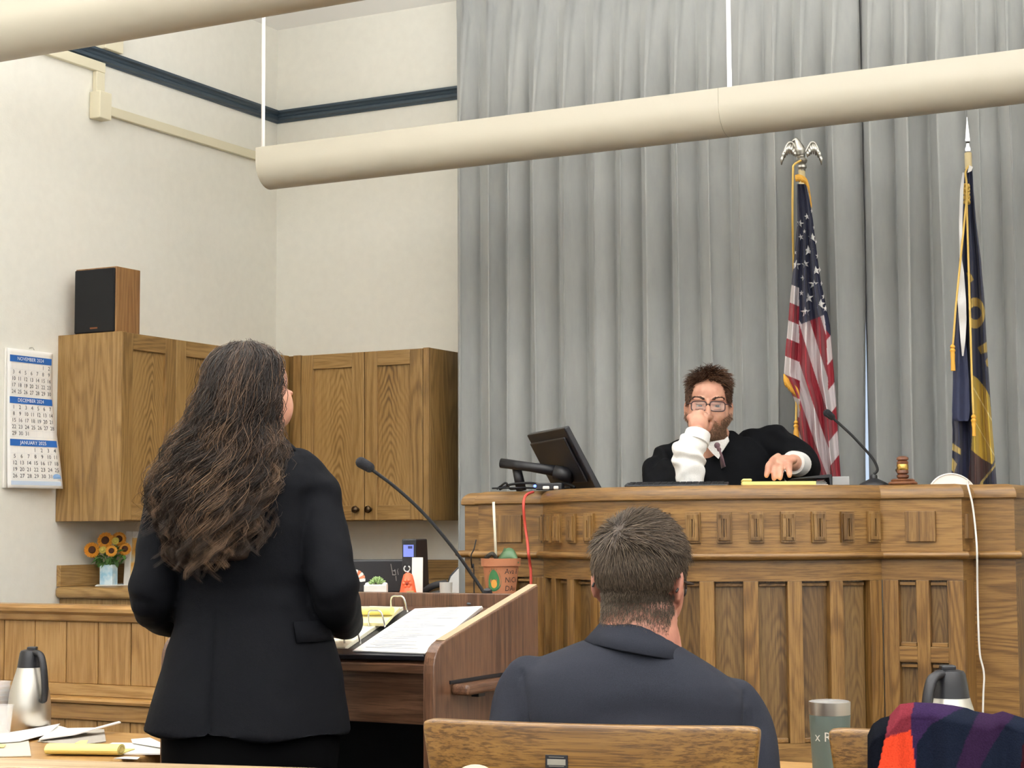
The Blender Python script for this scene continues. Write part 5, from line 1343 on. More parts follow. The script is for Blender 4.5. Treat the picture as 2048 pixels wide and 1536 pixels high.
MB().lathe([(0.013, 0), (0.014, 0.008), (0.018, 0.012), (0.018, 0.020), (0.012, 0.026), (0.019, 0.032), (0.021, 0.040), (0.015, 0.048), (0.008, 0.053)], 22, Matrix.Translation(cc)).obj('ferrule', SILV, us, smooth=40)
# --- the dark blue state flag
SD = 6.18
sb0 = C(1960, 980, SD); sbase = Vector((sb0.x, SD + 0.03, 0))
st = thing('flag', 'dark blue flag with gold lettering draped on its spear-topped pole', 'flag', c2w(sbase.x, sbase.y), PSI)
def s_(px, py, D=SD): return C(px, py, D) - sbase
pole_of(st, s_, (1936, 306), (1962, 975), SD + 0.03)
rowsS = [(338, 1930, 1945), (380, 1927, 1947), (440, 1922, 1952), (520, 1918, 1962), (600, 1914, 1969), (680, 1908, 1973), (740, 1906, 1977), (800, 1905, 1981), (845, 1904, 1984), (860, 1905, 1985), (920, 1904, 1990), (975, 1902, 1994), (1040, 1902, 1998)]
def foldS(u, py):
    g = min(1.0, max(0.1, (py - 330) / 300)); xx = u * 2.6 + 0.05
    return g * (0.028 * math.cos(xx * 2 * math.pi) - 0.01 * math.cos(xx * 4 * math.pi + 1)) - 0.03 * math.sin(math.pi * u) * g
def ell(px, py, cx, cy, rx, ry): return ((px - cx) / rx) ** 2 + ((py - cy) / ry) ** 2
def blue_dye(px, py, u):
    if ell(px, py, 1950, 626, 20, 31) < 1 and px > 1941 and ell(px, py, 1951, 626, 11.5, 13.5) > 1: return GLD
    if inside([(1955, 695), (1976, 682), (1978, 703), (1962, 708)], px, py) or inside([(1971, 722), (1976, 714), (1977, 734), (1973, 732)], px, py): return GLD
    if inside([(1932, 545), (1942, 548), (1948, 560), (1940, 565)], px, py): return GLD
    edge_ = np.interp(px, [1944, 1955, 1970, 1979, 1990], [749, 757, 775, 792, 900])
    if px > np.interp(py, [740, 850, 900, 960], [1944, 1946, 1942, 1936]) and py > edge_ and px < np.interp(py, [780, 850, 920, 945, 965], [1978, 1986, 1989, 1976, 1958]):
        if py > np.interp(px, [1940, 1950, 1965, 1985], [898, 906, 918, 929]): return BRN
        if abs((py - 790) - 1.75 * (px - 1955)) < 2.2 or abs((py - 855) - 1.75 * (px - 1957)) < 1.6: return lin('#D8C88E')
        return lin('#B29432')
    if px < 1924 and py > 885:
        if inside([(1905, 886), (1922, 898), (1922, 910), (1904, 900)], px, py) or inside([(1904, 915), (1914, 928), (1908, 945), (1903, 940)], px, py): return lin('#B59E5C')
    if px > np.interp(py, [930, 965], [1989, 1960]) and py > 925 and px < np.interp(py, [930, 965], [1993, 1966]): return lin('#B59E5C')
    return NAVYC
flag_cloth('cloth', st, sbase, rowsS, 110, 480, foldS, blue_dye, DYE, SD)
# outer fold hanging over the front at the lower left
rowsO = [(640, 1914, 1922), (700, 1908, 1934), (760, 1906, 1938), (820, 1904, 1940), (838, 1905, 1938), (842, 1910, 1936)]
flag_cloth('outer_fold', st, sbase, rowsO, 30, 80, lambda u, py: -0.012 * math.sin(math.pi * u) + 0.006 * math.cos(u * 9), lambda a, b, c: lin('#1C2444'), DYE, SD - 0.05, 0.03)
# white ribbon, spear, cords and tassels
RIB = plain('white_satin_ribbon', '#D9D8D6', 0.35, bump=0.5, bscale=90)
rowsR = [(345, 1925, 1929), (380, 1920, 1927), (440, 1918, 1925), (520, 1919, 1924), (545, 1918, 1928), (600, 1915, 1932), (640, 1918, 1933), (680, 1921, 1931), (712, 1924, 1927)]
o = flag_cloth('ribbon', st, sbase, rowsR, 14, 120, lambda u, py: 0.004 * math.sin(py * 0.09), lambda a, b, c: lin('#DAD9D6'), RIB, SD - 0.075, 0.01)
sp = s_(1936, 306, SD + 0.03); kS = SD / FPX
MB().lathe([(0.010, 0.0), (0.0125, 0.002), (0.0125, 0.014), (0.008, 0.024), (0.006, 0.034), (0.011, 0.040), (0.012, 0.045), (0.0105, 0.05), (0.006, 0.085), (0.0008, 0.128)], 4, Matrix.Translation(sp) @ Matrix.Rotation(0.5, 4, 'Z')).obj('spear_finial', MAT['chrome'], st, smooth=20)
kk = MB(); kx = s_(1933, 372, SD - 0.055)
for i in range(5):
    z = -i * 0.014; kk.tube([kx + Vector((0.008 * math.cos(a), 0.006 * math.sin(a), 0.006 * math.sin(2 * a + i) + z)) for a in np.linspace(0, 6.283, 13)], 0.0045, 7)
kk.obj('knot', CORD, st, smooth=True)
cord(st, s_, [(1937, 332, SD - 0.01), (1931, 345, SD - 0.05), (1933, 365, SD - 0.06), (1933, 395, SD - 0.07), (1928, 450, SD - 0.075), (1920, 530, SD - 0.085), (1912, 610, SD - 0.09), (1906, 690, SD - 0.09)], 0.0036)
cord(st, s_, [(1933, 395, SD - 0.07), (1935, 460, SD - 0.075), (1938, 560, SD - 0.085), (1941, 660, SD - 0.09), (1944, 760, SD - 0.09), (1947, 830, SD - 0.09)], 0.0036)
tassel(st, s_, 1905, 688, SD - 0.09, 54, 4.2); tassel(st, s_, 1947, 828, SD - 0.09, 44, 3.5)
MB().add([s_(1938, 330, SD - .02), s_(1946, 334, SD - .02), s_(1943, 342, SD - .02), s_(1935, 346, SD - .02), s_(1938, 330, SD), s_(1946, 334, SD), s_(1943, 342, SD), s_(1935, 346, SD)], [(0, 1, 2, 3), (7, 6, 5, 4), (0, 4, 5, 1), (1, 5, 6, 2), (2, 6, 7, 3), (3, 7, 4, 0)]).obj('header_tab', STW, st)
# ------------------------------------------------------------------ things on the walls and the worktop
def solid_box(name, mat, lo, hi, label, cat, bevel=0.003, **k):
    o = MB().box(Vector(lo) - Vector(lo), Vector(hi) - Vector(lo)).obj(name, mat, None, bevel=bevel, loc=lo); return tag(o, label, cat, **k)
# loudspeaker on the cabinet
sy = yl0 + 0.02
sx0, sx1 = onY(147, 620, sy).x, onY(228, 620, sy).x; sz1 = onY(190, 535, sy).z
sw, sh_ = sx1 - sx0, sz1 - CZ1 - 0.001; sdp = onX(280, 620, sx1).y - sy
spk = thing('loudspeaker', 'black-fronted wooden bookshelf loudspeaker on top of the left wall cabinet', 'speaker', (sx0, sy, CZ1 + 0.001))
SPW = wood('speaker_veneer', '#5E3D1E', '#8F6438', '#AB804E', 'Z', rings=12, pore=0.4)
MB().box((0, 0.012, 0), (sw, sdp, sh_)).obj('cabinet', SPW, spk, bevel=0.002)
MB().box((0.004, 0.0, 0.004), (sw - 0.003, 0.0115, sh_ - 0.006)).obj('grille', plain('black_grille_cloth', '#08080A', 0.9, bump=0.5, bscale=900), spk, bevel=0.004)
MB().box((sw * 0.42, -0.0015, 0.018), (sw * 0.60, 0.0005, 0.024)).obj('badge', plain('copper_badge', '#8A5A3C', 0.4, metal=0.8), spk)
# wall calendar
cyl, cyr = onX(14, 705, X0 + .01).y, onX(104, 708, X0 + .01).y; czt = onX(50, 700, X0 + .01).z; czb = onX(22, 976, X0 + .01).z
cw, chh = cyr - cyl, czt - czb
cal = thing('wall_calendar', 'white three-month wall calendar with blue headings on the left wall', 'calendar', (X0 + 0.002, cyl, czb))
def cal_pt(u, v, off=0.0):
    """u across, v up; the lower right corner lifts off the wall"""
    out = 0.010 + 0.05 * (1 - v) ** 1.6 * (0.25 + 0.75 * u) + 0.004 * math.sin(v * 7) * u
    return Vector((out + off, u * cw + 0.05 * (1 - v) ** 2 * u * 0.3, v * chh))
mb = MB(); nu, nv = 10, 36
for off in (0.0,):
    mb.add([cal_pt(a / nu, b / nv) for b in range(nv + 1) for a in range(nu + 1)], [(b * (nu + 1) + a, b * (nu + 1) + a + 1, (b + 1) * (nu + 1) + a + 1, (b + 1) * (nu + 1) + a) for b in range(nv) for a in range(nu)])
sheet = mb.obj('front_sheet', MAT['paper'], cal, smooth=True); so = sheet.modifiers.new('t', 'SOLIDIFY'); so.thickness = 0.0008; so.offset = 0
MB().box((0.0, -0.004, 0.0), (0.007, cw - 0.002, chh + 0.001)).obj('under_sheets', MAT['paper'], cal)
bl = plain('calendar_blue_ink', '#1F5DA8', 0.6); wi_ = plain('calendar_white_ink', '#F2F2F2', 0.6); lg = plain('calendar_grid_grey', '#C9CBD2', 0.8); lb = plain('calendar_pale_blue', '#B9C8DA', 0.7)
def cal_quad(m, u0, v0, u1, v1, off, n=6):
    pts = [cal_pt(u0 + (u1 - u0) * a / n, v, off) for v in (v0, v1) for a in range(n + 1)]
    m.add(pts, [(a, a + 1, n + 2 + a, n + 1 + a) for a in range(n)])
def cal_text(m, body, u, v, size, off, sx=1.0):
    vv_, ff_ = glyphs(body, size); m.add([cal_pt(u + p.x * sx / cw, v + p.y / chh, off) for p in vv_], ff_)
for (v1, mon, first, days, nr) in ((0.955, 'NOVEMBER 2024', 5, 30, 5), (0.655, 'DECEMBER 2024', 0, 31, 5), (0.350, 'JANUARY 2025', 3, 31, 5)):
    bm1, wm1, gm1, nm1 = MB(), MB(), MB(), MB()
    cal_quad(bm1, 0.05, v1 - 0.048, 0.97, v1, 0.0014); cal_text(wm1, mon, 0.5, v1 - 0.024, 0.019, 0.0022, 1.0)
    gh = 0.047; top = v1 - 0.052
    for r in range(nr + 1): cal_quad(gm1, 0.06, top - r * gh - 0.001, 0.97, top - r * gh, 0.0012)
    for c_ in range(8): cal_quad(gm1, 0.06 + c_ * 0.13 - 0.0015, top - nr * gh, 0.06 + c_ * 0.13, top, 0.0012, 1)
    for d in range(1, days + 1):
        k_ = first + d - 1; r, c_ = k_ // 7, k_ % 7
        if r < nr: cal_text(nm1, str(d), 0.06 + (c_ + 0.55) * 0.13, top - (r + 0.5) * gh, 0.021, 0.0020)
    mo = bm1.obj('month_bar', bl, cal); wm1.obj('month_name', wi_, mo)['kind'] = 'stuff'; gm1.obj('grid_lines', lg, mo)['kind'] = 'stuff'; nm1.obj('day_numbers', MAT['ink'], mo)['kind'] = 'stuff'
lg_ = MB(); cal_quad(lg_, 0.06, 0.022, 0.97, 0.052, 0.0014); lg_.obj('footer_band', lb, cal)
lo_ = MB(); lo_.add([cal_pt(0.90 + 0.075 * math.cos(a), 0.085 + 0.022 * math.sin(a), 0.002) for a in np.linspace(0, math.pi, 13)] + [cal_pt(0.83, 0.072, 0.002), cal_pt(0.975, 0.072, 0.002)], [tuple(range(13)) + (13, 14)]); lo_.obj('logo', plain('calendar_logo_blue', '#7FA3CC', 0.7), cal)
MB().tube([(0.001, cw * 0.52, chh + 0.010), (0.018, cw * 0.52, chh + 0.012), (0.021, cw * 0.54, chh + 0.002)], 0.0016, 6).obj('hook', MAT['steel'], cal, smooth=True)
# sunflowers in a small vase on the worktop
vp = onZ(217, 1171, KZ); 
vs_ = thing('flower_vase', 'pale blue square vase of sunflowers on the worktop', 'flower vase', (vp.x, vp.y, KZ))
kv = 6.95 / FPX; vw = 14.5 * kv
vm = NT('painted_blue_vase'); tc = vm.n('ShaderNodeTexCoord'); nz = vm.n('ShaderNodeTexNoise', i_Scale=30.0, i_Detail=3.0); vm.l(tc.outputs['Object'], nz.inputs['Vector']); rp = ramp(vm, [(0.35, lin('#8FC0D8')), (0.6, lin('#D5E4EA'))]); vm.l(nz.outputs['Fac'], rp.inputs['Fac']); vm.l(rp.outputs['Color'], vm.b.inputs['Base Color']); vm.set(Roughness=0.4)
rz = Matrix.Rotation(PSI - 0.3, 4, 'Z')
MB().box((-vw, -vw * 0.8, 0.002), (vw, vw * 0.8, 42 * kv), rz).obj('vase', vm.m, vs_, bevel=0.004)
pet = plain('sunflower_petal', '#D8942F', 0.6); cen = plain('sunflower_centre', '#4A2A16', 0.9, bump=0.8, bscale=300); lf = plain('flower_leaf', '#4F7A36', 0.5); bud = plain('pale_blossom', '#C9B95A', 0.6)
def c_off(dx, dy, dz=0.0): 
    v = R0 * dx + F0 * dy; return Vector((v.x, v.y, dz))
for i, (fx, fy, r, dd, pk) in enumerate([(211, 1081, 13, -0.02, 0), (184, 1100, 12, -0.02, 0), (223, 1102, 9, -0.05, 0), (238, 1078, 11, 0.01, 0), (250, 1098, 10, 0.0, 0), (231, 1082, 6, -0.03, 1), (206, 1100, 6, -0.04, 1)]):
    c = W(fx, fy, (vp - Vector((0, 0, 0))).dot(F0) + dd) - vs_.location; n_ = (-F0 + Z0 * 0.25 + R0 * rnd.uniform(-0.3, 0.3)).normalized(); q = n_.to_track_quat('Z', 'Y').to_matrix().to_4x4()
    M_ = Matrix.Translation(c) @ q; R_ = r * kv * 1.35
    fl_ = MB()
    for ring_ in (0, 1):
        for k in range(13):
            a = 2 * math.pi * (k + 0.5 * ring_) / 13; pm = M_ @ Matrix.Rotation(a, 4, 'Z')
            fl_.add([pm @ Vector(p) for p in ((R_ * 0.35, 0, 0.002 * ring_), (R_ * 0.7, R_ * 0.2, 0.006), (R_ * 1.05, 0, 0.002 - 0.004 * ring_), (R_ * 0.7, -R_ * 0.2, 0.006), (R_ * 0.6, 0, -0.003))], [(0, 1, 2, 3), (0, 4, 1), (1, 4, 2), (2, 4, 3), (3, 4, 0)])
    fo = fl_.obj('flower_head', pet if pk == 0 else bud, vs_)
    MB().lathe([(R_ * 0.46, -0.002), (R_ * 0.46, 0.005), (R_ * 0.3, 0.009), (R_ * 0.05, 0.007)], 14, M_).obj('flower_centre', cen if pk == 0 else bud, fo, smooth=True)
    MB().tube([c, c * 0.6 + Vector((0, 0, 0.01)), Vector((rnd.uniform(-.008, .008), rnd.uniform(-.008, .008), 0.03))], 0.0022, 6).obj('stem', lf, vs_)
for k in range(46):
    a = rnd.uniform(0, 6.28); c = c_off(rnd.uniform(-0.05, 0.062), rnd.uniform(-0.03, 0.03), rnd.uniform(0.078, 0.15)); M_ = Matrix.Translation(c) @ Matrix.Rotation(a, 4, 'Z') @ Matrix.Rotation(rnd.uniform(-0.9, 0.9), 4, 'X')
    MB().add([M_ @ Vector(p) for p in ((0, -0.022, 0), (0.011, 0, 0.004), (0, 0.024, -0.006), (-0.011, 0, 0.004), (0, 0, -0.003))], [(0, 1, 4), (1, 2, 4), (2, 3, 4), (3, 0, 4), (0, 3, 2, 1)]).obj('leaf', lf, vs_)
# framed picture leaning behind the vase
fp = onZ(246, 1170, KZ); fr_w, fr_h = 0.20, 108 * kv
FRM = plain('whitewashed_frame', '#D6D2CA', 0.6, bump=0.5, bscale=70)
pf = thing('picture_frame', 'white picture frame leaning behind the sunflower vase', 'picture frame', (fp.x, fp.y, KZ + 0.003), PSI - math.radians(4)); pf.rotation_euler[0] = math.radians(-8)
b_ = 0.026
for nm, a, c_ in (('frame_side', (0, 0, 0), (b_, 0.016, fr_h)), ('frame_side', (fr_w - b_, 0, 0), (fr_w, 0.016, fr_h)), ('frame_side', (b_, 0, 0), (fr_w - b_, 0.016, b_)), ('frame_side', (b_, 0, fr_h - b_), (fr_w - b_, 0.016, fr_h))):
    MB().box(a, c_).obj(nm, FRM, pf, bevel=0.004)
pm = NT('autumn_print'); tc = pm.n('ShaderNodeTexCoord'); nz = pm.n('ShaderNodeTexNoise', i_Scale=16.0, i_Detail=5.0); pm.l(tc.outputs['Object'], nz.inputs['Vector']); rp = ramp(pm, [(0.35, lin('#9FB7BE')), (0.48, lin('#C8B58A')), (0.58, lin('#D09A3E')), (0.75, lin('#8A6A35'))]); pm.l(nz.outputs['Fac'], rp.inputs['Fac']); pm.l(rp.outputs['Color'], pm.b.inputs['Base Color'])
MB().box((b_ - 0.002, 0.006, b_ - 0.002), (fr_w - b_ + 0.002, 0.012, fr_h - b_ + 0.002)).obj('print', pm.m, pf)
# papers beside the vase
vpl = [onZ(*p, KZ) for p in ((190, 1173), (258, 1171), (262, 1165), (200, 1167))]
tag(MB().prism([(p.x, p.y) for p in vpl], KZ + 0.001, KZ + 0.0035).obj('paper_sheet', MAT['paper']), 'thin white paper lying under the vase on the worktop', 'paper')

# ------------------------------------------------------------------ things on the clerk's desk
def on_desk(px, D): p = W(px, 1190, D); return Vector((p.x, p.y, DZ))
def desk_thing(name, label, cat, px, D, rz=PSI): 
    p = on_desk(px, D); return thing(name, label, cat, (p.x, p.y, DZ + 0.0005), rz)
def zz(px, py, D): return W(px, py, D).z - DZ
D1 = 5.62; kd1 = D1 / FPX
mon = desk_thing('monitor', 'black monitor seen from behind on the clerk desk behind the lectern', 'monitor', 760, 5.75)
mw = 72 * 5.75 / FPX; mh = zz(760, 1119, 5.75)
MB().box((-mw, -0.012, 0.012), (mw, 0.012, mh)).obj('housing', MAT['black'], mon, bevel=0.006)
MB().box((-0.06, -0.03, 0.0), (0.06, 0.07, 0.011)).obj('foot', MAT['black'], mon, bevel=0.003)
lgm = plain('silver_logo', '#9C9A9A', 0.35, metal=0.8); lx = lambda px: (px - 760) * 5.75 / FPX
lg2 = MB()
for (a, b) in (((782, 1128), (786, 1150)), ((786, 1142), (790, 1142)), ((790, 1139), (792, 1150)), ((785, 1150), (791, 1150)), ((795, 1140), (797, 1150)), ((792, 1152), (793, 1162)), ((797, 1138), (796, 1139))):
    lg2.tube([(lx(a[0]), -0.0128, zz(760, a[1], 5.75)), (lx(b[0]), -0.0128, zz(760, b[1], 5.75))], 0.0011, 5)
lg2.obj('logo', lgm, mon)
tw = desk_thing('computer_tower', 'slim black device with a lit blue display behind the lectern', 'computer', 832, 5.6, PSI - 0.35)
w_t = 15.5 * 5.6 / FPX; th_ = zz(832, 1078, 5.6)
MB().prism([(-0.055, 0.0), (0.055, 0.0), (0.034, th_), (-0.055, th_)], -w_t, w_t, Matrix(((0, 0, 1, 0), (1, 0, 0, 0), (0, 1, 0, 0), (0, 0, 0, 1)))).obj('case', MAT['black'], tw, bevel=0.004)
scr = NT('lit_blue_display'); scr.set(Base_Color=lin('#2A3470'), Roughness=0.3); scr.b.inputs['Emission Color'].default_value = lin('#7A86E0'); scr.b.inputs['Emission Strength'].default_value = 0.75
MB().box((-w_t * 0.75, -0.0565, th_ - 0.055), (w_t * 0.65, -0.0552, th_ - 0.018)).obj('display', scr.m, tw)
MB().box((-w_t * 0.1, -0.0575, th_ - 0.030), (w_t * 0.5, -0.0567, th_ - 0.022)).obj('display_bar', plain('dark_blue_print', '#2A3060', 0.5), tw)
cd = desk_thing('paper_stand', 'white card standing upright beside the orange figurine', 'card', 834, 5.45, PSI - 0.15)
MB().box((-11 * 5.45 / FPX, 0, 0), (11 * 5.45 / FPX, 0.003, zz(834, 1115, 5.45)), Matrix.Rotation(-0.06, 4, 'X')).obj('card', MAT['paper'], cd)
pl = desk_thing('planter', 'small white planter with a round green succulent behind the lectern', 'planter', 752, 5.35)
pw = 25 * 5.35 / FPX; ph_ = zz(752, 1169, 5.35)
MB().prism([(-pw * .9, -0.03), (pw * .9, -0.03), (pw * .9, 0.03), (-pw * .9, 0.03)], 0, ph_).obj('pot', MAT['white'], pl, bevel=0.003)
suc = plain('succulent_green', '#7F9A5E', 0.5); sb_ = MB()
for k in range(26):
    a = k * 2.4; r = 0.003 + 0.0135 * (k / 26); M_ = Matrix.Translation((0.004 + r * math.cos(a), r * math.sin(a), ph_ + 0.012 - 0.010 * (k / 26))) @ Matrix.Rotation(a, 4, 'Z') @ Matrix.Rotation(0.3 + 0.9 * k / 26, 4, 'Y')
    sb_.sphere((0, 0, 0), 0.001, 4, 3) if False else sb_.lathe([(0.001, -0.002), (0.0045, 0.002), (0.004, 0.008), (0.0008, 0.013)], 6, M_)
so_ = sb_.obj('succulent', suc, pl, smooth=True)
for dx in (-0.024, 0.026, -0.012): MB().sphere((dx, 0.0, ph_ + 0.001), (0.009, 0.008, 0.005), 10, 6).obj('pebble', MAT['paper'], pl, smooth=True)
og = desk_thing('figurine', 'orange angel-like figurine with a flower standing behind the lectern', 'figurine', 816, 5.40)
hgt = zz(816, 1146, 5.40); ORG = plain('orange_glaze', '#E0613A', 0.4); kd2 = 5.4 / FPX
MB().lathe([(21 * kd2, 0), (21 * kd2, 0.004), (16 * kd2, hgt * 0.35), (12.5 * kd2, hgt * 0.7), (9 * kd2, hgt * 0.93), (4 * kd2, hgt)], 24).obj('gown', ORG, og, smooth=50)
for k in range(6):
    a = 2 * math.pi * k / 6; MB().sphere((-1 * kd2 + 6 * kd2 * math.cos(a), -13 * kd2, hgt * 0.62 + 6 * kd2 * math.sin(a)), (0.006, 0.004, 0.006), 10, 6).obj('petal', ORG, og, smooth=True)
MB().sphere((-1 * kd2, -14.5 * kd2, hgt * 0.62), 0.005, 10, 6).obj('flower_eye', plain('dark_orange', '#8C2F1A', 0.5), og, smooth=True)
MB().box((-2 * kd2, -19 * kd2, hgt * 0.05), (13 * kd2, -15 * kd2, hgt * 0.36)).obj('name_tag', plain('kraft_tag', '#A98A5A', 0.7), og, bevel=0.001)
hoop = MB(); hoop.tube([(-2 * kd2 + 6 * kd2 * math.sin(a), 0, hgt + 8 * kd2 + 6 * kd2 * math.cos(a)) for a in np.linspace(0.5, 5.8, 15)], 0.0022, 8); hoop.tube([(0, 0, hgt - 0.002), (0, 0, hgt + 0.005)], 0.003, 8); hoop.obj('silver_hoop', MAT['chrome'], og, smooth=True)
cp = desk_thing('cup', 'plain grey cup at the right end of the clerk desk', 'cup', 892, 5.35)
hc_ = zz(892, 1165, 5.35); rc = 13 * 5.35 / FPX
MB().lathe([(rc * 0.9, 0), (rc, hc_), (rc - 0.003, hc_), (rc * 0.9 - 0.003, 0.004)], 28).obj('body', plain('grey_ceramic', '#A7A6A2', 0.4), cp, smooth=40)
gs = desk_thing('chair_back_mesh', 'pale grey rounded panel beside the grey cup behind the lectern', 'panel', 908, 5.60)
hp_ = zz(908, 1137, 5.6); k6 = 5.6 / FPX
MB().prism([(-12 * k6, 0), (-12 * k6, hp_ * 0.45), (-6 * k6, hp_ * 0.72), (9 * k6, hp_), (10 * k6, hp_), (10 * k6, 0)], -0.006, 0.006, Matrix(((1, 0, 0, 0), (0, 0, 1, 0), (0, 1, 0, 0), (0, 0, 0, 1)))).obj('panel', plain('pale_grey_plastic', '#B9BBBA', 0.5), gs, bevel=0.003)
MB().tube([(-13 * k6, -0.004, 0), (-13 * k6, -0.004, hp_ * 0.45), (-7 * k6, -0.004, hp_ * 0.74), (9 * k6, -0.004, hp_ * 1.03)], 0.003, 6).obj('rim', MAT['black'], gs, smooth=True)
ph = desk_thing('telephone', 'dark desk telephone partly hidden behind the lectern', 'telephone', 868, 5.50)
MB().prism([(-0.045, 0), (0.05, 0), (0.05, 0.035), (-0.045, 0.012)], -0.06, 0.06, Matrix(((1, 0, 0, 0), (0, 0, 1, 0), (0, 1, 0, 0), (0, 0, 0, 1)))).obj('body', MAT['black'], ph, bevel=0.004)
MB().tube(spline([(-0.03, -0.02, 0.024), (0.0, -0.03, 0.042), (0.04, -0.02, 0.05)], 5), 0.010, 10).obj('handset', MAT['rubber'], ph, smooth=True)
fw = desk_thing('paper_flower', 'white and coral flower peeping out beside the woman on the clerk desk', 'flower', 713, 5.35)
zc_ = zz(715, 1152, 5.35); cor = plain('coral_petal', '#D9835E', 0.6)
for k in range(9):
    a = math.radians(-70 + 20 * k); M_ = Matrix.Translation((-0.004, 0, zc_ - 0.012)) @ Matrix.Rotation(a, 4, 'Y')
    MB().add([M_ @ Vector(p) for p in ((0, 0, 0), (0.006, -0.006, 0.018), (0.004, -0.008, 0.031), (-0.004, -0.008, 0.031), (-0.006, -0.006, 0.018), (0, 0.003, 0.02))], [(0, 1, 2, 3, 4), (0, 5, 1), (1, 5, 2), (2, 5, 3), (3, 5, 4), (4, 5, 0)]).obj('petal', MAT['paper'] if k % 2 == 0 else cor, fw)
MB().tube([(-0.004, 0.001, zc_ - 0.012), (-0.004, 0.001, 0.0)], 0.0025, 6).obj('stem', lf, fw)
# terracotta pot with an orchid and a stake
DP = 5.55; kp = DP / FPX
tp = desk_thing('flower_pot', 'terracotta pot painted with an avocado, in front of the bench', 'flower pot', 1002, DP)
zt_, zr_ = zz(1002, 1117, DP), zz(1002, 1133, DP)
TER = plain('terracotta', '#A86E4D', 0.8, bump=0.3, bscale=120, var=0.12)
rt_, rb_p = 40 * kp, 28 * kp
def pot_r(z): return 35 * kp + (rb_p - 35 * kp) * (1 - z / zr_)
MB().lathe([(rb_p, 0), (35.5 * kp, zr_), (39 * kp, zr_ + 0.001), (rt_, zt_), (rt_ - 0.006, zt_), (33 * kp, zr_), (31 * kp, zt_ - 0.02)], 40).obj('pot', TER, tp, smooth=40)
MB().lathe([(0.001, zt_ - 0.012), (32 * kp, zt_ - 0.014), (32 * kp, zt_ - 0.02), (0.001, zt_ - 0.02)], 24).obj('bark_mix', plain('dark_bark', '#2A211A', 0.95, bump=1.0, bscale=160), tp)
def pot_patch(name, mat, cx_, cy_, rx, ry, off, shape=None, n=26):
    pts = []
    for k in range(n):
        a = 2 * math.pi * k / n; x = rx * math.cos(a) * (1 + 0.25 * (-math.sin(a)) if shape else 1); y = ry * math.sin(a); z = cy_ + y; th_p = (cx_ + x) / 35e0 / kp * kp
        r_ = pot_r(z) + off; ang = (cx_ + x) / r_; pts.append((r_ * math.sin(ang), -r_ * math.cos(ang), z))
    r_ = pot_r(cy_) + off; c = (r_ * math.sin(cx_ / r_), -r_ * math.cos(cx_ / r_), cy_)
    return MB().add(pts + [c], [(k, (k + 1) % n, n) for k in range(n)]).obj(name, mat, tp)
za = zz(1002, 1158, DP)
pot_patch('avocado_skin', plain('dark_green_paint', '#1F5A3A', 0.5), -15 * kp, za, 15.5 * kp, 24 * kp, 0.0006, True)
pot_patch('avocado_flesh', plain('green_paint', '#3C7A4C', 0.5), -15 * kp, za - 0.002, 12.5 * kp, 20 * kp, 0.0012, True)
pot_patch('avocado_stone', plain('tan_paint', '#D69A45', 0.5), -14 * kp, za - 9 * kp, 6.5 * kp, 8.5 * kp, 0.0018)
tx = MB()
for body, py in (('Ava &', 1143), ('NiCk', 1160), ('DAv', 1177)):
    v_, f_t = glyphs(body, 15 * kp, 'LEFT'); z0_ = zz(1002, py, DP)
    out = []
    for p in v_:
        z = z0_ + p.y; r_ = pot_r(z) + 0.0008; ang = (8 * kp + p.x * 0.95 + p.y * 0.1) / r_; out.append((r_ * math.sin(ang), -r_ * math.cos(ang), z))
    tx.add(out, f_t)
tx.obj('lettering', plain('black_marker', '#201815', 0.6), tp)
MB().tube([(-0.02 + 0.006, 0, zt_ - 0.02), (-14 * kp, 0, zz(988, 1004, DP))], 0.0042, 8).obj('stake', plain('pale_bamboo', '#E6DFC8', 0.6), tp, smooth=True)
def leaf3(root, mat, pts, wd, name='leaf'):
    P_ = spline(pts, 6); m = len(P_); v = []; 
    for i, p in enumerate(P_):
        t = i / (m - 1); w = wd * math.sin(math.pi * min(0.98, 0.08 + 0.9 * t)) ** 0.7; v += [p + Vector((0, -w * 0.55, -w * 0.7)), p + Vector((0, -0.001, 0)), p + Vector((0, w * 0.55, w * 0.6))]
    o = MB().add(v, [(i * 3 + a, i * 3 + a + 1, i * 3 + 4 + a, i * 3 + 3 + a) for i in range(m - 1) for a in (0, 1)]).obj(name, mat, root, smooth=True); s = o.modifiers.new('t', 'SOLIDIFY'); s.thickness = 0.0025; return o
LFM = plain('orchid_leaf', '#4C6B4A', 0.35)
leaf3(tp, LFM, [(-0.01, -0.005, zt_ - 0.008), (0.015, -0.015, zt_ + 0.016), (0.04, -0.022, zt_ + 0.014), (0.056, -0.028, zt_ - 0.012)], 0.024)
leaf3(tp, LFM, [(-0.005, 0.0, zt_ - 0.008), (0.004, 0.0, zt_ + 0.012), (0.012, -0.004, zt_ + 0.032)], 0.011)
for q in range(3):
    MB().tube(spline([(-0.005 - 0.004 * q, -0.006, zt_ - 0.012), (-0.025, -0.012 - 0.006 * q, zt_ + 0.018 - 0.003 * q), (-0.05 + 0.006 * q, -0.008, zt_ + 0.002)], 6), 0.0032, 7).obj('aerial_root', plain('dark_root', '#2E2A20', 0.7), tp, smooth=True)

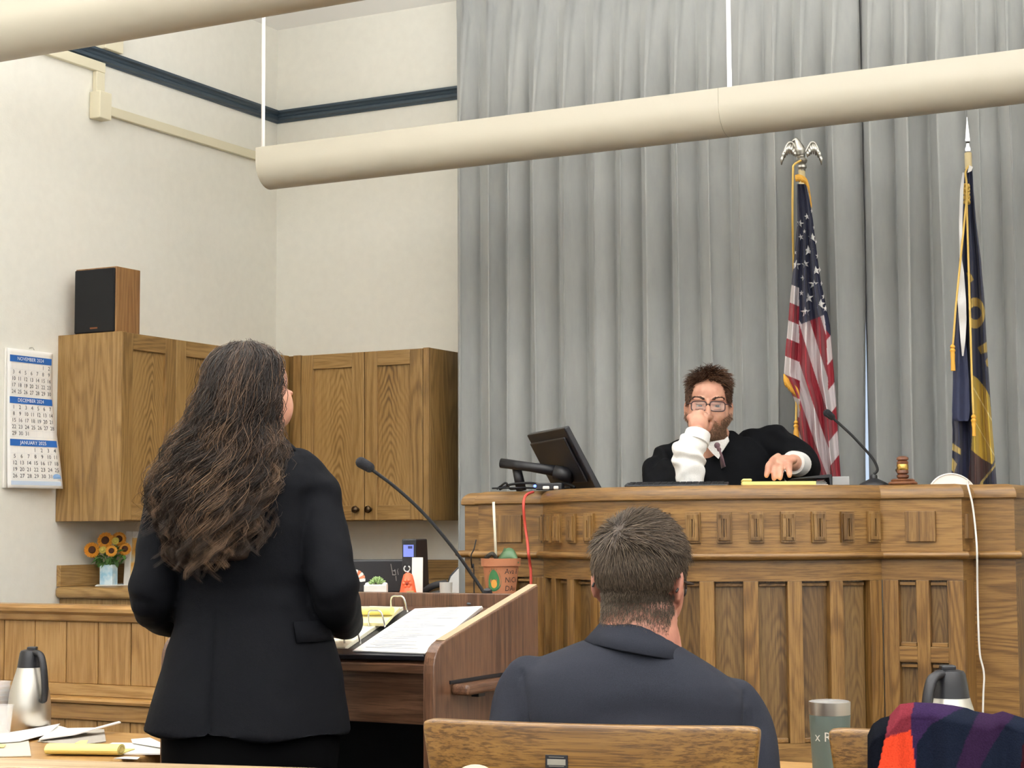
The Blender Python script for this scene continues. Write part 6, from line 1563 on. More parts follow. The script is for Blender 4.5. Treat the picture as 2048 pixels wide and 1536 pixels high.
# ------------------------------------------------------------------ things on the judge's bench
def on_bench(px, D): p = W(px, 970, D); return Vector((p.x, p.y, BT + 0.0008))
def bench_thing(name, label, cat, px, D, rz=PSI):
    p = on_bench(px, D); return thing(name, label, cat, (p.x, p.y, p.z), rz)
def hb(px, py, D): return W(px, py, D).z - BT
kb = bench_thing('keyboard', 'flat black keyboard on the bench ledge before the judge', 'keyboard', 1354, 5.65, PSI - 0.15)
kw = 102 * 5.66 / FPX
MB().prism([(-0.055, 0), (0.055, 0), (0.055, 0.016), (-0.055, 0.006)], -kw, kw, Matrix(((0, 0, 1, 0), (1, 0, 0, 0), (0, 1, 0, 0), (0, 0, 0, 1)))).obj('base', MAT['black'], kb, bevel=0.002)
for r in range(4):
    for c_ in range(15):
        x = -kw + 0.012 + c_ * (2 * kw - 0.024) / 15; y = -0.045 + r * 0.024; z = 0.006 + (y + 0.055) / 0.11 * 0.010
        MB().box((0, 0, 0), ((2 * kw - 0.024) / 15 - 0.003, 0.020, 0.004)).obj('key', MAT['rubber'], kb, loc=(x, y, z))
np_ = bench_thing('legal_pad', 'yellow legal pad lying under the judge hand', 'notepad', 1556, 5.58, PSI - 0.1)
hw_ = 72 * 5.58 / FPX
MB().box((-hw_, -0.075, 0), (hw_, 0.075, 0.012)).obj('pages', MAT['yellow'], np_, bevel=0.001)
MB().box((-hw_, -0.0755, 0.0125), (-hw_ + 0.03, 0.0755, 0.021)).obj('top_band', MAT['yellow'], np_, bevel=0.004)
bd = bench_thing('ring_binder', 'thin black ring binder open on the bench beside the legal pad', 'binder', 1650, 5.66, PSI - 0.1)
kbn = 5.66 / FPX
MB().prism([(-100 * kbn + 0.05, 0.0225), (0.0, 0.034), (0.014, 0.034), (0.014, 0.0), (0.008, 0.0), (0.006, 0.024), (-100 * kbn + 0.05, 0.0215)], -0.10, 0.12, Matrix(((1, 0, 0, 0), (0, 0, 1, 0), (0, 1, 0, 0), (0, 0, 0, 1)))).obj('cover', MAT['black'], bd, bevel=0.001)
for q in range(4): MB().box((-0.045 + 0.004 * q, -0.085 + 0.01 * q, 0.002 + 0.005 * q), (0.003 - 0.002 * q, 0.11, 0.0045 + 0.005 * q), Matrix.Rotation(-0.05 * q, 4, 'Y')).obj('page_stack', MAT['paper'], bd)
MB().box((0.0155, -0.09, 0.0), (0.0155 + 34 * kbn, 0.12, 0.028)).obj('grey_page_block', plain('grey_page_edge', '#8D8F90', 0.7), bd, bevel=0.002)
mc = bench_thing('gooseneck_microphone', 'black gooseneck microphone on the judge bench', 'microphone', 1748, 5.60)
def mk_mic(root, base_prof, path, r, head, hr, fo=0.02):
    MB().lathe(base_prof, 28).obj('base', MAT['black'], root, smooth=40)
    MB().tube(spline(path, 8), r, 10).obj('gooseneck', MAT['rubber'], root, smooth=True)
    m_h = MB(); capsule(m_h, head, hr, 14, sub=5); m_h.obj('windscreen', plain('foam_windscreen', '#17181C', 0.95, bump=0.9, bscale=500), root, smooth=True)
lb_ = on_bench(1748, 5.60); cloc = Vector((lb_.dot(R0), lb_.dot(F0), lb_.z))
def bl_(px, py, D=5.60): return C(px, py, D) - cloc
k5 = 5.6 / FPX
mk_mic(mc, [(30 * k5, 0), (29 * k5, 0.004), (20 * k5, 0.012), (7 * k5, 0.022), (7 * k5, 0.030), (5 * k5, 0.034)], [bl_(1748, 948), bl_(1755, 940), bl_(1750, 925), bl_(1738, 908), bl_(1705, 872), bl_(1668, 838)], 0.0042, [bl_(1664, 834), bl_(1654, 826)], [0.0105, 0.0125])
gv = bench_thing('gavel', 'turned wooden gavel with a brass band standing on its sounding block', 'gavel', 1806, 5.52)
k7 = 5.52 / FPX; GW = wood('gavel_wood', '#3A1E10', '#6E3F24', '#8E5A38', 'Z', rings=6)
MB().lathe([(28 * k7, 0), (29 * k7, 0.004), (26 * k7, 0.009), (23 * k7, 0.010), (24 * k7, 0.014), (20 * k7, 0.018), (0.002, 0.018)], 32).obj('sounding_block', GW, gv, smooth=40)
H_ = hb(1806, 913, 5.52) - 0.0185; z0_ = 0.0185
MB().lathe([(9 * k7, z0_), (12 * k7, z0_ + H_ * .06), (12 * k7, z0_ + H_ * .16), (8.5 * k7, z0_ + H_ * .2), (11.5 * k7, z0_ + H_ * .25), (11.5 * k7, z0_ + H_ * .34), (11 * k7, z0_ + H_ * .36), (11 * k7, z0_ + H_ * .66), (11.5 * k7, z0_ + H_ * .68), (11.5 * k7, z0_ + H_ * .74), (8.5 * k7, z0_ + H_ * .8), (12 * k7, z0_ + H_ * .85), (11.5 * k7, z0_ + H_ * .94), (7 * k7, z0_ + H_), (0.001, z0_ + H_)], 28).obj('head', GW, gv, smooth=40)
MB().lathe([(11.2 * k7, z0_ + H_ * .38), (11.6 * k7, z0_ + H_ * .40), (11.6 * k7, z0_ + H_ * .62), (11.2 * k7, z0_ + H_ * .64)], 28, cap=False).obj('brass_band', MAT['brass'], gv, smooth=40)
MB().tube([(0, 0.008, z0_ + H_ * .5), (0.02, 0.16, z0_ + H_ * .45)], [0.006, 0.008], 12).obj('handle', GW, gv, smooth=True)
# white wireless dome with its cable
dp_ = W(1909, 985, 5.72); dm = thing('wireless_dome', 'white round wireless dome leaning behind the bench edge, its cable hanging down', 'router', (dp_.x, dp_.y, 1.283), PSI)
kk5 = 5.72 / FPX; zc5 = 0.0815; Rm = Matrix.Translation((0, 0.03, zc5)) @ Matrix.Rotation(math.radians(78), 4, 'X')
rd = 51 * kk5
MB().lathe([(rd * 0.9, -0.012), (rd, -0.004), (rd, 0.004), (rd * 0.95, 0.008), (rd * 0.93, 0.004), (0.001, 0.002)], 48, Rm).obj('shell', MAT['white'], dm, smooth=40)
cdp = [W(1936, 962, 5.60), W(1935, 966, 5.42), W(1937, 976, 5.36), W(1945, 1010, 5.35), W(1951, 1060, 5.34), W(1954, 1105, 5.31), W(1955, 1180, 5.33), W(1957, 1260, 5.33), W(1960, 1310, 5.33), W(1968, 1350, 5.33), W(1966, 1420, 5.33), W(1964, 1700, 5.34)]
cdl = [Vector(((p - dm.location).dot(R0), (p - dm.location).dot(F0), p.z - dm.location.z)) for p in cdp]
MB().tube(spline([(0.045, 0.015, zc5 + 0.012)] + cdl, 8), 0.0029, 8).obj('cable', MAT['white'], dm, smooth=True)
# the judge's monitor on its arm
p1, p2 = W(1058, 868, 6.36), W(1133, 853, 5.92)
e1 = (p2 - p1); e1.z = 0; e1.normalize(); p4 = W(1218, 979, 5.86); dn_ = (p4 - p2); dn_ = (dn_ - e1 * dn_.dot(e1)); Lh = dn_.length; dn_.normalize(); nr_ = e1.cross(dn_).normalized(); Lw = (p2 - p1).length
jmn = thing('monitor', 'tilted black monitor on an arm at the left of the judge bench', 'monitor', (p1.x, p1.y, BS + 0.013)); jl = jmn.location.copy()
F_ = frame(p1 - jl, e1, dn_, nr_)
MB().box((0, 0, -0.010), (Lw, Lh, 0.010), F_).obj('housing', MAT['black'], jmn, bevel=0.004)
sgn = 1 if nr_.dot(F0) < 0 else -1
MB().box((0.015, 0.03, sgn * 0.0101), (Lw - 0.03, Lh - 0.04, sgn * 0.020), F_).obj('back_shell', MAT['black'], jmn, bevel=0.005)
def jw(px, py, D): return W(px, py, D) - jl
MB().tube([jw(1002, 926, 6.2), jw(1060, 934, 6.15), jw(1126, 944, 6.10)], [(0.017, 0.014), (0.016, 0.014), (0.020, 0.016)], 12).obj('upper_arm', MAT['black'], jmn, smooth=True)
MB().tube([jw(1032, 930, 6.2), jw(1043, 982, 6.2)], [(0.016, 0.016), (0.018, 0.016)], 12).obj('post', MAT['black'], jmn, smooth=True)
MB().tube([jw(1110, 945, 6.10), jw(1145, 952, 6.08)], 0.026, 14).obj('tilt_joint', MAT['black'], jmn, smooth=True)
mp_ = jw(1044, 985, 6.2); MB().box((mp_.x - 0.05, mp_.y - 0.05, 0.0), (mp_.x + 0.05, mp_.y + 0.05, 0.02)).box((mp_.x - 0.015, mp_.y - 0.015, 0.0205), (mp_.x + 0.015, mp_.y + 0.015, max(0.03, mp_.z))).obj('clamp_base', MAT['black'], jmn, bevel=0.003)
# cables and adapters heaped under the arm
br = bench_thing('power_adapter', 'black power adapter with a small blue light on the bench by the monitor arm', 'adapter', 1100, 6.02, PSI - 0.2)
MB().box((-0.045, -0.025, 0.0), (0.045, 0.025, 0.024)).obj('body', MAT['black'], br, bevel=0.004)
led = NT('blue_led'); led.set(Base_Color=lin('#3050FF')); led.b.inputs['Emission Color'].default_value = lin('#4A60FF'); led.b.inputs['Emission Strength'].default_value = 4.0
MB().sphere((-0.047, -0.024, 0.014), 0.005, 10, 6).obj('indicator_light', led.m, br, smooth=True)
rs = random.Random(21)
for i, (lab, pts) in enumerate((('thick black cable looping up behind the monitor arm post', [(1000, 984), (1012, 972), (1028, 968), (1060, 966), (1090, 970), (1128, 966), (1150, 975)]), ('thin black cable curled at the left end of the bench top', [(994, 986), (1002, 972), (1012, 966), (1020, 978), (1032, 984), (1050, 980)]), ('black cable lying along the bench top toward the adapter', [(985, 990), (1010, 984), (1040, 978), (1070, 981), (1110, 976), (1140, 980)]))):
    q = [W(a, b, 6.07 + 0.03 * math.sin(k * 1.7 + i)) for k, (a, b) in enumerate(pts)]; q = [Vector((p.x, p.y, max(p.z, BT + 0.006 + 0.002 * i))) for p in q]
    o0 = Vector((q[0].x, q[0].y, BT)); tag(MB().tube(spline([p - o0 for p in q], 8), 0.0045 - 0.0008 * i, 8).obj('power_cable', MAT['rubber'], None, smooth=True, loc=o0), lab, 'cable', 'black cables on the bench')
for i, (px, w, lab) in enumerate(((1092, 0.022, 'small white plug lying left of the other on the bench edge'), (1112, 0.016, 'small white plug with a curl of cable near the monitor base'))):
    o0 = on_bench(px, 5.90); tag(MB().box((-w / 2, -0.009, 0), (w / 2, 0.009, 0.011), Matrix.Rotation(PSI, 4, 'Z')).obj('plug', MAT['white'], None, bevel=0.003, loc=o0), lab, 'plug', 'white plugs')
rc_ = [W(1066, 984, 6.02), W(1056, 988, 5.96), W(1049, 996, 5.92), W(1047, 1015, 5.90), W(1050, 1050, 5.915), W(1055, 1085, 5.905), W(1057, 1108, 5.875), W(1060, 1130, 5.90), W(1062, 1170, 5.90), W(1063, 1400, 5.90), W(1063, 1600, 5.9)]
o0 = rc_[-1].copy(); tag(MB().tube(spline([p - o0 for p in rc_], 8), 0.0048, 8).obj('network_cable', MAT['red'], None, smooth=True, loc=o0), 'red network cable hanging down the left front of the bench', 'cable')
bc_ = [W(952, 1080, 6.08), W(948, 1098, 6.05), W(942, 1112, 6.02), W(944, 1135, 6.05), W(948, 1160, 6.05), W(948, 1500, 6.05)]
o0 = bc_[-1].copy(); tag(MB().tube(spline([p - o0 for p in bc_], 8), 0.0022, 8).obj('power_cable', MAT['rubber'], None, smooth=True, loc=o0), 'thin black cable on the left wing of the bench', 'cable')

# ------------------------------------------------------------------ things on the lectern
lnl = ln.location.copy(); sn_ = Vector((0, -sl, 1)).normalized(); s0 = surf(0, 0) + lnl
def on_lect(px, py, h=0.0):
    d = ray(px, py); o = Vector((0, 0, HC)); p0 = s0 + sn_ * h; return o + d * ((p0 - o).dot(sn_) / d.dot(sn_))
def slab(pix, h0, h1, name, mat, parent=None, origin=None, bevel=0.0):
    lo_ = [on_lect(a, b, h1) for a, b in pix]; v = [p - sn_ * (h1 - h0) for p in lo_] + lo_; o = origin if origin is not None else Vector((0, 0, 0)); n = len(pix)
    return MB().add([p - o for p in v], [tuple(range(n - 1, -1, -1)), tuple(range(n, 2 * n))] + [(k, (k + 1) % n, n + (k + 1) % n, n + k) for k in range(n)]).obj(name, mat, parent, bevel=bevel)
b0 = on_lect(760, 1290); bn = thing('ring_binder', 'open black ring binder of printed pages on the lectern', 'binder', b0)
slab([(560, 1308), (832, 1316), (958, 1222), (700, 1218)], 0.001, 0.006, 'cover', MAT['black'], bn, b0, 0.001)
slab([(655, 1308), (848, 1312), (850, 1300), (660, 1296)], 0.007, 0.018, 'spine_edge', MAT['black'], bn, b0, 0.002)
for q in range(5):
    e = q * 1.5; slab([(700 + e, 1305 - q), (850, 1310 - q), (966 - e * .3, 1216 - q), (824 + e, 1221 - q)], 0.007 + q * 0.003, 0.0095 + q * 0.003, 'page', MAT['paper'], bn, b0)
slab([(610, 1296), (690, 1294), (806, 1214), (740, 1212)], 0.007, 0.015, 'left_pages', plain('cream_paper', '#E4DFC8', 0.8), bn, b0)
tl = MB(); PG = [on_lect(703, 1301, 0.0222), on_lect(850, 1306, 0.0222), on_lect(966, 1212, 0.0222), on_lect(827, 1217, 0.0222)]
def pg(u, v): return PG[0].lerp(PG[1], u).lerp(PG[3].lerp(PG[2], u), v)
rt = random.Random(2)
for i in range(26):
    v = 0.08 + 0.86 * i / 25
    if i in (5, 12, 18): continue
    u0 = 0.12 + (0.1 if rt.random() < 0.3 else 0); u1 = u0 + rt.uniform(0.35, 0.74 - (u0 - 0.12))
    a, b, c_, d_ = pg(u0, v), pg(u1, v), pg(u1, v + 0.008), pg(u0, v + 0.008); tl.add([p - b0 for p in (a, b, c_, d_)], [(0, 1, 2, 3)])
tl.obj('text_lines', plain('grey_text_ink', '#9C9CA2', 0.8), bn)
for (px, py) in ((703, 1290), (752, 1256), (797, 1226)):
    a, b = on_lect(px - 14, py + 2, 0.008) - b0, on_lect(px + 18, py - 2, 0.022) - b0; m = (a + b) / 2 + sn_ * 0.042
    MB().tube(spline([a, a.lerp(m, 0.6) + (a - b) * 0.18 + sn_ * 0.014, m, b.lerp(m, 0.6) + (b - a) * 0.18 + sn_ * 0.010, b], 5), 0.0022, 8).obj('ring', MAT['chrome'], bn, smooth=True)
y0_ = on_lect(755, 1215); lp = thing('legal_pad', 'yellow legal pad with its page rolled over, behind the binder on the lectern', 'notepad', y0_)
slab([(640, 1243), (770, 1247), (800, 1214), (690, 1212)], 0.0155, 0.022, 'pages', plain('pale_yellow_paper', '#EFE6B0', 0.75), lp, y0_)
a, b = on_lect(690, 1222, 0.034) - y0_, on_lect(784, 1222, 0.034) - y0_
MB().tube([a, b], 0.0125, 16, 0.75).obj('rolled_page', MAT['yellow'], lp, smooth=40)
m0 = on_lect(975, 1203, 0.0); lm_ = thing('gooseneck_microphone', 'black gooseneck microphone rising from the lectern', 'microphone', m0, PSI)
def ml(px, py, D): 
    p = W(px, py, D) - m0; return Vector((p.dot(R0), p.dot(F0), p.z))
tilt = Matrix.Rotation(math.atan(sl), 4, 'X')
MB().lathe([(0.030, 0.001), (0.030, 0.006), (0.026, 0.009), (0.012, 0.010), (0.012, 0.022), (0.010, 0.030), (0.004, 0.033)], 24, tilt).obj('base', MAT['black'], lm_, smooth=40)
MB().box((-0.05, -0.03, 0.0005), (0.035, 0.03, 0.005), tilt).obj('plate', plain('grey_plate', '#5B6064', 0.4, metal=0.5), lm_, bevel=0.002)
Dm = m0.dot(F0)
MB().tube(spline([(0, 0, 0.02), ml(968, 1185, Dm), ml(950, 1158, Dm), ml(905, 1095, Dm - 0.02), ml(850, 1030, Dm - 0.04), ml(795, 978, Dm - 0.06), ml(742, 938, Dm - 0.08)], 8), 0.0042, 10).obj('gooseneck', MAT['rubber'], lm_, smooth=True)
mh_ = MB(); capsule(mh_, [ml(739, 935, Dm - 0.08), ml(722, 925, Dm - 0.085)], [0.0125, 0.0135], 14, sub=5); mh_.obj('windscreen', plain('foam_windscreen', '#1E1F24', 0.95, bump=0.9, bscale=500), lm_, smooth=True)

# ------------------------------------------------------------------ carafes, cups and papers on the counsel tables
BSTEEL = NT('brushed_carafe_steel'); BSTEEL.set(Base_Color=lin('#CFCAC0'), Metallic=1.0, Roughness=0.36); BSTEEL.b.inputs['Anisotropic'].default_value = 0.6
def carafe(px, py, sc, handle_dir, label):
    p = onZ(px, py, TZ); c = thing('thermal_carafe', label, 'carafe', (p.x, p.y, TZ + 0.001), PSI, 'steel thermal carafes')
    s = sc
    MB().lathe([(0.052 * s, 0), (0.056 * s, 0.006 * s), (0.056 * s, 0.06 * s), (0.052 * s, 0.10 * s), (0.042 * s, 0.135 * s), (0.033 * s, 0.165 * s)], 36).obj('body', BSTEEL.m, c, smooth=40)
    MB().lathe([(0.033 * s, 0.1655 * s), (0.030 * s, 0.185 * s), (0.027 * s, 0.203 * s), (0.024 * s, 0.209 * s), (0.012 * s, 0.212 * s), (0.001, 0.2125 * s)], 32).obj('collar', MAT['black'], c, smooth=40)
    h = handle_dir
    MB().box((h * 0.004 * s - 0.011 * s, -0.011 * s, 0.2095 * s), (h * 0.004 * s + 0.014 * s, 0.011 * s, 0.219 * s)).obj('lid_lever', MAT['black'], c, bevel=0.003)
    MB().tube(spline([(h * 0.016 * s, -0.014 * s, 0.205 * s), (h * 0.036 * s, -0.032 * s, 0.198 * s), (h * 0.047 * s, -0.042 * s, 0.165 * s), (h * 0.052 * s, -0.046 * s, 0.115 * s), (h * 0.049 * s, -0.043 * s, 0.085 * s), (h * 0.043 * s, -0.037 * s, 0.082 * s)], 6), [0.010 * s] * 31, 10, 0.75).obj('handle', MAT['black'], c, smooth=True)
    return c
carafe(58, 1462, 1.0, 1, 'steel thermal carafe with black handle on the left counsel table')
pz = W(1898, 1331, 3.5); 
c2_ = carafe(58, 1462, 1.1, -1, 'steel thermal carafe behind the coat on the right'); c2_.location = (pz.x, pz.y, TZ + 0.001)
s_need = (pz.z - TZ) / 0.219
for ch in c2_.children: ch.scale = (s_need / 1.1,) * 3
# tumbler
tpz = W(1659, 1404, 3.55); tb_ = thing('travel_tumbler', 'grey-green steel tumbler on the counsel table between the two chairs', 'tumbler', (tpz.x, tpz.y, TZ + 0.001), PSI)
ht = tpz.z - TZ; r1 = 41 * 3.55 / FPX
TGR = plain('sage_powder_coat', '#55625C', 0.55, bump=0.1, bscale=300)
MB().lathe([(r1 * 0.80, 0), (r1 * 0.82, 0.004), (r1 * 0.985, ht * 0.86)], 40).obj('body', TGR, tb_, smooth=40)
MB().lathe([(r1 * 0.985, ht * 0.861), (r1, ht * 0.97), (r1, ht), (r1 * 0.93, ht), (r1 * 0.92, ht * 0.97), (r1 * 0.88, ht * 0.93), (0.001, ht * 0.93)], 40).obj('rim', BSTEEL.m, tb_, smooth=40)
LID = NT('clear_plastic'); LID.set(Base_Color=(1, 1, 1, 1), Roughness=0.05); LID.b.inputs['Alpha'].default_value = 0.25; MAT['clear'] = LID.m
MB().lathe([(r1 * 0.92, ht * 0.985), (r1 * 0.9, ht * 1.01), (0.001, ht * 1.005)], 32).obj('lid', MAT['clear'], tb_, smooth=40)
v_, f_t = glyphs('x Ra', 0.026, 'CENTER'); zt3 = W(1659, 1472, 3.55).z - TZ
def tum_r(z): return r1 * (0.82 + 0.165 * z / (ht * 0.86)) + 0.0006
out = []
for p in v_:
    z = zt3 + p.y; ang = (p.x - 0.016) / tum_r(z); out.append((tum_r(z) * math.sin(ang), -tum_r(z) * math.cos(ang), z))
MB().add(out, f_t).obj('engraving', plain('silver_engraving', '#CFCFC8', 0.4), tb_)
# papers on the left table
def sheet_(name, pix, label, cat, mat, h=0.001, th_=0.0015, group=None, lift=None):
    top = [onZ(a, b, TZ + h + (lift[i] if lift else 0)) for i, (a, b) in enumerate(pix)]; o0 = Vector((top[0].x, top[0].y, TZ + h)); n = len(pix)
    o = MB().add([p - o0 for p in top] + [p - o0 - Vector((0, 0, th_)) for p in top], [tuple(range(n)), tuple(range(2 * n - 1, n - 1, -1))] + [(k, n + k, n + (k + 1) % n, (k + 1) % n) for k in range(n)]).obj(name, mat, None, loc=o0)
    return tag(o, label, cat, group)
GREYF = plain('grey_folder', '#A39C92', 0.7); BEI = plain('beige_folder', '#C9C2B2', 0.75)
sheet_('folder', [(-30, 1482), (57, 1478), (62, 1511), (-30, 1513)], 'beige folder at the left edge of the counsel table', 'folder', BEI, 0.003, 0.002)
sheet_('folder', [(75, 1482), (160, 1490), (212, 1482), (208, 1458), (120, 1462)], 'grey-brown folder lying open on the left counsel table', 'folder', GREYF, 0.003, 0.002)
sheet_('paper_sheet', [(-30, 1487), (40, 1482), (95, 1468), (120, 1447), (60, 1458), (-30, 1472)], 'crumpled white sheet in front of the steel carafe', 'paper', MAT['paper'], 0.0065, 0.0012, 'loose papers on the left table', [0, 0, 0.004, 0.012, 0.006, 0])
sheet_('paper_sheet', [(78, 1478), (150, 1468), (242, 1444), (238, 1442), (190, 1455), (135, 1456), (115, 1450)], 'white sheets fanned upward over the grey folder', 'paper', MAT['paper'], 0.010, 0.003, 'loose papers on the left table', [0, 0.004, 0.018, 0.018, 0.008, 0.002, 0])
sheet_('paper_sheet', [(190, 1500), (250, 1507), (322, 1507), (356, 1499), (300, 1486), (225, 1485)], 'white printed sheets at the right end of the left table', 'paper', MAT['paper'], 0.004, 0.003, 'loose papers on the left table')
sheet_('paper_sheet', [(262, 1478), (265, 1485), (352, 1499), (300, 1475)], 'white sheet turned up beside the standing woman', 'paper', MAT['paper'], 0.008, 0.0015, 'loose papers on the left table', [0, 0, 0.002, 0.004])
sheet_('paper_sheet', [(228, 1516), (275, 1518), (280, 1514), (250, 1513)], 'small white slip next to the rolled yellow pad', 'paper', MAT['paper'], 0.002, 0.001)
sheet_('sticky_note', [(150, 1486), (172, 1488), (176, 1480), (160, 1481)], 'curled yellow sticky note on the grey folder', 'sticky note', MAT['yellow'], 0.006, 0.001, None, [0, 0.004, 0.007, 0])
sheet_('sticky_note', [(-10, 1494), (8, 1494), (12, 1489), (-10, 1487)], 'yellow sticky note on the beige folder', 'sticky note', MAT['yellow'], 0.006, 0.001)
ya, yb_ = onZ(90, 1512, TZ), onZ(236, 1514, TZ)
yp = thing('legal_pad', 'yellow legal pad rolled over at the front of the left table', 'notepad', (ya.x, ya.y, TZ + 0.002)); e_ = (yb_ - ya); e_.z = 0
up_ = Vector((-e_.y, e_.x, 0)).normalized()
MB().tube([Vector((0, 0, 0.0125)) + up_ * 0.02, e_ + Vector((0, 0, 0.0125)) + up_ * 0.02], [(0.0125, 0.026)] * 2, 18).obj('rolled_pages', MAT['yellow'], yp, smooth=40)
MB().box((0, 0, 0), (e_.length, 0.09, 0.004), Matrix.Rotation(math.atan2(e_.y, e_.x), 4, 'Z') @ Matrix.Translation((0, 0.02, 0))).obj('pad', MAT['yellow'], yp)
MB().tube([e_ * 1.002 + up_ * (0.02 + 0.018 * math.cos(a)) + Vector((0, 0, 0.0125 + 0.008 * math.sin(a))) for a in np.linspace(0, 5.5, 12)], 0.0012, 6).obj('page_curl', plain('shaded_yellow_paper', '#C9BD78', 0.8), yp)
# plastic cups
def plastic_cup(px, py, D, r, h, label, n=1):
    p = onZ(px, py, TZ) if D is None else W(px, py, D); c = thing('plastic_cup', label, 'cup', (p.x, p.y, TZ + 0.006), 0, 'clear plastic cups')
    for k in range(n):
        z = k * 0.012; MB().lathe([(r * 0.72, z), (r * 0.74, z + 0.002), (r * 0.98, z + h - 0.004), (r * 1.05, z + h - 0.002), (r * 1.05, z + h), (r * 0.96, z + h), (r * 0.72, z + 0.004)], 28).obj('cup_wall', MAT['clear'], c, smooth=40)
    return c
plastic_cup(2, 1474, None, 0.030, 0.075, 'clear plastic cup at the left edge of the counsel table')
plastic_cup(0, 1456, None, 0.026, 0.070, 'stack of clear plastic cups behind the steel carafe', 5)

# ------------------------------------------------------------------ chairs, coat and the rail in front
CA = math.radians(27.96 - 15.7)
def chair(px_l, py_l, D_l, width, label):
    p = W(px_l, py_l, D_l); c = thing('wooden_chair', label, 'chair', (p.x, p.y, 0), CA, 'oak courtroom chairs'); H = p.z; n = 40; bow = 0.035
    outer, inner = [], []
    def yb(u): return -bow * (1 - (2 * u - 1) ** 2) 
    def section(u, z): return Vector((u * width, yb(u), z))
    v = []; zs_ = [(H, 0.0, 0.0), (H - 0.012, -0.002, 0.0), (H - 0.09, 0.004, 0.010), (H - 0.20, 0.012, 0.022)]
    mb = MB(); th_ = 0.024; rows = []
    for (z, dy, inset) in zs_:
        rows.append([Vector((inset + (width - 2 * inset) * i / n, yb(i / n) + dy, z - 0.004 * (abs(2 * i / n - 1) ** 30))) for i in range(n + 1)])
    back_rows = [[q + Vector((0, th_, 0)) for q in r] for r in rows]
    V_ = [q for r in rows for q in r] + [q for r in back_rows for q in r]; m = n + 1; off = len(rows) * m; F_c = []
    for r in range(len(rows) - 1):
        for i in range(n): F_c += [(r * m + i, r * m + i + 1, (r + 1) * m + i + 1, (r + 1) * m + i), (off + r * m + i, off + (r + 1) * m + i, off + (r + 1) * m + i + 1, off + r * m + i + 1)]
    for i in range(n): F_c += [(i, off + i, off + i + 1, i + 1), ((len(rows) - 1) * m + i, (len(rows) - 1) * m + i + 1, off + (len(rows) - 1) * m + i + 1, off + (len(rows) - 1) * m + i)]
    for r in range(len(rows) - 1): F_c += [(r * m, (r + 1) * m, off + (r + 1) * m, off + r * m), (r * m + n, off + r * m + n, off + (r + 1) * m + n, (r + 1) * m + n)]
    mb.add(V_, F_c); mb.obj('backrest', CHR['X'], c, smooth=40, bevel=0.005, seg=3)
    for u in (0.09, 0.91):
        MB().tube([Vector((u * width, yb(u) + 0.02, H - 0.18)), Vector((u * width, yb(u) + 0.05, 0.46)), Vector((u * width, yb(u) + 0.02, 0.001))], [(0.018, 0.022)] * 3, 10).obj('rear_leg', CHR['Z'], c, smooth=True)
    MB().prism([(0.03, 0.06), (width - 0.03, 0.06), (width, 0.47), (0, 0.47)], 0.43, 0.465).obj('seat', CHR['X'], c, bevel=0.01, seg=3)
    for u in (0.08, 0.92): MB().tube([(u * width, 0.43, 0.43), (u * width, 0.44, 0.001)], 0.02, 10).obj('front_leg', CHR['Z'], c, smooth=True)
    for u in (0.09, 0.91): MB().tube([(u * width, 0.06, 0.18), (u * width, 0.44, 0.18)], 0.012, 8).obj('stretcher', CHR['Y'], c, smooth=True)
    return c, H
pl_, pr_ = W(846, 1437, 2.90), W(1518, 1455, 2.75); CWd = (pr_ - pl_).length
ch1, H1 = chair(846, 1437, 2.90, CWd, 'curved oak chair back behind the seated man, with a black label plate')
# label plate on the back of the first chair
u_ = 0.425; lpm = MB().box((-0.018, -0.0015, -0.010), (0.018, 0.0, 0.010)); lo_ = Vector((u_ * CWd, -0.035 * (1 - (2 * u_ - 1) ** 2) + 0.0005, H1 - 0.057))
lpl = lpm.obj('label_plate', MAT['black'], ch1, bevel=0.001, loc=lo_)
MB().box((-0.0145, -0.0024, -0.0055), (0.0145, -0.0016, 0.0035)).obj('label_window', plain('grey_label', '#8A857A', 0.6), lpl)
for z in (0.0062, -0.0078): MB().box((-0.012, -0.0021, z), (0.012, -0.0016, z + 0.001)).obj('label_print', plain('label_print', '#77736A', 0.6), lpl)
ch2, H2 = chair(1657, 1456, 2.74, CWd, 'oak chair at the right edge with a coat hung over its back')
# coat over the second chair
cp0 = W(1735, 1456, 2.74); ct_ = thing('coat', 'wool coat in navy, plum, red and orange draped over the right-hand chair', 'coat', (cp0.x, cp0.y, 0.0), CA)
COAT = NT('coat_wool'); at_ = COAT.n('ShaderNodeAttribute', attribute_name='dye'); tc = COAT.n('ShaderNodeTexCoord'); nz = COAT.n('ShaderNodeTexNoise', i_Scale=400.0, i_Detail=4.0); COAT.l(tc.outputs['Object'], nz.inputs['Vector'])
mx = COAT.n('ShaderNodeMix', data_type='RGBA', blend_type='MULTIPLY'); mx.inputs['Factor'].default_value = 0.6; COAT.l(at_.outputs['Color'], mx.inputs[6]); rp = ramp(COAT, [(0.3, (0.6, 0.6, 0.6, 1)), (0.7, (1.2, 1.2, 1.2, 1))]); COAT.l(nz.outputs['Fac'], rp.inputs['Fac']); COAT.l(rp.outputs['Color'], mx.inputs[7]); COAT.l(mx.outputs[2], COAT.b.inputs['Base Color'])
COAT.set(Roughness=0.95); COAT.b.inputs['Sheen Weight'].default_value = 0.0; COAT.b.inputs['Specular IOR Level'].default_value = 0.05; bp = COAT.n('ShaderNodeBump', i_Strength=0.4, i_Distance=0.002); COAT.l(nz.outputs['Fac'], bp.inputs['Height']); COAT.l(bp.outputs['Normal'], COAT.b.inputs['Normal'])
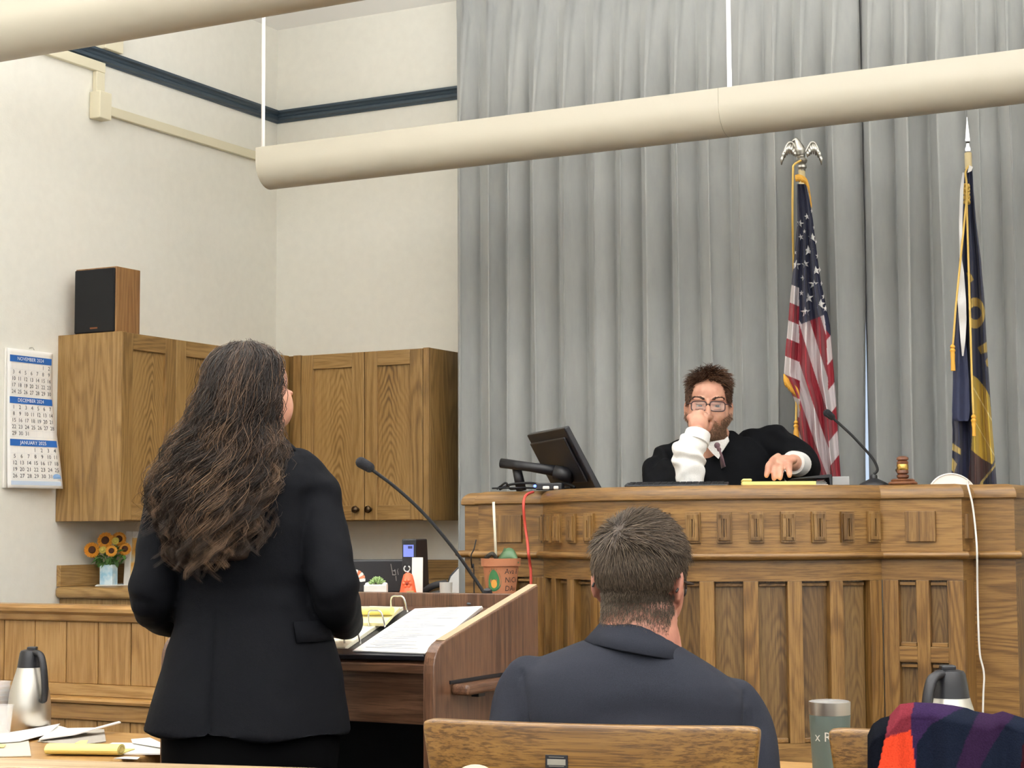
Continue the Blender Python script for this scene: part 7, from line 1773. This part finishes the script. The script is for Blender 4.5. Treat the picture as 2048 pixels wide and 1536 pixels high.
kc = 2.72 / FPX; nU, nV = 150, 90; TOP = [(1735, 1470), (1745, 1448), (1762, 1436), (1778, 1432), (1790, 1418), (1800, 1408), (1830, 1404), (1870, 1406), (1905, 1410), (1935, 1416), (1950, 1422), (1985, 1428), (2005, 1422), (2048, 1436), (2120, 1442), (2200, 1450)]
def coat_col(px, py):
    if px < np.interp(py, [1405, 1440, 1475, 1536], [1784, 1778, 1770, 1757]): return lin('#0A0C13')
    red_r = np.interp(py, [1405, 1430, 1460, 1536], [1829, 1823, 1822, 1831])
    if px < red_r: return lin('#66242D') if py < 1476 - (px - 1770) * 0.30 else lin('#C23C22')
    if px < np.interp(py, [1400, 1425, 1450, 1490], [1960, 1905, 1860, 1832]): return lin('#2C1D3A')
    if px < np.interp(py, [1425, 1440, 1480, 1536], [1958, 1950, 1932, 1912]): return lin('#121724')
    if px < np.interp(py, [1420, 1450, 1490, 1536], [2040, 2012, 1985, 1960]): return lin('#28182F')
    if px > np.interp(py, [1440, 1490, 1536], [2080, 2046, 2042]): return lin('#2C0B12')
    return lin('#141926')
def cD(px):
    x = (px - CXP) / FPX * 2.7; return 2.74 - 0.28 * (x - 0.485) - 0.045
V_, Cc = [], []; xs_t = [t[0] for t in TOP]; ys_t = [t[1] for t in TOP]
for a in range(nV):
    s = a / (nV - 1)                       # 0 front hem .. 0.6 crest .. 1 back hem
    for b in range(nU):
        px = 1735 + (2160 - 1735) * b / (nU - 1); ytop = np.interp(px, xs_t, ys_t)
        fold_d = 0.014 * math.sin((px - 1735) * 0.036 + 0.9) + 0.002 * math.sin((px - 1735) * 0.13 + s * 2)
        if s < 0.62:
            q = s / 0.62; drop = (1 - q) ** 1.1; py = ytop + 170 * drop; round_ = 0.034 * (math.sin(min(1.0, drop * 5) * math.pi / 2)) + fold_d * min(1, drop * 5) + 0.03 * drop
            p = W(px, py, cD(px) - round_)
        else:
            q = (s - 0.62) / 0.38; py = ytop + 150 * q ** 1.3; p = W(px, py, cD(px) + 0.10 * math.sin(min(1, q * 4) * math.pi / 2))
        w = p - Vector((cp0.x, cp0.y, 0)); ca, sa = math.cos(-CA), math.sin(-CA); V_.append((w.x * ca - w.y * sa, w.x * sa + w.y * ca, w.z)); Cc.append(coat_col(px, py if s < 0.62 else 1400))
me = bpy.data.meshes.new('coat_cloth'); me.from_pydata(V_, [], [(a * nU + b, a * nU + b + 1, (a + 1) * nU + b + 1, (a + 1) * nU + b) for a in range(nV - 1) for b in range(nU - 1)]); me.update()
ca_ = me.color_attributes.new('dye', 'FLOAT_COLOR', 'POINT'); ca_.data.foreach_set('color', np.array([c[:3] + (1.0,) for c in Cc], dtype=np.float32).reshape(-1))
o = link('coat_cloth', me, COAT.m, ct_, smooth=True); s = o.modifiers.new('t', 'SOLIDIFY'); s.thickness = 0.008; s.offset = -1
# the bar rail across the foreground
ra, rb3 = W(-60, 1513, 3.30), W(860, 1542, 3.07); d_ = rb3 - ra; d_.z = 0; Lr = d_.length
br_ = thing('bar_rail', 'weathered oak bar rail running along the bottom left edge', 'railing', (ra.x, ra.y, 0), math.atan2(d_.y, d_.x))
MB().box((0, -0.11, ra.z - 0.04), (Lr, 0.0, ra.z)).obj('handrail', wood('weathered_rail', '#6E5236', '#A58A66', '#CDB48E', 'X', rings=10, pore=0.7), br_, bevel=0.008, seg=3)
MB().box((0.02, -0.07, 0.05), (Lr - 0.02, -0.045, ra.z - 0.041)).obj('panel', RAIL['X'], br_)
for u in (0.05, 0.5, 0.95): MB().box((Lr * u - 0.03, -0.09, 0), (Lr * u + 0.03, -0.025, ra.z - 0.0405)).obj('post', RAIL['Z'], br_, bevel=0.004)
nb = W(950, 1529, 2.62); kn_ = 2.62 / FPX
nw_ = thing('newel_post', 'pale domed post top at the bottom edge in front of the chair', 'post', (nb.x, nb.y, 0))
MB().lathe([(0.035, 0.0), (0.035, nb.z - 0.10), (0.026, nb.z - 0.085), (0.026, nb.z - 0.06)], 24).obj('shaft', RAIL['Z'], nw_, smooth=40)
MB().sphere((0, 0, nb.z - 0.04), (0.040, 0.040, 0.040), 28, 16).obj('ball_cap', plain('pale_worn_wood', '#AF9E86', 0.5, bump=0.2, bscale=60, var=0.1), nw_, smooth=True)
bpy.context.view_layer.update()
